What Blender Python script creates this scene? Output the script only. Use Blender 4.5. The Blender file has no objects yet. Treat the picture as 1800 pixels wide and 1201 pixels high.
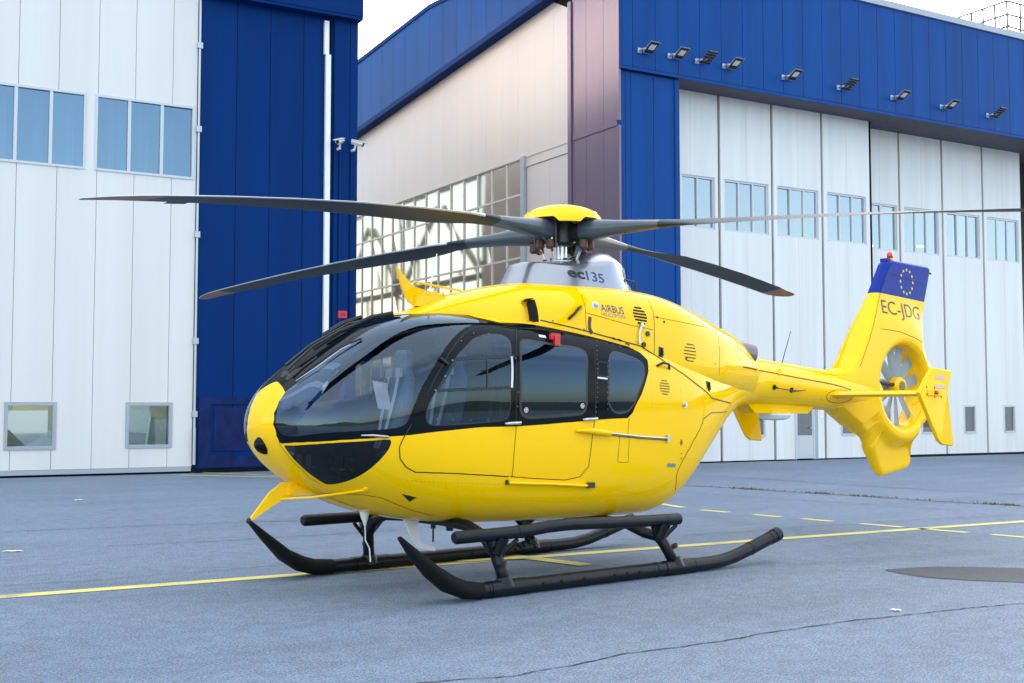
import bpy, bmesh, math, random
import numpy as np
from mathutils import Vector, Matrix
from mathutils.bvhtree import BVHTree
random.seed(7)
SC = bpy.context.scene
COL = SC.collection
# ------------------------------------------------------------------ camera
CAM = Vector((-4.147, -8.434, 1.475))
PSI = math.radians(51.0)
FWD = Vector((math.cos(PSI), math.sin(PSI), 0))
RGT = Vector((math.sin(PSI), -math.cos(PSI), 0))
cam = bpy.data.cameras.new("camera")
cam.lens = 36.0 * 2092 / 1800
cam.sensor_width = 36
cam.clip_start = 0.1
cam.clip_end = 6000
camo = bpy.data.objects.new("camera", cam)
COL.objects.link(camo)
pit = math.atan(119.5 / 2092)
vd = (FWD * math.cos(pit) + Vector((0, 0, 1)) * math.sin(pit)).normalized()
camo.location = CAM
camo.rotation_euler = vd.to_track_quat('-Z', 'Y').to_euler()
SC.camera = camo
# ------------------------------------------------------------------ light
SUN_H = math.radians(22)      # heading right of the view axis
SUN_E = math.radians(17)
sd = (FWD * math.cos(SUN_H) + RGT * math.sin(SUN_H)) * math.cos(SUN_E) + Vector((0, 0, 1)) * math.sin(SUN_E)
sl = bpy.data.lights.new("sun", 'SUN')
sl.energy = 3.0
sl.angle = math.radians(0.6)
sl.color = (1.0, 0.80, 0.60)
so = bpy.data.objects.new("sun", sl)
COL.objects.link(so)
so.rotation_euler = sd.to_track_quat('Z', 'Y').to_euler()
so.location = sd * 60
W = bpy.data.worlds.new("World")
SC.world = W
W.use_nodes = True
nt = W.node_tree
nt.nodes.clear()
sky = nt.nodes.new('ShaderNodeTexSky')
sky.sky_type = 'NISHITA'
sky.sun_disc = False
sky.sun_elevation = SUN_E
sky.sun_rotation = math.atan2(sd.x, sd.y)
sky.altitude = 300
sky.air_density = 1.1
sky.dust_density = 1.6
sky.ozone_density = 1.5
hs = nt.nodes.new('ShaderNodeHueSaturation')
hs.inputs['Saturation'].default_value = 0.72
bg = nt.nodes.new('ShaderNodeBackground')
bg.inputs['Strength'].default_value = 0.15
wo = nt.nodes.new('ShaderNodeOutputWorld')
nt.links.new(sky.outputs[0], hs.inputs['Color'])
# thin bright cloud veil high overhead
tcw = nt.nodes.new('ShaderNodeTexCoord')
sep = nt.nodes.new('ShaderNodeSeparateXYZ')
nzw = nt.nodes.new('ShaderNodeTexNoise')
nzw.inputs['Scale'].default_value = 2.6
nzw.inputs['Detail'].default_value = 7
nzw.inputs['Roughness'].default_value = 0.58
mpw = nt.nodes.new('ShaderNodeMapping')
mpw.inputs['Scale'].default_value = (1, 1, 2.2)
nt.links.new(tcw.outputs['Generated'], sep.inputs[0])
nt.links.new(tcw.outputs['Generated'], mpw.inputs['Vector'])
nt.links.new(mpw.outputs[0], nzw.inputs['Vector'])
mdn = nt.nodes.new('ShaderNodeMath')
mdn.operation = 'MULTIPLY_ADD'
mdn.inputs[1].default_value = 0.75
nt.links.new(nzw.outputs['Fac'], mdn.inputs[0])
nt.links.new(sep.outputs['Z'], mdn.inputs[2])
mrw = nt.nodes.new('ShaderNodeMapRange')
mrw.interpolation_type = 'SMOOTHSTEP'
mrw.inputs['From Min'].default_value = 0.78
mrw.inputs['From Max'].default_value = 1.02
mrw.inputs['To Max'].default_value = 0.9
nt.links.new(mdn.outputs[0], mrw.inputs['Value'])
mxw = nt.nodes.new('ShaderNodeMix')
mxw.data_type = 'RGBA'
mxw.inputs[7].default_value = (3.5, 3.75, 4.15, 1)
nt.links.new(mrw.outputs[0], mxw.inputs[0])
nt.links.new(hs.outputs[0], mxw.inputs[6])
nt.links.new(mxw.outputs[2], bg.inputs['Color'])
nt.links.new(bg.outputs[0], wo.inputs['Surface'])
SC.view_settings.view_transform = 'Standard'
SC.view_settings.look = 'None'
SC.view_settings.gamma = 1.0
SC.view_settings.exposure = 1.95
SC.render.engine = 'CYCLES'
SC.cycles.max_bounces = 8
SC.cycles.transparent_max_bounces = 12

# ------------------------------------------------------------------ materials
def principled(name):
    m = bpy.data.materials.new(name)
    m.use_nodes = True
    return m, m.node_tree, m.node_tree.nodes['Principled BSDF']

def mat(name, col, rough=0.5, metal=0.0, coat=0.0, var=0.0, vscale=3.0, bump=0.0, bscale=40.0, ior=1.5,
        stretch=(1, 1, 1), crough=0.03, emit=None, inside=None, rvar=0.0, spec=0.5):
    m, t, b = principled(name)
    N, L = t.nodes, t.links
    b.inputs['Base Color'].default_value = (*col, 1)
    b.inputs['Roughness'].default_value = rough
    b.inputs['Metallic'].default_value = metal
    b.inputs['Coat Weight'].default_value = coat
    b.inputs['Coat Roughness'].default_value = crough
    b.inputs['IOR'].default_value = ior
    b.inputs['Specular IOR Level'].default_value = spec
    if emit:
        b.inputs['Emission Color'].default_value = (*emit[0], 1)
        b.inputs['Emission Strength'].default_value = emit[1]
    if var or bump or rvar:
        tc = N.new('ShaderNodeTexCoord')
        mp = N.new('ShaderNodeMapping')
        mp.inputs['Scale'].default_value = stretch
        L.new(tc.outputs['Object'], mp.inputs['Vector'])
    if var or rvar:
        n = N.new('ShaderNodeTexNoise')
        n.inputs['Scale'].default_value = vscale
        n.inputs['Detail'].default_value = 6
        n.inputs['Roughness'].default_value = 0.6
        L.new(mp.outputs[0], n.inputs['Vector'])
    if var:
        r = N.new('ShaderNodeValToRGB')
        r.color_ramp.elements[0].position = 0.3
        r.color_ramp.elements[1].position = 0.7
        r.color_ramp.elements[0].color = (*[c * (1 - var) for c in col], 1)
        r.color_ramp.elements[1].color = (*[min(1, c * (1 + var * .6)) for c in col], 1)
        L.new(n.outputs['Fac'], r.inputs['Fac'])
        L.new(r.outputs[0], b.inputs['Base Color'])
    if rvar:
        mr = N.new('ShaderNodeMapRange')
        mr.inputs['To Min'].default_value = max(0, rough - rvar)
        mr.inputs['To Max'].default_value = rough + rvar
        L.new(n.outputs['Fac'], mr.inputs['Value'])
        L.new(mr.outputs[0], b.inputs['Roughness'])
    if bump:
        n2 = N.new('ShaderNodeTexNoise')
        n2.inputs['Scale'].default_value = bscale
        n2.inputs['Detail'].default_value = 4
        L.new(mp.outputs[0], n2.inputs['Vector'])
        bp = N.new('ShaderNodeBump')
        bp.inputs['Strength'].default_value = bump
        bp.inputs['Distance'].default_value = 0.02
        L.new(n2.outputs['Fac'], bp.inputs['Height'])
        L.new(bp.outputs[0], b.inputs['Normal'])
        if coat:
            L.new(bp.outputs[0], b.inputs['Coat Normal'])
    if inside:
        geo = N.new('ShaderNodeNewGeometry')
        d = N.new('ShaderNodeBsdfDiffuse')
        d.inputs['Color'].default_value = (*inside, 1)
        mx = N.new('ShaderNodeMixShader')
        L.new(geo.outputs['Backfacing'], mx.inputs[0])
        L.new(b.outputs[0], mx.inputs[1])
        L.new(d.outputs[0], mx.inputs[2])
        L.new(mx.outputs[0], N['Material Output'].inputs['Surface'])
    return m

def glass(name, tint, ior=1.5, rough=0.0, boost=0.0, gcol=(1, 1, 1)):
    """thin pane: tinted see-through part plus a mirror part that follows the Fresnel law"""
    m = bpy.data.materials.new(name)
    m.use_nodes = True
    t = m.node_tree
    N, L = t.nodes, t.links
    N.clear()
    o = N.new('ShaderNodeOutputMaterial')
    tr = N.new('ShaderNodeBsdfTransparent')
    tr.inputs[0].default_value = (*tint, 1)
    gl = N.new('ShaderNodeBsdfGlossy')
    gl.inputs['Roughness'].default_value = rough
    gl.inputs['Color'].default_value = (*gcol, 1)
    fr = N.new('ShaderNodeFresnel')
    fr.inputs['IOR'].default_value = ior
    ad = N.new('ShaderNodeMath')
    ad.operation = 'ADD'
    ad.use_clamp = True
    ad.inputs[1].default_value = boost
    mx = N.new('ShaderNodeMixShader')
    L.new(fr.outputs[0], ad.inputs[0])
    L.new(ad.outputs[0], mx.inputs[0])
    L.new(tr.outputs[0], mx.inputs[1])
    L.new(gl.outputs[0], mx.inputs[2])
    L.new(mx.outputs[0], o.inputs['Surface'])
    return m

INNER = (0.16, 0.18, 0.20)
M = {}
M['yellow'] = mat('yellow_paint', (1.0, 0.575, 0.0), 0.4, coat=0.62, crough=0.015, inside=INNER, spec=0.0, bump=0.05, bscale=2.2)
M['yellow_solid'] = mat('yellow_part', (1.0, 0.575, 0.0), 0.4, coat=0.6, crough=0.02, spec=0.0)
M['black'] = mat('black_gloss', (0.003, 0.006, 0.009), 0.4, coat=0.28, crough=0.01, spec=0.0, inside=(0.05, 0.055, 0.06))
M['cockpit_glass'] = glass('cockpit_glass', (0.66, 0.73, 0.78), 1.6, boost=0.025, gcol=(.60, .78, 1))
M['door_glass'] = glass('door_glass', (0.42, 0.48, 0.54), 1.6, boost=0.015, gcol=(.55, .76, 1))
M['cabin_glass'] = glass('cabin_glass', (0.03, 0.035, 0.04), 1.6, boost=0.03, gcol=(.46, .70, 1))
M['chin_glass'] = glass('chin_glass', (0.16, 0.18, 0.19), 1.5)
M['rubber'] = mat('black_rubber', (0.012, 0.014, 0.016), 0.45)
M['seam'] = mat('seam_dark', (0.02, 0.016, 0.008), 0.7)
M['skid'] = mat('skid_black', (0.0035, 0.005, 0.009), 0.38, var=0.3, vscale=12, bump=0.12, bscale=90, spec=0.3)
M['ski'] = mat('ski_matt', (0.005, 0.005, 0.006), 0.8, bump=0.5, bscale=200, spec=0.2)
M['blade'] = mat('blade_grey', (0.017, 0.024, 0.030), 0.45, spec=0.3, var=0.15, vscale=2.0)
M['blade_light'] = mat('blade_shield_glint', (0.62, 0.64, 0.66), 0.4, metal=0.2)  # leading-edge shield, with the sky highlight put into its pale colour
M['blade_tip'] = mat('blade_tip', (0.34, 0.17, 0.085), 0.5, var=0.3, vscale=9)
M['cuff'] = mat('blade_cuff', (0.045, 0.065, 0.082), 0.38, coat=0.3, crough=.15, var=0.15, vscale=5)
M['silver'] = mat('silver_fairing', (0.29, 0.31, 0.345), 0.25, metal=0.75, coat=0.3)
M['metal'] = mat('bare_metal', (0.55, 0.56, 0.58), 0.3, metal=0.9)
M['dmetal'] = mat('dark_metal', (0.05, 0.05, 0.055), 0.4, metal=0.7)
M['damper'] = mat('damper_brown', (0.10, 0.045, 0.028), 0.6, var=0.3, vscale=15)
M['white'] = mat('white_part', (0.78, 0.78, 0.76), 0.35)
M['red'] = mat('red_part', (0.60, 0.02, 0.03), 0.35)
M['redlens'] = mat('red_lens', (0.55, 0.01, 0.02), 0.12, coat=1.0)
M['pink'] = mat('pink_placard', (0.75, 0.48, 0.42), 0.5)
M['green'] = mat('green_mark', (0.1, 0.4, 0.12), 0.5)
M['bluemark'] = mat('blue_mark', (0.02, 0.25, 0.7), 0.5)
M['finblue'] = mat('fin_blue', (0.001, 0.02, 0.24), 0.4, coat=0.35, crough=.02, spec=0.0)
M['star'] = mat('star_yellow', (0.85, 0.6, 0.05), 0.5)
M['ink'] = mat('ink_black', (0.012, 0.013, 0.015), 0.35)
M['inkblue'] = mat('ink_navy', (0.012, 0.05, 0.13), 0.35)
M['inkgrey'] = mat('ink_grey', (0.16, 0.24, 0.30), 0.35)
M['fan'] = mat('fan_grey', (0.25, 0.28, 0.29), 0.4)
M['seat'] = mat('seat_cloth', (0.16, 0.23, 0.33), 0.85, var=0.2, vscale=30)
M['belt'] = mat('belt_web', (0.75, 0.78, 0.82), 0.8)
M['panel'] = mat('panel_dark', (0.018, 0.022, 0.026), 0.6)
M['paper'] = mat('paper', (0.72, 0.66, 0.64), 0.8, var=0.15, vscale=20)
M['cabin_grey'] = mat('cabin_grey', (0.30, 0.32, 0.34), 0.7)
M['black_in'] = mat('black_void', (0.004, 0.004, 0.004), 0.9)
# setting
M['wall_white'] = mat('cladding_white', (0.67, 0.65, 0.63), 0.42, var=0.055, vscale=0.6, stretch=(2.5, 2.5, .12), coat=0.2, crough=.2)
M['wall_grime'] = mat('cladding_white_worn', (0.70, 0.69, 0.68), 0.45, var=0.08, vscale=0.9, stretch=(3, 3, .12))
M['wall_cream_glow'] = mat('cladding_cream_glow', (0.58, 0.51, 0.47), 0.32, metal=0.1, var=0.03, vscale=0.5, stretch=(2, 2, .2))  # side wall sheets; the warm glow in the gap is tinted into the base colour
M['blue'] = mat('cladding_blue', (0.0, 0.026, 0.135), 0.5, spec=0.04, var=0.12, vscale=0.7, stretch=(2.2, 2.2, .15), coat=0.05, crough=.18)
M['blue2'] = mat('cladding_blue_fascia', (0.0, 0.052, 0.23), 0.45, spec=0.08, var=0.18, vscale=0.8, stretch=(2.2, 2.2, .12), coat=0.12, crough=.2)
M['bluedoor'] = mat('steel_door_blue', (0.008, 0.018, 0.09), 0.5, spec=0.1, var=0.45, vscale=3.0, stretch=(1, 1, .5))
M['pilaster_glow'] = mat('pilaster_blue_glow', (0.19, 0.145, 0.20), 0.22, metal=0.45, var=0.08, vscale=0.6, stretch=(2, 2, .2))  # blue sheets, the warm reflection on them mixed into the base colour
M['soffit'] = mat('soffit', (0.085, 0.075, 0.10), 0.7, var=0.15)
M['truss'] = mat('truss_cream', (0.30, 0.29, 0.24), 0.6, var=.2)
M['trim'] = mat('trim_grey', (0.36, 0.38, 0.42), 0.45, metal=0.2)
M['frame'] = mat('window_frame', (0.52, 0.54, 0.57), 0.4, metal=0.3)
M['gap'] = mat('gap_dark', (0.006, 0.008, 0.010), 0.9, spec=0.1)
M['pane_left'] = glass('pane_left', (0.35, 0.55, 0.75), 1.5, rough=0.03, boost=0.50, gcol=(0.23, 0.35, 0.47))
M['pane_right'] = glass('pane_right', (0.45, 0.6, 0.7), 1.5, rough=0.02, boost=0.72, gcol=(0.40, 0.47, 0.53))
M['pane_side'] = glass('pane_side', (0.3, 0.3, 0.26), 1.5, rough=0.05, boost=0.74, gcol=(0.62, 0.56, 0.47))
M['pane_dark'] = glass('pane_dark', (0.06, 0.08, 0.09), 1.6, rough=0.0, boost=0.22)
M['pane_low'] = glass('pane_low', (0.55, 0.68, 0.66), 1.6, rough=0.0, boost=0.10, gcol=(.6, .7, .7))
M['blind'] = mat('blind', (0.45, 0.55, 0.65), 0.8)
M['room'] = mat('room_dark', (0.06, 0.07, 0.08), 0.9)
M['tube'] = mat('tube_lamp', (0.9, 0.9, 0.85), 0.5, emit=((1, 0.97, 0.85), 6.0))
M['rail_grey'] = mat('rail_grey', (0.10, 0.11, 0.12), 0.5)
M['galv'] = mat('galvanised', (0.45, 0.47, 0.5), 0.4, metal=0.6)
M['concrete'] = mat('concrete', (0.42, 0.41, 0.39), 0.8, var=0.1)

def asphalt(name, base, amp=1.0):
    m, t, b = principled(name)
    N, L = t.nodes, t.links
    tc = N.new('ShaderNodeTexCoord')
    def noise(scale, detail=8, rough=.6, st=None):
        n = N.new('ShaderNodeTexNoise')
        n.inputs['Scale'].default_value = scale
        n.inputs['Detail'].default_value = detail
        n.inputs['Roughness'].default_value = rough
        if st:
            mp = N.new('ShaderNodeMapping')
            mp.inputs['Rotation'].default_value = (0, 0, math.radians(8.8))
            mp.inputs['Scale'].default_value = st
            L.new(tc.outputs['Object'], mp.inputs['Vector'])
            L.new(mp.outputs[0], n.inputs['Vector'])
        else:
            L.new(tc.outputs['Object'], n.inputs['Vector'])
        return n
    big = noise(0.28, 6, .55)
    streak = noise(0.9, 5, .6, (0.25, 1.6, 1))
    fine = noise(55, 5, .85)
    vf = noise(130, 3, .8)
    vor = N.new('ShaderNodeTexVoronoi')
    vor.inputs['Scale'].default_value = 110
    L.new(tc.outputs['Object'], vor.inputs['Vector'])
    def mul(a, lo, hi, p0=.3, p1=.7):
        r = N.new('ShaderNodeMapRange')
        r.inputs['From Min'].default_value = p0
        r.inputs['From Max'].default_value = p1
        r.inputs['To Min'].default_value = lo
        r.inputs['To Max'].default_value = hi
        L.new(a, r.inputs['Value'])
        return r.outputs[0]
    def mm(x, y):
        k = N.new('ShaderNodeMath')
        k.operation = 'MULTIPLY'
        L.new(x, k.inputs[0])
        L.new(y, k.inputs[1])
        return k.outputs[0]
    v = mm(mul(big.outputs['Fac'], 1 - .10 * amp, 1 + .08 * amp, .35, .65), mul(streak.outputs['Fac'], 1 - .08 * amp, 1 + .07 * amp, .35, .65))
    v = mm(v, mul(fine.outputs['Fac'], .35, 1.65, .38, .62))
    v = mm(v, mul(vf.outputs['Fac'], .45, 1.55, .38, .62))
    v = mm(v, mul(vor.outputs['Distance'], .86, 1.12, 0.0, .6))
    mid = noise(6.5, 6, .7)
    v = mm(v, mul(mid.outputs['Fac'], .86, 1.12, .38, .62))
    spot = N.new('ShaderNodeTexVoronoi')
    spot.inputs['Scale'].default_value = 3.2
    L.new(tc.outputs['Object'], spot.inputs['Vector'])
    v = mm(v, mul(spot.outputs['Distance'], .45, 1.0, .018, .05))
    sepo = N.new('ShaderNodeSeparateXYZ')
    L.new(tc.outputs['Object'], sepo.inputs[0])
    wob = noise(.5, 3, .5)
    for (sx, sy, c, w, k) in [(.45, 1.0, 1.35, .16, .86), (.45, 1.0, .55, .13, .90), (1.0, -.25, 7.6, .22, .90), (.2, 1.0, 4.9, .3, .92), (.16, 1.0, -1.9, .35, .93)]:
        a1 = N.new('ShaderNodeMath'); a1.operation = 'MULTIPLY'; a1.inputs[1].default_value = sx
        L.new(sepo.outputs[0], a1.inputs[0])
        a2 = N.new('ShaderNodeMath'); a2.operation = 'MULTIPLY_ADD'; a2.inputs[1].default_value = sy
        L.new(sepo.outputs[1], a2.inputs[0]); L.new(a1.outputs[0], a2.inputs[2])
        a3 = N.new('ShaderNodeMath'); a3.operation = 'MULTIPLY_ADD'; a3.inputs[1].default_value = 1.6
        L.new(wob.outputs['Fac'], a3.inputs[0]); L.new(a2.outputs[0], a3.inputs[2])
        a4 = N.new('ShaderNodeMath'); a4.operation = 'SUBTRACT'; a4.inputs[1].default_value = c + .8
        L.new(a3.outputs[0], a4.inputs[0])
        a5 = N.new('ShaderNodeMath'); a5.operation = 'ABSOLUTE'
        L.new(a4.outputs[0], a5.inputs[0])
        v = mm(v, mul(a5.outputs[0], k, 1.0, 0.0, w * 2.2))
    mx = N.new('ShaderNodeMix')
    mx.data_type = 'RGBA'
    mx.blend_type = 'MULTIPLY'
    mx.inputs[0].default_value = 1
    mx.inputs[6].default_value = (*base, 1)
    cb = N.new('ShaderNodeCombineColor')
    for i in range(3):
        L.new(v, cb.inputs[i])
    L.new(cb.outputs[0], mx.inputs[7])
    L.new(mx.outputs[2], b.inputs['Base Color'])
    b.inputs['Roughness'].default_value = 0.72
    bp = N.new('ShaderNodeBump')
    bp.inputs['Strength'].default_value = 0.55
    bp.inputs['Distance'].default_value = 0.006
    L.new(fine.outputs['Fac'], bp.inputs['Height'])
    L.new(bp.outputs[0], b.inputs['Normal'])
    return m
M['asphalt'] = asphalt('asphalt', (0.130, 0.172, 0.230))
M['patch'] = asphalt('asphalt_wet', (0.048, 0.052, 0.064))
M['crack'] = mat('crack_dark', (0.03, 0.032, 0.036), 0.9)
M['joint'] = mat('joint_dark', (0.085, 0.09, 0.10), 0.9, var=0.3, vscale=6)
M['redline'] = mat('red_joint', (0.17, 0.12, 0.125), 0.9, var=0.45, vscale=5)

def worn_paint():
    m, t, b = principled('line_yellow')
    N, L = t.nodes, t.links
    tc = N.new('ShaderNodeTexCoord')
    n = N.new('ShaderNodeTexNoise')
    n.inputs['Scale'].default_value = 60
    n.inputs['Detail'].default_value = 8
    n.inputs['Roughness'].default_value = .75
    L.new(tc.outputs['Object'], n.inputs['Vector'])
    n2 = N.new('ShaderNodeTexNoise')
    n2.inputs['Scale'].default_value = 2.5
    n2.inputs['Detail'].default_value = 5
    L.new(tc.outputs['Object'], n2.inputs['Vector'])
    s = N.new('ShaderNodeMath')
    s.operation = 'ADD'
    L.new(n.outputs['Fac'], s.inputs[0])
    L.new(n2.outputs['Fac'], s.inputs[1])
    r = N.new('ShaderNodeValToRGB')
    e = r.color_ramp.elements
    e[0].position = 0.84
    e[0].color = (0.34, 0.32, 0.16, 1)
    e[1].position = 0.98
    e[1].color = (0.66, 0.58, 0.17, 1)
    L.new(s.outputs[0], r.inputs['Fac'])
    # ramp input is clamped to 1, so halve the sum
    h = N.new('ShaderNodeMath')
    h.operation = 'MULTIPLY'
    h.inputs[1].default_value = 0.5
    L.new(s.outputs[0], h.inputs[0])
    L.new(h.outputs[0], r.inputs['Fac'])
    e[0].position = 0.40
    e[1].position = 0.47
    L.new(r.outputs[0], b.inputs['Base Color'])
    b.inputs['Roughness'].default_value = .7
    return m
M['line'] = worn_paint()

# ------------------------------------------------------------------ object helpers
def tag(o, label=None, cat=None, group=None, kind=None):
    if label: o['label'] = label
    if cat: o['category'] = cat
    if group: o['group'] = group
    if kind: o['kind'] = kind
    return o

def wloc(o):
    v = Vector((0, 0, 0))
    while o:
        v = v + o.location
        o = o.parent
    return v

def empty(name, loc, label, cat, group=None):
    o = bpy.data.objects.new(name, None)
    COL.objects.link(o)
    o.location = loc
    o.empty_display_size = .2
    return tag(o, label, cat, group)

def link_mesh(name, verts, faces, mats, fm=None, parent=None, smooth=False, origin=None, normals=None, angle=None):
    """verts in world space; the object's own origin is `origin` (its centre when top level)"""
    V = np.asarray([tuple(v) for v in verts], float) if not isinstance(verts, np.ndarray) else verts
    if origin is None:
        if parent is None:
            lo, hi = V.min(0), V.max(0)
            origin = Vector(((lo[0] + hi[0]) / 2, (lo[1] + hi[1]) / 2, lo[2]))
        else:
            origin = wloc(parent)
    V = V - np.array(tuple(origin))
    me = bpy.data.meshes.new(name)
    me.from_pydata([tuple(v) for v in V], [], faces)
    if not isinstance(mats, (list, tuple)):
        mats = [mats]
    for m in mats:
        me.materials.append(m)
    if fm is not None:
        me.polygons.foreach_set('material_index', fm)
    if normals is None:
        bm = bmesh.new()
        bm.from_mesh(me)
        if angle is not None:
            for e in bm.edges:
                if len(e.link_faces) == 2:
                    e.smooth = e.calc_face_angle(0) < math.radians(angle)
            for f in bm.faces:
                f.smooth = True
        elif smooth:
            for f in bm.faces:
                f.smooth = True
        bm.to_mesh(me)
        bm.free()
    else:
        me.polygons.foreach_set('use_smooth', [True] * len(me.polygons))
        me.normals_split_custom_set_from_vertices([tuple(n) for n in normals])
    me.update()
    o = bpy.data.objects.new(name, me)
    COL.objects.link(o)
    if parent is not None:
        o.parent = parent
        o.location = Vector(origin) - wloc(parent)
    else:
        o.location = origin
    return o

class MB:
    """collects shapes into one mesh"""
    def __init__(self, fr=None):
        self.v = []
        self.f = []
        self.m = []
        self.fr = fr
    def put(self, vs, fs, mi=0):
        b = len(self.v)
        if self.fr:
            vs = [self.fr(*p) for p in vs]
        self.v += [Vector(p) for p in vs]
        self.f += [tuple(b + i for i in f) for f in fs]
        self.m += [mi] * len(fs)
        return self
    def box(self, a, b, mi=0):
        x0, y0, z0 = a
        x1, y1, z1 = b
        vs = [(x0, y0, z0), (x1, y0, z0), (x1, y1, z0), (x0, y1, z0), (x0, y0, z1), (x1, y0, z1), (x1, y1, z1), (x0, y1, z1)]
        return self.put(vs, [(0, 3, 2, 1), (4, 5, 6, 7), (0, 1, 5, 4), (1, 2, 6, 5), (2, 3, 7, 6), (3, 0, 4, 7)], mi)
    def prism(self, pts, d, mi=0):
        """polygon points extruded by vector d"""
        n = len(pts)
        d = Vector(d)
        vs = [Vector(p) for p in pts] + [Vector(p) + d for p in pts]
        fs = [tuple(range(n))[::-1], tuple(range(n, 2 * n))] + [(i, (i + 1) % n, n + (i + 1) % n, n + i) for i in range(n)]
        return self.put(vs, fs, mi)
    def tube(self, path, r, seg=10, mi=0, cap=True, flat=None):
        """path of points with radius r (number, list or list of (rx, rz))"""
        P = [Vector(p) for p in path]
        n = len(P)
        R = r if isinstance(r, (list, tuple)) else [r] * n
        vs = []
        up = None
        for i in range(n):
            t = (P[min(i + 1, n - 1)] - P[max(i - 1, 0)]).normalized()
            if up is None:
                up = Vector((0, 0, 1)) if abs(t.z) < .9 else Vector((1, 0, 0))
            s = t.cross(up).normalized()
            u = s.cross(t).normalized()
            up = u
            a, b = (R[i] if isinstance(R[i], (list, tuple)) else (R[i], R[i]))
            for k in range(seg):
                an = 2 * math.pi * k / seg
                vs.append(P[i] + s * (a * math.cos(an)) + u * (b * math.sin(an)))
        fs = []
        for i in range(n - 1):
            for k in range(seg):
                k2 = (k + 1) % seg
                fs.append((i * seg + k, i * seg + k2, (i + 1) * seg + k2, (i + 1) * seg + k))
        if cap:
            fs.append(tuple(range(seg))[::-1])
            fs.append(tuple((n - 1) * seg + k for k in range(seg)))
        return self.put(vs, fs, mi)
    def lathe(self, c, prof, seg=24, axis='z', mi=0, cap=True):
        """prof: (radius, height) pairs along the axis"""
        vs = []
        for (r, h) in prof:
            for k in range(seg):
                a = 2 * math.pi * k / seg
                q = (r * math.cos(a), r * math.sin(a), h)
                if axis == 'y':
                    q = (q[0], h, q[1])
                elif axis == 'x':
                    q = (h, q[0], q[1])
                vs.append((c[0] + q[0], c[1] + q[1], c[2] + q[2]))
        n = len(prof)
        fs = []
        for i in range(n - 1):
            for k in range(seg):
                k2 = (k + 1) % seg
                fs.append((i * seg + k, i * seg + k2, (i + 1) * seg + k2, (i + 1) * seg + k))
        if cap:
            fs.append(tuple(range(seg))[::-1])
            fs.append(tuple((n - 1) * seg + k for k in range(seg)))
        return self.put(vs, fs, mi)
    def loft(self, rings, mi=0, cap=True):
        seg = len(rings[0])
        vs = [p for r in rings for p in r]
        fs = []
        for i in range(len(rings) - 1):
            for k in range(seg):
                k2 = (k + 1) % seg
                fs.append((i * seg + k, i * seg + k2, (i + 1) * seg + k2, (i + 1) * seg + k))
        if cap:
            fs.append(tuple(range(seg))[::-1])
            fs.append(tuple((len(rings) - 1) * seg + k for k in range(seg)))
        return self.put(vs, fs, mi)
    def disc(self, p, n, r, t=.004, seg=12, mi=0):
        """small disc of thickness t standing on the point p with normal n"""
        p = Vector(p)
        n = Vector(n).normalized()
        return self.tube([p - n * .002, p + n * t], r, seg, mi)
    def ribbon(self, pn, w, off=.0015, mi=0):
        """strip of width w following points with normals"""
        vs = []
        fs = []
        P = [Vector(q[:3]) for q in pn]
        Nn = [Vector(q[3:6]).normalized() for q in pn]
        n = len(P)
        for i in range(n):
            t = P[min(i + 1, n - 1)] - P[max(i - 1, 0)]
            if t.length < 1e-6:
                t = Vector((1, 0, 0))
            s = t.normalized().cross(Nn[i])
            s = s.normalized() if s.length > 1e-6 else Vector((0, 0, 1))
            c = P[i] + Nn[i] * off
            vs += [c + s * w / 2, c - s * w / 2]
        for i in range(n - 1):
            fs.append((2 * i, 2 * i + 1, 2 * i + 3, 2 * i + 2))
        return self.put(vs, fs, mi)
    def build(self, name, mats, parent=None, smooth=False, angle=None, origin=None):
        o = link_mesh(name, self.v, self.f, mats, self.m, parent, smooth, origin, angle=angle)
        bm = bmesh.new()
        bm.from_mesh(o.data)
        if self.recalc:
            bmesh.ops.recalc_face_normals(bm, faces=bm.faces)
        bm.to_mesh(o.data)
        bm.free()
        return o
    recalc = True

# ------------------------------------------------------------------ setting: ground
def ground_strip(name, pts, w, z, m, kind='structure', jitter=0.0, step=.15, label=None):
    """painted or cracked line on the ground through the points"""
    P = []
    for a, b in zip(pts[:-1], pts[1:]):
        a, b = Vector(a), Vector(b)
        n = max(1, int((b - a).length / step))
        for k in range(n):
            P.append(a.lerp(b, k / n))
    P.append(Vector(pts[-1]))
    vs, fs = [], []
    j = 0.0
    for i, p in enumerate(P):
        t = (P[min(i + 1, len(P) - 1)] - P[max(i - 1, 0)]).normalized()
        s = Vector((-t.y, t.x))
        j = j * .8 + random.uniform(-1, 1) * jitter
        ww = w * (random.uniform(.35, 1.3) if jitter else 1)
        q = p + s * j
        vs += [(q.x + s.x * ww / 2, q.y + s.y * ww / 2, z), (q.x - s.x * ww / 2, q.y - s.y * ww / 2, z)]
    for i in range(len(P) - 1):
        fs.append((2 * i, 2 * i + 1, 2 * i + 3, 2 * i + 2))
    o = link_mesh(name, vs, fs, m)
    o['kind'] = kind
    return o

g = link_mesh('ground', [(-2500, -2500, 0), (2500, -2500, 0), (2500, 2500, 0), (-2500, 2500, 0)], [(0, 1, 2, 3)], M['asphalt'], origin=(0, 0, 0))
g['kind'] = 'structure'
DW = Vector((.98823541, -.1530172, 0))     # along the hangar fronts
NW = Vector((.1530172, .98823541, 0))      # into the hangars
C0 = Vector((CAM.x, CAM.y, 0))
def FR(a, b, z):
    return C0 + DW * a + NW * b + Vector((0, 0, z))

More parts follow.
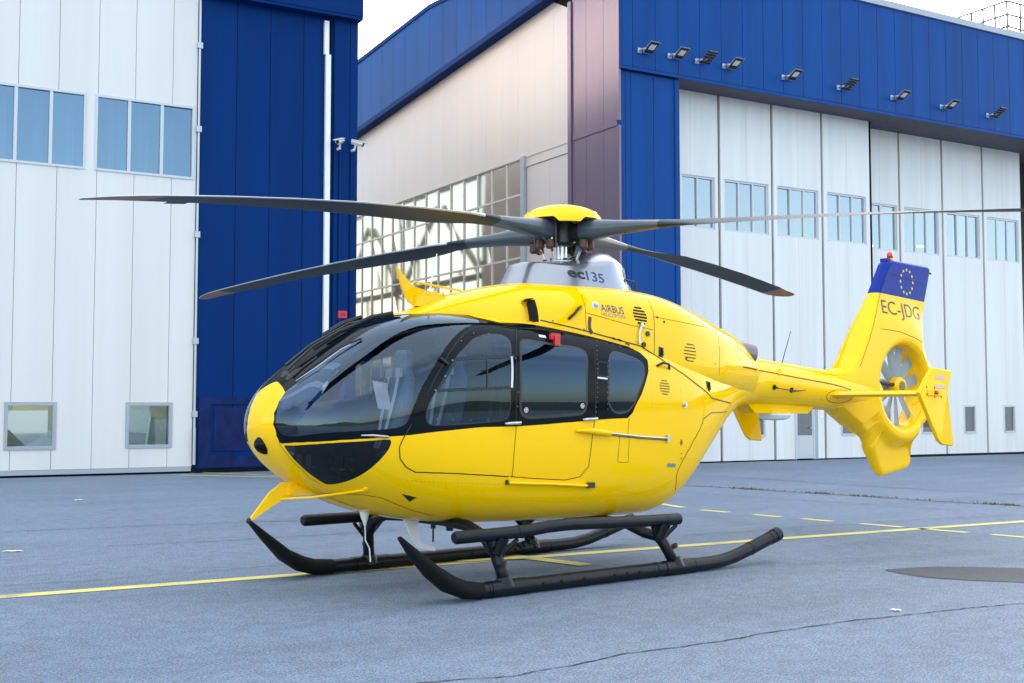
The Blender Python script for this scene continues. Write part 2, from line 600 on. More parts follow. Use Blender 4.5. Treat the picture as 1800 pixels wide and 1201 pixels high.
ground_strip('yellow_line', [(-14, 3.37), (-1.32, 1.46), (1.16, 1.10), (6.96, .27), (11.04, -.40), (40, -4.9)], .17, .004, M['line'], step=1)
for a, b in [((9.44, 4.67), (9.20, 3.95)), ((9.08, 3.49), (9.08, 2.97)), ((9.07, 2.50), (9.07, 2.02)), ((9.08, 1.68), (9.08, 1.19)),
             ((9.10, .77), (9.12, .16)), ((9.12, -.06), (9.14, -.70)), ((9.15, -1.0), (9.17, -1.65))]:
    ground_strip('dash_line', [a, b], .14, .004, M['line'], step=1)
ground_strip('yellow_line', [(3.42, 1.06), (3.50, .5), (3.55, -.05)], .19, .0082, M['line'], step=1)
ground_strip('yellow_line', [(2.75, .93), (3.50, .72)], .14, .0122, M['line'], step=1)
ground_strip('yellow_line', [(7.0, 17.2), (8.6, 14.6)], .16, .004, M['line'], step=1)
ground_strip('yellow_line', [(7.6, 18.4), (8.9, 14.2)], .12, .0082, M['line'], step=1)
ground_strip('expansion_joint', [(13.0, 14), (13.14, 7.62), (13.2, 5.7), (13.27, 3.8), (13.3, 2.2), (13.44, .86), (13.6, -4)], .17, .004, M['redline'], jitter=.004)
ground_strip('crack', [(-1.6, -2.9), (-.52, -3.0), (.05, -3.25), (.96, -3.22), (1.64, -3.29), (2.18, -3.31), (2.9, -3.38), (3.66, -3.52), (4.12, -3.61), (4.62, -3.78), (7, -4.3)], .016, .004, M['crack'], jitter=.010, step=.035)
ground_strip('crack', [(-3, 6.9), (.16, 6.71), (1.63, 6.33), (3.14, 5.9), (4.86, 5.13), (9, 4.4)], .030, .004, M['joint'], jitter=.006, step=.1)
ground_strip('crack', [(-3, 2.35), (-1.16, 2.05), (-.28, 1.86), (.76, 1.80), (1.28, 1.77), (2.5, 1.6)], .012, .0082, M['crack'], jitter=.008, step=.05)
ground_strip('crack', [(.6, 4.35), (1.36, 4.16), (2.6, 3.95), (3.97, 3.8)], .02, .0082, M['crack'], jitter=.008, step=.08)
ground_strip('crack', [(5.2, 1.35), (6.59, 1.12), (9.09, .80), (11.94, .10), (15, -.7)], .022, .0122, M['joint'], jitter=.008, step=.1)
ground_strip('crack', [(11.0, 14), (11.6, 6), (11.9, 1)], .03, .0122, M['joint'], jitter=.01, step=.1)
ground_strip('crack', [(16, 10), (15.6, 4), (15.9, -2)], .05, .0162, M['joint'], jitter=.01, step=.15)
# damp patch
pv = [(5.47, -2.0), (5.62, -2.05), (5.95, -2.14), (6.3, -2.42), (6.65, -2.85), (7.0, -3.4), (7.0, -3.9), (6.6, -4.0), (6.15, -3.75), (5.75, -3.3), (5.45, -2.85), (5.33, -2.5), (5.38, -2.2)]
pp = []
for i in range(len(pv)):
    a, b = Vector(pv[i]), Vector(pv[(i + 1) % len(pv)])
    a0, b1 = Vector(pv[i - 1]), Vector(pv[(i + 2) % len(pv)])
    for k in range(6):
        t = k / 6
        q = .5 * ((2 * a) + (b - a0) * t + (2 * a0 - 5 * a + 4 * b - b1) * t * t + (3 * a - a0 - 3 * b + b1) * t ** 3)
        pp.append((q.x + random.uniform(-.016, .016), q.y + random.uniform(-.016, .016), .004))
o = link_mesh('damp_patch', pp, [tuple(range(len(pp)))], M['patch'])
o['kind'] = 'structure'
# dust-thin weeds in the far joint
gm = MB()
for i in range(420):
    y = random.choice([random.uniform(-2, 8), random.gauss(6, .25), random.gauss(3.6, .3), random.gauss(4.5, .15), random.gauss(1.2, .2)])
    x = 13.45 - y * .04 + random.uniform(-.08, .08)
    h = random.uniform(.015, .045)
    a = random.uniform(0, 6.28)
    dx, dy = math.cos(a) * .012, math.sin(a) * .012
    gm.put([(x - dx, y - dy, .004), (x + dx, y + dy, .004), (x + random.uniform(-.03, .03), y + random.uniform(-.03, .03), h)], [(0, 1, 2)])
gm.recalc = False
o = gm.build('grass_tufts', mat('dry_grass', (0.12, 0.10, 0.05), .9))
o['kind'] = 'stuff'
# litter
def scrap(x, y, w, l, rot, label):
    c, s = math.cos(rot), math.sin(rot)
    vs = []
    for i in range(5):
        for j in range(3):
            u, v = (i / 4 - .5) * l * (1 - .25 * j), (j / 2 - .5) * w
            vs.append((x + u * c - v * s, y + u * s + v * c, .006 + .010 * abs(math.sin(i * 1.7 + j))))
    fs = [(i * 3 + j, i * 3 + j + 1, i * 3 + j + 4, i * 3 + j + 3) for i in range(4) for j in range(2)]
    o = link_mesh('paper_scrap', vs, fs, M['white'])
    tag(o, label, 'litter', 'paper scraps on the apron')
scrap(-.33, 4.5, .07, .22, -.6, 'flat white paper scrap lying on the asphalt at the far left')
scrap(2.61, 11.1, .10, .18, .3, 'tiny white scrap on the asphalt in front of the white hangar door')
scrap(3.59, -3.35, .05, .09, -1.2, 'small white scrap beside the long crack in the foreground asphalt')

# far hills round the airfield (seen in the reflections)
hv, hf = [], []
n = 180
for i in range(n):
    a = 2 * math.pi * i / n
    r = 1900
    h = 60 + 45 * math.sin(a * 3 + 1) + 30 * math.sin(a * 7 + 2) + 14 * math.sin(a * 17) + random.uniform(-4, 4)
    hv += [(r * math.cos(a), r * math.sin(a), -2), ((r + 300) * math.cos(a), (r + 300) * math.sin(a), max(h, 25))]
    hv += [((r + 900) * math.cos(a), (r + 900) * math.sin(a), -2)]
for i in range(n):
    j = (i + 1) % n
    hf += [(3 * i, 3 * j, 3 * j + 1, 3 * i + 1), (3 * i + 1, 3 * j + 1, 3 * j + 2, 3 * i + 2)]
o = link_mesh('hills', hv, hf, mat('hill_green', (0.06, 0.075, 0.05), .9, var=.4, vscale=.02), smooth=True, origin=(0, 0, 0))
o['kind'] = 'structure'
gv = []
o = link_mesh('field', [tuple(C0 + RGT * x + FWD * y + Vector((0, 0, .02))) for x, y in [(-1500, -110), (1500, -110), (1500, -1700), (-1500, -1700)]], [(0, 1, 2, 3)], mat('field_dry', (0.22, 0.19, 0.09), .9, var=.4, vscale=.05), origin=(0, 0, 0.02))
o['kind'] = 'structure'

# ------------------------------------------------------------------ hangar helpers
def cladding(mb, a0, a1, z0, z1, b, seams, t=.05, gap=.010, mi=0, axis='a', groove=None):
    """upright wall of abutting sheets, split at `seams`; the joints are narrow open grooves"""
    edges = [a0] + [s for s in seams if a0 + .02 < s < a1 - .02] + [a1]
    for i in range(len(edges) - 1):
        x0 = edges[i] + (gap / 2 if i else 0)
        x1 = edges[i + 1] - (gap / 2 if i < len(edges) - 2 else 0)
        if axis == 'a':
            mb.box((x0, b, z0), (x1, b + t, z1), mi)
        else:
            mb.box((b, x0, z0), (b + t, x1, z1), mi)

def window_a(parent, a0, a1, z0, z1, b, panes, fmat, pmat, fw=.06, mw=.05, depth=.10, name='window', extra=None, proud=.015):
    """framed window facing -b: frame and mullions as one mesh, pane as its sub-part"""
    m = MB(FR)
    y0, y1 = b - proud, b + depth
    m.box((a0, y0, z0), (a0 + fw, y1, z1))
    m.box((a1 - fw, y0, z0), (a1, y1, z1))
    m.box((a0 + fw, y0 + .002, z1 - fw), (a1 - fw, y1 - .002, z1))
    m.box((a0 + fw, y0 - .01, z0), (a1 - fw, y1 - .002, z0 + fw))
    n = panes
    wi = (a1 - a0 - 2 * fw - (n - 1) * mw) / n
    for k in range(1, n):
        x = a0 + fw + k * wi + (k - 1) * mw
        m.box((x, y0 + .008, z0 + fw), (x + mw, y1 - .004, z1 - fw))
    w = m.build(name, fmat, parent)
    p = MB(FR)
    for k in range(n):
        x = a0 + fw + k * (wi + mw)
        e = [random.uniform(-.011, .011) for _ in range(3)]
        p.put([(x, b + .05 + e[0], z0 + fw), (x + wi, b + .05 + e[1], z0 + fw), (x + wi, b + .05 + e[1] + e[2], z1 - fw), (x, b + .05 + e[0] + e[2], z1 - fw)], [(0, 1, 2, 3)])
    p.recalc = False
    p.build('pane', pmat, w)
    return w

def wall_with_holes(mb, a0, a1, z0, z1, b, t, seams, holes, gap=.010, mi=0):
    """cladding with rectangular openings (a0,a1,z0,z1)"""
    cuts = sorted(set([a0, a1] + [s for s in seams if a0 < s < a1] + [h[0] for h in holes if a0 < h[0] < a1] + [h[1] for h in holes if a0 < h[1] < a1]))
    for x0, x1 in zip(cuts[:-1], cuts[1:]):
        mid = (x0 + x1) / 2
        hs_ = sorted([h for h in holes if h[0] - 1e-6 <= mid <= h[1] + 1e-6], key=lambda h: h[2])
        g0 = gap / 2 if x0 in seams else 0
        g1 = gap / 2 if x1 in seams else 0
        z = z0
        for h in hs_:
            if h[2] > z:
                mb.box((x0 + g0, b, z), (x1 - g1, b + t, h[2]), mi)
            z = h[3]
        if z < z1:
            mb.box((x0 + g0, b, z), (x1 - g1, b + t, z1), mi)

# ------------------------------------------------------------------ left hangar
LH = empty('hangar', FR(5, 30, 0), 'tall left hangar with white sliding door and navy blue corner wall', 'hangar')
bL = 27.7
seamsL = [.2, 1.05, 1.9, 2.75, 3.59, 4.43, 5.28, 6.10, 6.95]
m = MB(FR)
lw = [(.45, 1.5, .6, 1.64), (3.46, 4.53, .6, 1.64), (6.01, 7.06, .6, 1.64)]
uw = [(.3, 2.55, 6.86, 8.60), (2.80, 5.03, 6.86, 8.60), (5.22, 7.47, 6.86, 8.60)]
wall_with_holes(m, -14, 7.52, .16, 16.5, bL, .06, seamsL + [-.65, -1.5, -2.35, -3.2, -4.05, -5, -6, -7, -8, -9, -10, -11, -12, -13], lw + uw)
m.build('door_panel', M['wall_white'], LH)
m = MB(FR)
m.box((-14, bL + .07, .03), (7.52, bL + .10, .6))
m.box((-14, bL + .07, 1.64), (7.52, bL + .10, 6.86))
m.box((-14, bL + .07, 8.6), (7.52, bL + .10, 16.5))
m.box((-14, bL + .02, -.02), (7.5, bL + .07, .05))
m.box((7.52, bL - .01, .02), (7.60, bL + .2, 16.5))
m.build('backing', M['gap'], LH)
m = MB(FR)
m.box((-14, bL - .02, .05), (7.50, bL + .08, .155))
m.build('bottom_rail', M['trim'], LH)
for h in uw:
    window_a(LH, h[0], h[1], h[2], h[3], bL, 3, M['frame'], M['pane_left'], .055, .07)
for i, h in enumerate(lw):
    window_a(LH, h[0], h[1], h[2], h[3], bL, 1, M['trim'], M['pane_low'], .075, .05, proud=.02)
# things glimpsed behind the upper panes
m = MB(FR)
for x in [.9, 2.1, 3.35, 4.05, 4.8, 5.72, 5.9, 6.42, 7.0]:
    m.box((x, bL + .9, 6.5), (x + random.choice([.12, .2, .3]), bL + 1.0, 8.9))
m.build('blind', M['blind'], LH)
m = MB(FR)
m.box((-14, bL + 2.0, 0), (-5, bL + 2.1, 16.4))
m.build('inner_wall', M['room'], LH)
m = MB(FR)
m.prism([(3.5, bL + 1.0, .6), (4.1, bL + 1.0, .6), (3.7, bL + 1.0, 1.02), (3.5, bL + 1.0, 1.05)], (0, .3, 0))
m.build('work_stand', M['white'], LH)
m = MB(FR)
m.prism([(6.75, bL + 1.2, .4), (6.98, bL + 1.2, .4), (6.94, bL + 1.2, 1.3), (6.86, bL + 1.2, 1.3)], (0, .2, 0))
m.build('work_stand', M['white'], LH)
m = MB(FR)
m.tube([(7.56, bL - .03, .4), (7.56, bL - .03, 12)], .03, 8)
m.tube([(7.545, bL - .10, .2), (7.545, bL - .10, 1.05)], .035, 8)
for z in (1.3, 3.0, 5.5, 8.0, 10.0):
    m.box((7.50, bL - .08, z), (7.62, bL, z + .14))
m.build('door_edge_rail', M['galv'], LH)
# blue corner wall
m = MB(FR)
cladding(m, 7.61, 10.60, .10, 11.30, bL, [8.47, 9.30, 10.15], gap=.012)
m.box((10.60, bL + .01, .10), (10.94, bL + .06, 11.30))
cladding(m, 10.94, 11.57, .10, 11.30, bL - .06, [11.36], t=.11, gap=.012)
m.build('blue_cladding', M['blue'], LH)
m = MB(FR)
m.box((7.64, bL + .07, 0), (11.50, bL + .12, 11.3))
m.box((7.64, bL - .005, .01), (11.50, bL + .07, .10))
m.build('blue_backing', M['gap'], LH)
m = MB(FR)
m.box((7.63, bL - .30, 11.28), (11.60, bL + .1, 11.36))
m.box((7.60, bL - .32, 11.36), (11.60, bL + .1, 11.95))
m.box((7.60, bL - .36, 11.95), (11.62, bL + .1, 12.02))
m.box((7.60, bL - .30, 12.02), (11.58, bL + .1, 16.5))
m.build('beam', M['blue'], LH)
# recessed steel access panel
m = MB(FR)
m.box((7.66, bL - .035, .12), (10.0, bL, .40))
m.box((7.66, bL - .035, 1.60), (10.0, bL, 1.75))
m.box((7.66, bL - .035, .40), (7.93, bL, 1.60))
m.box((9.7, bL - .035, .40), (10.0, bL, 1.60))
m.box((8.02, bL - .022, .50), (9.6, bL, 1.52))
m.build('access_panel', M['bluedoor'], LH)
m = MB(FR)
m.box((10.66, bL - .09, 10.33), (10.78, bL - .01, 11.18))
m.box((10.70, bL - .10, .05), (10.83, bL - .01, 10.33))
m.build('downpipe', M['white'], LH)
m = MB(FR)
m.box((10.83, bL - .02, .10), (10.88, bL + .011, 11.2))
m.build('corner_gap', M['gap'], LH)
m = MB(FR)
m.tube([(11.10, bL - .10, .3), (11.10, bL - .10, 7.9)], .035, 8)
m.tube([(11.40, bL - .09, .3), (11.40, bL - .09, 7.9)], .025, 8)
m.build('conduit', M['blue'], LH)
# side wall in the gap between the hangars and roof
m = MB(FR)
cladding(m, bL + .1, 43, 0, 9.0, 11.50, [bL + .1 + 1.1 * i for i in range(1, 14)], t=.07, axis='b')
cladding(m, bL + .1, 43, 9.0, 16.5, 11.46, [bL + .1 + 1.1 * i for i in range(1, 14)], t=.11, axis='b')
m.build('side_cladding', M['wall_white'], LH)
m = MB(FR)
for k in range(4):
    b0 = 44 + k * 8
    m.tube([(11.3, b0, 7.2), (11.3, b0 + 4, 10.6)], .15, 6)
    m.tube([(11.3, b0 + 4, 10.6), (11.3, b0 + 8, 7.2)], .15, 6)
    m.tube([(11.3, b0, 0), (11.3, b0, 11.5)], .12, 6)
    m.tube([(11.3, b0 + 4, 3.0), (11.3, b0 + 4, 7.2)], .07, 6)
    m.tube([(11.3, b0, 4.3), (11.3, b0 + 8, 7.0)], .06, 6)
    m.box((11.25, b0 + 1, 0), (11.35, b0 + 3.6, 3.6))
    m.tube([(11.3, b0 + 2, 7.3), (11.3, b0 + 2, 9.0)], .07, 6)
    m.tube([(11.3, b0 + 6, 7.3), (11.3, b0 + 6, 9.0)], .07, 6)
m.box((11.2, 43.5, 7.0), (11.4, 76, 7.25))
m.box((11.2, 43.5, 4.2), (11.4, 76, 4.35))
m.box((11.2, 43.5, 11.4), (11.4, 76, 11.6))
m.build('side_truss', M['truss'], LH)
m = MB(FR)
m.box((-14, bL + .15, 16.4), (11.45, 43, 16.6))
m.box((-14.1, bL, 0), (-14, 43, 16.5))
m.box((-13.9, 42.8, 9.5), (11.45, 42.9, 16.4))
m.build('roof', M['galv'], LH)

# ------------------------------------------------------------------ right hangar
RH = empty('hangar', FR(25, 30, 0), 'right hangar with deep blue fascia, white door leaves and glazed side wall', 'hangar')
bF = 24.87
seamsF = [17.78, 18.12, 18.86, 19.62, 20.36, 21.11, 21.87, 22.63, 23.37] + [24.13 + .755 * i for i in range(30)]
m = MB(FR)
cladding(m, 17.72, 44, 10.42, 13.62, bF, seamsF, t=.06, gap=.014)
m.box((17.70, bF - .03, 10.32), (44, bF + .06, 10.40))
m.build('fascia', M['blue2'], RH)
m = MB(FR)
m.box((17.72, bF + .065, 10.40), (44, bF + .10, 13.62))
m.box((19.70, bF + .95, 0), (35.8, bF + 1.1, .03))
m.build('fascia_backing', M['gap'], RH)
m = MB(FR)
m.box((17.66, bF - .06, 13.62), (44, bF + .35, 13.82))
m.build('parapet_cap', M['trim'], RH)
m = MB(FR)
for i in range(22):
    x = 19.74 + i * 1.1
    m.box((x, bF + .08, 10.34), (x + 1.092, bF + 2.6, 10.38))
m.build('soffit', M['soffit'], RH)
m = MB(FR)
cladding(m, 17.72, 19.55, .05, 10.30, bF + .10, [17.95, 18.12, 18.86], t=.06, gap=.014)
m.box((19.55, bF + .07, .05), (19.70, bF + 1.0, 10.30))
m.build('blue_column', M['blue2'], RH)
m = MB(FR)
m.box((17.75, bF + .17, .0), (19.54, bF + .20, 10.3))
m.build('column_backing', M['gap'], RH)
# door leaves
bD1, bD2 = 25.79, 26.42
leaf = [(19.72, 21.74, bD1, 2, (20.42, 21.60), None), (21.80, 23.72, bD1, 3, (21.95, 23.60), 'low'), (23.78, 25.70, bD1, 3, (23.93, 25.56), 'door'),
        (25.76, 27.73, bD1, 3, (25.92, 27.55), 'low'), (27.95, 29.70, bD2, 2, (28.20, 29.60), 'low'), (29.76, 31.71, bD2, 3, (29.93, 31.55), 'low'),
        (31.77, 33.71, bD2, 3, (31.93, 33.56), 'low'), (33.77, 35.72, bD2, 3, (33.93, 35.57), 'low')]
for (a0, a1, b, n, wn, low) in leaf:
    a0, a1 = a0 + .016, a1 - .016
    holes = [(wn[0], wn[1], 6.50, 7.98)]
    if low == 'low':
        c = a0 + (.78 if n == 3 else .62)
        if b == bD1:
            c = 22.78 if a0 < 24 else 26.35
        holes.append((c, c + .60, .70, 1.62))
    if low == 'door':
        holes.append((24.50, 25.28, .03, 1.98))
    m = MB(FR)
    wall_with_holes(m, a0, a1, .04, 10.34, b, .08, [a0 + (a1 - a0) / 2 + .01], holes, gap=.006)
    lf = m.build('door_leaf', M['wall_grime'], RH)
    lf['label'] = 'white door leaf with high glazed strip'
    w = window_a(lf, wn[0], wn[1], 6.50, 7.98, b + .03, n, M['frame'], M['pane_right'], .055, .05, proud=.0)
    # dark drip line over the window
    if low == 'low':
        window_a(lf, holes[1][0], holes[1][1], .70, 1.62, b, 1, M['frame'], M['pane_dark'], .055, proud=.012)
    if low == 'door':
        m = MB(FR)
        m.box((24.50, b - .02, .03), (24.56, b + .06, 1.98))
        m.box((25.22, b - .02, .03), (25.28, b + .06, 1.98))
        m.box((24.56, b - .018, 1.92), (25.22, b + .06, 1.98))
        m.box((24.56, b - .01, .05), (25.22, b + .04, .72))
        m.box((24.56, b - .01, .72), (24.60, b + .04, 1.92))
        m.box((25.18, b - .01, .72), (25.22, b + .04, 1.92))
        m.box((24.62, b - .016, .12), (25.16, b - .01, .66))
        d = m.build('personnel_door', M['frame'], lf)
m = MB(FR)
m.put([(24.60, bD1 + .02, .72), (25.18, bD1 + .02, .72), (25.18, bD1 + .02, 1.92), (24.60, bD1 + .02, 1.92)], [(0, 1, 2, 3)])
m.recalc = False
m.build('door_pane', M['pane_dark'], RH)
m = MB(FR)
m.box((25.08, bD1 - .05, .92), (25.20, bD1 - .012, .95))
m.build('door_handle', M['metal'], RH)
m = MB(FR)
m.box((25.30, bD1 - .004, .03), (25.42, bD1 + .001, 2.05))
m.build('door_jamb', M['trim'], RH)  # grey jamb strip beside the personnel door
m = MB(FR)
m.box((25.50, bD1 - .012, 1.36), (25.62, bD1 - .001, 1.52))
m.box((25.49, bD1 - .012, 1.22), (25.63, bD1 - .001, 1.30))
m.build('notice', M['white'], RH)
m = MB(FR)
m.box((19.7, bD1 + .10, .03), (27.9, bD1 + .14, 6.5))
m.box((19.7, bD1 + .10, 7.98), (27.9, bD1 + .14, 10.34))
m.box((27.74, bD1 + .0, .03), (27.80, bD2 + .1, 10.34))
m.box((27.9, bD2 + .10, .03), (35.74, bD2 + .14, 6.5))
m.box((27.9, bD2 + .10, 7.98), (35.74, bD2 + .14, 10.34))
m.build('leaf_gap', M['gap'], RH)
m = MB(FR)
m.box((19.7, bD2 + 3.5, 0), (35.7, bD2 + 3.6, 10.3))
m.box((35.74, bD1, 0), (44, bD1 + 9, .02))
m.box((35.8, bD1 + 8, 0), (44, bD1 + 8.1, 10.3))
m.build('interior_wall', M['room'], RH)
m = MB(FR)
for x, y, z in [(20.6, 28.6, 7.45), (20.9, 28.9, 7.62), (21.3, 28.6, 7.7), (29.1, 29.2, 7.0), (29.6, 29.2, 7.05), (30.3, 29.4, 7.15), (30.9, 29.4, 7.1), (22.2, 28.9, 7.85), (28.5, 29.0, 6.9), (31.3, 29.3, 7.15), (33.9, 29.3, 7.3), (22.6, 28.7, 6.85)]:
    m = MB(FR)
    m.box((x, y, z), (x + .34, y + .08, z + .05))
    m.build('tube_lamp', M['tube'], RH)
m = MB(FR)
for k in range(5):
    m.box((36.0, bD1 + 5 - .2 * k, 1.4 + k * 1.9), (38.5, bD1 + 5.3, 1.5 + k * 1.9))
m.box((36.3, bD1 + 4, 0), (36.5, bD1 + 4.2, 10))
m.build('racking', M['galv'], RH)
# side wall facing the gap
aS = 17.70
m = MB(FR)
hn = 13.45
# pilaster next to the corner
for x0, x1 in [(24.90, 25.60), (25.612, 26.42), (26.432, 27.10)]:
    m.box((aS, x0, 0), (aS + .06, x1, 8.83))
    m.box((aS, x0, 8.96), (aS + .06, x1, 13.6))
m.box((aS - .03, 25.00, 8.83), (aS + .06, 27.05, 8.96))
m.box((aS - .05, 27.12, 0), (aS + .06, 27.28, 12.75))
m.build('pilaster', M['pilaster_glow'], RH)
# upper white field with its sloping top edge
m = MB(FR)
seamsB = [28.1 + i * .98 for i in range(60)]
def ztop(b):
    return 12.60 + (b - 27.27) * .5 if b < 28.1 else 13.02 - (b - 28.1) * .0783
bb = [27.28] + seamsB
for x0, x1 in zip(bb[:-1], bb[1:]):
    zb_ = 8.90
    z0, z1 = ztop(x0), ztop(x1)
    m.put([(aS + .02, x0 + .002, zb_), (aS + .02, x1 - .002, zb_), (aS + .02, x1 - .002, z1), (aS + .02, x0 + .002, z0),
           (aS + .08, x0 + .002, zb_), (aS + .08, x1 - .002, zb_), (aS + .08, x1 - .002, z1), (aS + .08, x0 + .002, z0)],
          [(0, 1, 2, 3), (4, 7, 6, 5), (0, 4, 5, 1), (1, 5, 6, 2), (2, 6, 7, 3), (3, 7, 4, 0)])
m.box((aS + .02, 27.28, 0), (aS + .08, 28.3, 8.55))
m.box((aS + .02, 28.31, 0), (aS + .08, 29.57, 8.55))
m.build('side_cladding', M['wall_cream_glow'], RH)
m = MB(FR)
m.box((aS - .01, 27.28, 8.56), (aS + .08, 29.60, 8.61))
m.box((aS + .01, 27.28, 8.61), (aS + .08, 29.60, 8.84))
m.box((aS - .01, 27.28, 8.84), (aS + .08, 29.60, 8.895))
m.build('side_trim', M['wall_cream_glow'], RH)
m = MB(FR)
m.box((aS - .08, 29.60, 0), (aS + .05, 29.80, 8.88))
m.build('side_post', M['trim'], RH)
# fascia above the side wall, standing proud of it
m = MB(FR)
zt_ = lambda b: 13.84 + min(1.0, max(0, (b - 26.0) / 9.0)) * 1.12 - max(0, b - 35) * .052
fb = [24.9] + [25.6 + i * .98 for i in range(62)]
for x0, x1 in zip(fb[:-1], fb[1:]):
    lo = lambda b: (13.62 if b < 27.0 else (13.10 if b < 28.1 else 13.02 - (b - 28.1) * .0783)) + .12
    z0, z1, t0, t1 = lo(x0), lo(x1), zt_(x0), zt_(x1)
    x1g = x1 - .012
    m.put([(aS - .30, x0, z0), (aS - .30, x1g, z1), (aS - .30, x1g, t1), (aS - .30, x0, t0),
           (aS - .22, x0, z0), (aS - .22, x1g, z1), (aS - .22, x1g, t1), (aS - .22, x0, t0)],
          [(0, 1, 2, 3), (4, 7, 6, 5), (0, 4, 5, 1), (1, 5, 6, 2), (2, 6, 7, 3), (3, 7, 4, 0)])
m.build('side_fascia', M['blue2'], RH)
m = MB(FR)
for x0, x1, zz, hh, pr in [(27.0, 85.0, 'lo', .17, .33), (24.9, 85.0, 'hi', .14, .34)]:
    k = 40
    for i in range(k):
        b0 = x0 + (x1 - x0) * i / k
        b1 = x0 + (x1 - x0) * (i + 1) / k
        f_ = (lambda b: 13.02 - (b - 28.1) * .0783) if zz == 'lo' else (lambda b: zt_(b))
        z0, z1 = f_(b0), f_(b1)
        m.put([(aS - pr, b0, z0), (aS - pr, b1, z1), (aS - pr, b1, z1 + hh), (aS - pr, b0, z0 + hh),
               (aS + .1, b0, z0), (aS + .1, b1, z1), (aS + .1, b1, z1 + hh), (aS + .1, b0, z0 + hh)],
              [(0, 1, 2, 3), (4, 7, 6, 5), (0, 4, 5, 1), (2, 6, 7, 3)])
m.build('fascia_edge', M['blue'], RH)
# glazed strip
m = MB(FR)
cols = [29.80, 30.30, 30.79, 31.52, 32.36, 33.27, 34.17, 35.08, 36.01, 36.94, 37.91, 38.92, 39.88, 40.82, 41.79, 42.8, 43.8, 44.8, 45.8, 46.8]
cols = [29.82 + .92 * i for i in range(20)]
rows = [4.0, 5.93, 7.80, 8.84]
pm = MB(FR)
pm.recalc = False
for i, c in enumerate(cols):
    m.box((aS - .005, c - .025, 2.0), (aS + .05, c + .025, 8.86))
for z in rows:
    m.box((aS + .003, 29.8, z - .03), (aS + .045, 47.3, z + .03))
m.box((aS - .03, 29.8, 8.84), (aS + .05, 47.3, 8.90))
fo = m.build('window', [M['wall_cream_glow']], RH)
for i in range(len(cols) - 1):
    for z0, z1 in [(2.0, 4.0), (4.0, 5.93), (5.93, 7.8), (7.8, 8.84)]:
        e = [random.uniform(-.006, .006) for _ in range(4)]
        pm.put([(aS + .03 + e[0], cols[i] + .025, z0 + .03), (aS + .03 + e[1], cols[i + 1] - .025, z0 + .03), (aS + .03 + e[2], cols[i + 1] - .025, z1 - .03), (aS + .03 + e[3], cols[i] + .025, z1 - .03)], [(0, 1, 2, 3)])
pm.build('pane', M['pane_side'], fo)
m = MB(FR)
m.box((aS + .9, 27, 0), (aS + 1.0, 80, 9.0))
m.box((aS + .3, 25.3, 13.3), (44, 84, 13.5))
m.box((44, 25, 0), (44.1, 84, 13.5))
m.box((aS + .2, 84, 0), (44, 84.1, 13.5))
m.box((aS + .1, 47.3, 0), (aS + .2, 84, 9.0))
m.build('roof', M['concrete'], RH)

# ------------------------------------------------------------------ floodlights, cameras, alarm, roof platform
def flood(a, z, kind, label):
    r = empty('floodlight', FR(a, bF, z), label, 'floodlight', 'floodlights along the blue fascia')
    m = MB(FR)
    m.tube([(a - .16, bF, z - .06), (a - .16, bF - .18, z - .06)], .03, 8)
    m.tube([(a - .16, bF - .18, z - .06), (a, bF - .24, z - .04)], .025, 8)
    m.box((a - .22, bF - .02, z - .13), (a - .10, bF - .001, z + .01))
    m.build('bracket', M['galv'], r)
    # tilted head
    m = MB(FR)
    d0 = Vector((0, -.52, .30)).normalized()
    nrm = Vector((0, -.30, -.52)).normalized()
    c = Vector((a + .03, bF - .10, z - .14))
    w = .155
    if kind == 'square':
        pts = []
        def q(u, v, h):
            p = c + Vector((1, 0, 0)) * u + d0 * v + nrm * h
            return (p.x, p.y, p.z)
        hgt = .43
        m.put([q(-w, 0, 0), q(w, 0, 0), q(w, hgt, 0), q(-w, hgt, 0), q(-w * .8, .03, -.09), q(w * .8, .03, -.09), q(w * .8, hgt - .03, -.05), q(-w * .8, hgt - .03, -.05)],
              [(0, 1, 2, 3), (4, 7, 6, 5), (0, 4, 5, 1), (1, 5, 6, 2), (2, 6, 7, 3), (3, 7, 4, 0)])
        m.build('head', M['galv'], r)
        m = MB(FR)
        m.put([q(-w * .92, .02, .004), q(w * .92, .02, .004), q(w * .92, hgt - .02, .004), q(-w * .92, hgt - .02, .004)], [(0, 1, 2, 3)])
        m.build('visor', M['dmetal'], r)
        m = MB(FR)
        m.put([q(-w * .6, .15, .008), q(w * .6, .15, .008), q(w * .6, hgt - .1, .008), q(-w * .6, hgt - .1, .008)], [(0, 1, 2, 3)])
        m.build('lens', mat('lens_glass', (.75, .72, .6), .2), r)
    else:
        def q(u, v, h):
            p = c + Vector((1, 0, 0)) * u + d0 * v + nrm * h
            return (p.x, p.y, p.z)
        for k in range(5):
            v0 = .02 + k * .095
            m.put([q(-w, v0, 0), q(w, v0, 0), q(w, v0 + .062, 0), q(-w, v0 + .062, 0), q(-w, v0, -.05), q(w, v0, -.05), q(w, v0 + .062, -.05), q(-w, v0 + .062, -.05)],
                  [(0, 1, 2, 3), (4, 7, 6, 5), (0, 4, 5, 1), (1, 5, 6, 2), (2, 6, 7, 3), (3, 7, 4, 0)])
        m.build('fin_stack', M['dmetal'], r)
        m = MB(FR)
        for k in range(4):
            v0 = .085 + k * .095
            m.put([q(-w * .95, v0, -.03), q(w * .95, v0, -.03), q(w * .95, v0 + .028, -.03), q(-w * .95, v0 + .028, -.03)], [(0, 1, 2, 3)])
        m.build('lens', mat('lens_led', (.7, .6, .5), .4), r)
ordn = ['first', 'second', 'third', 'fourth', 'fifth', 'sixth', 'seventh', 'eighth', 'ninth']
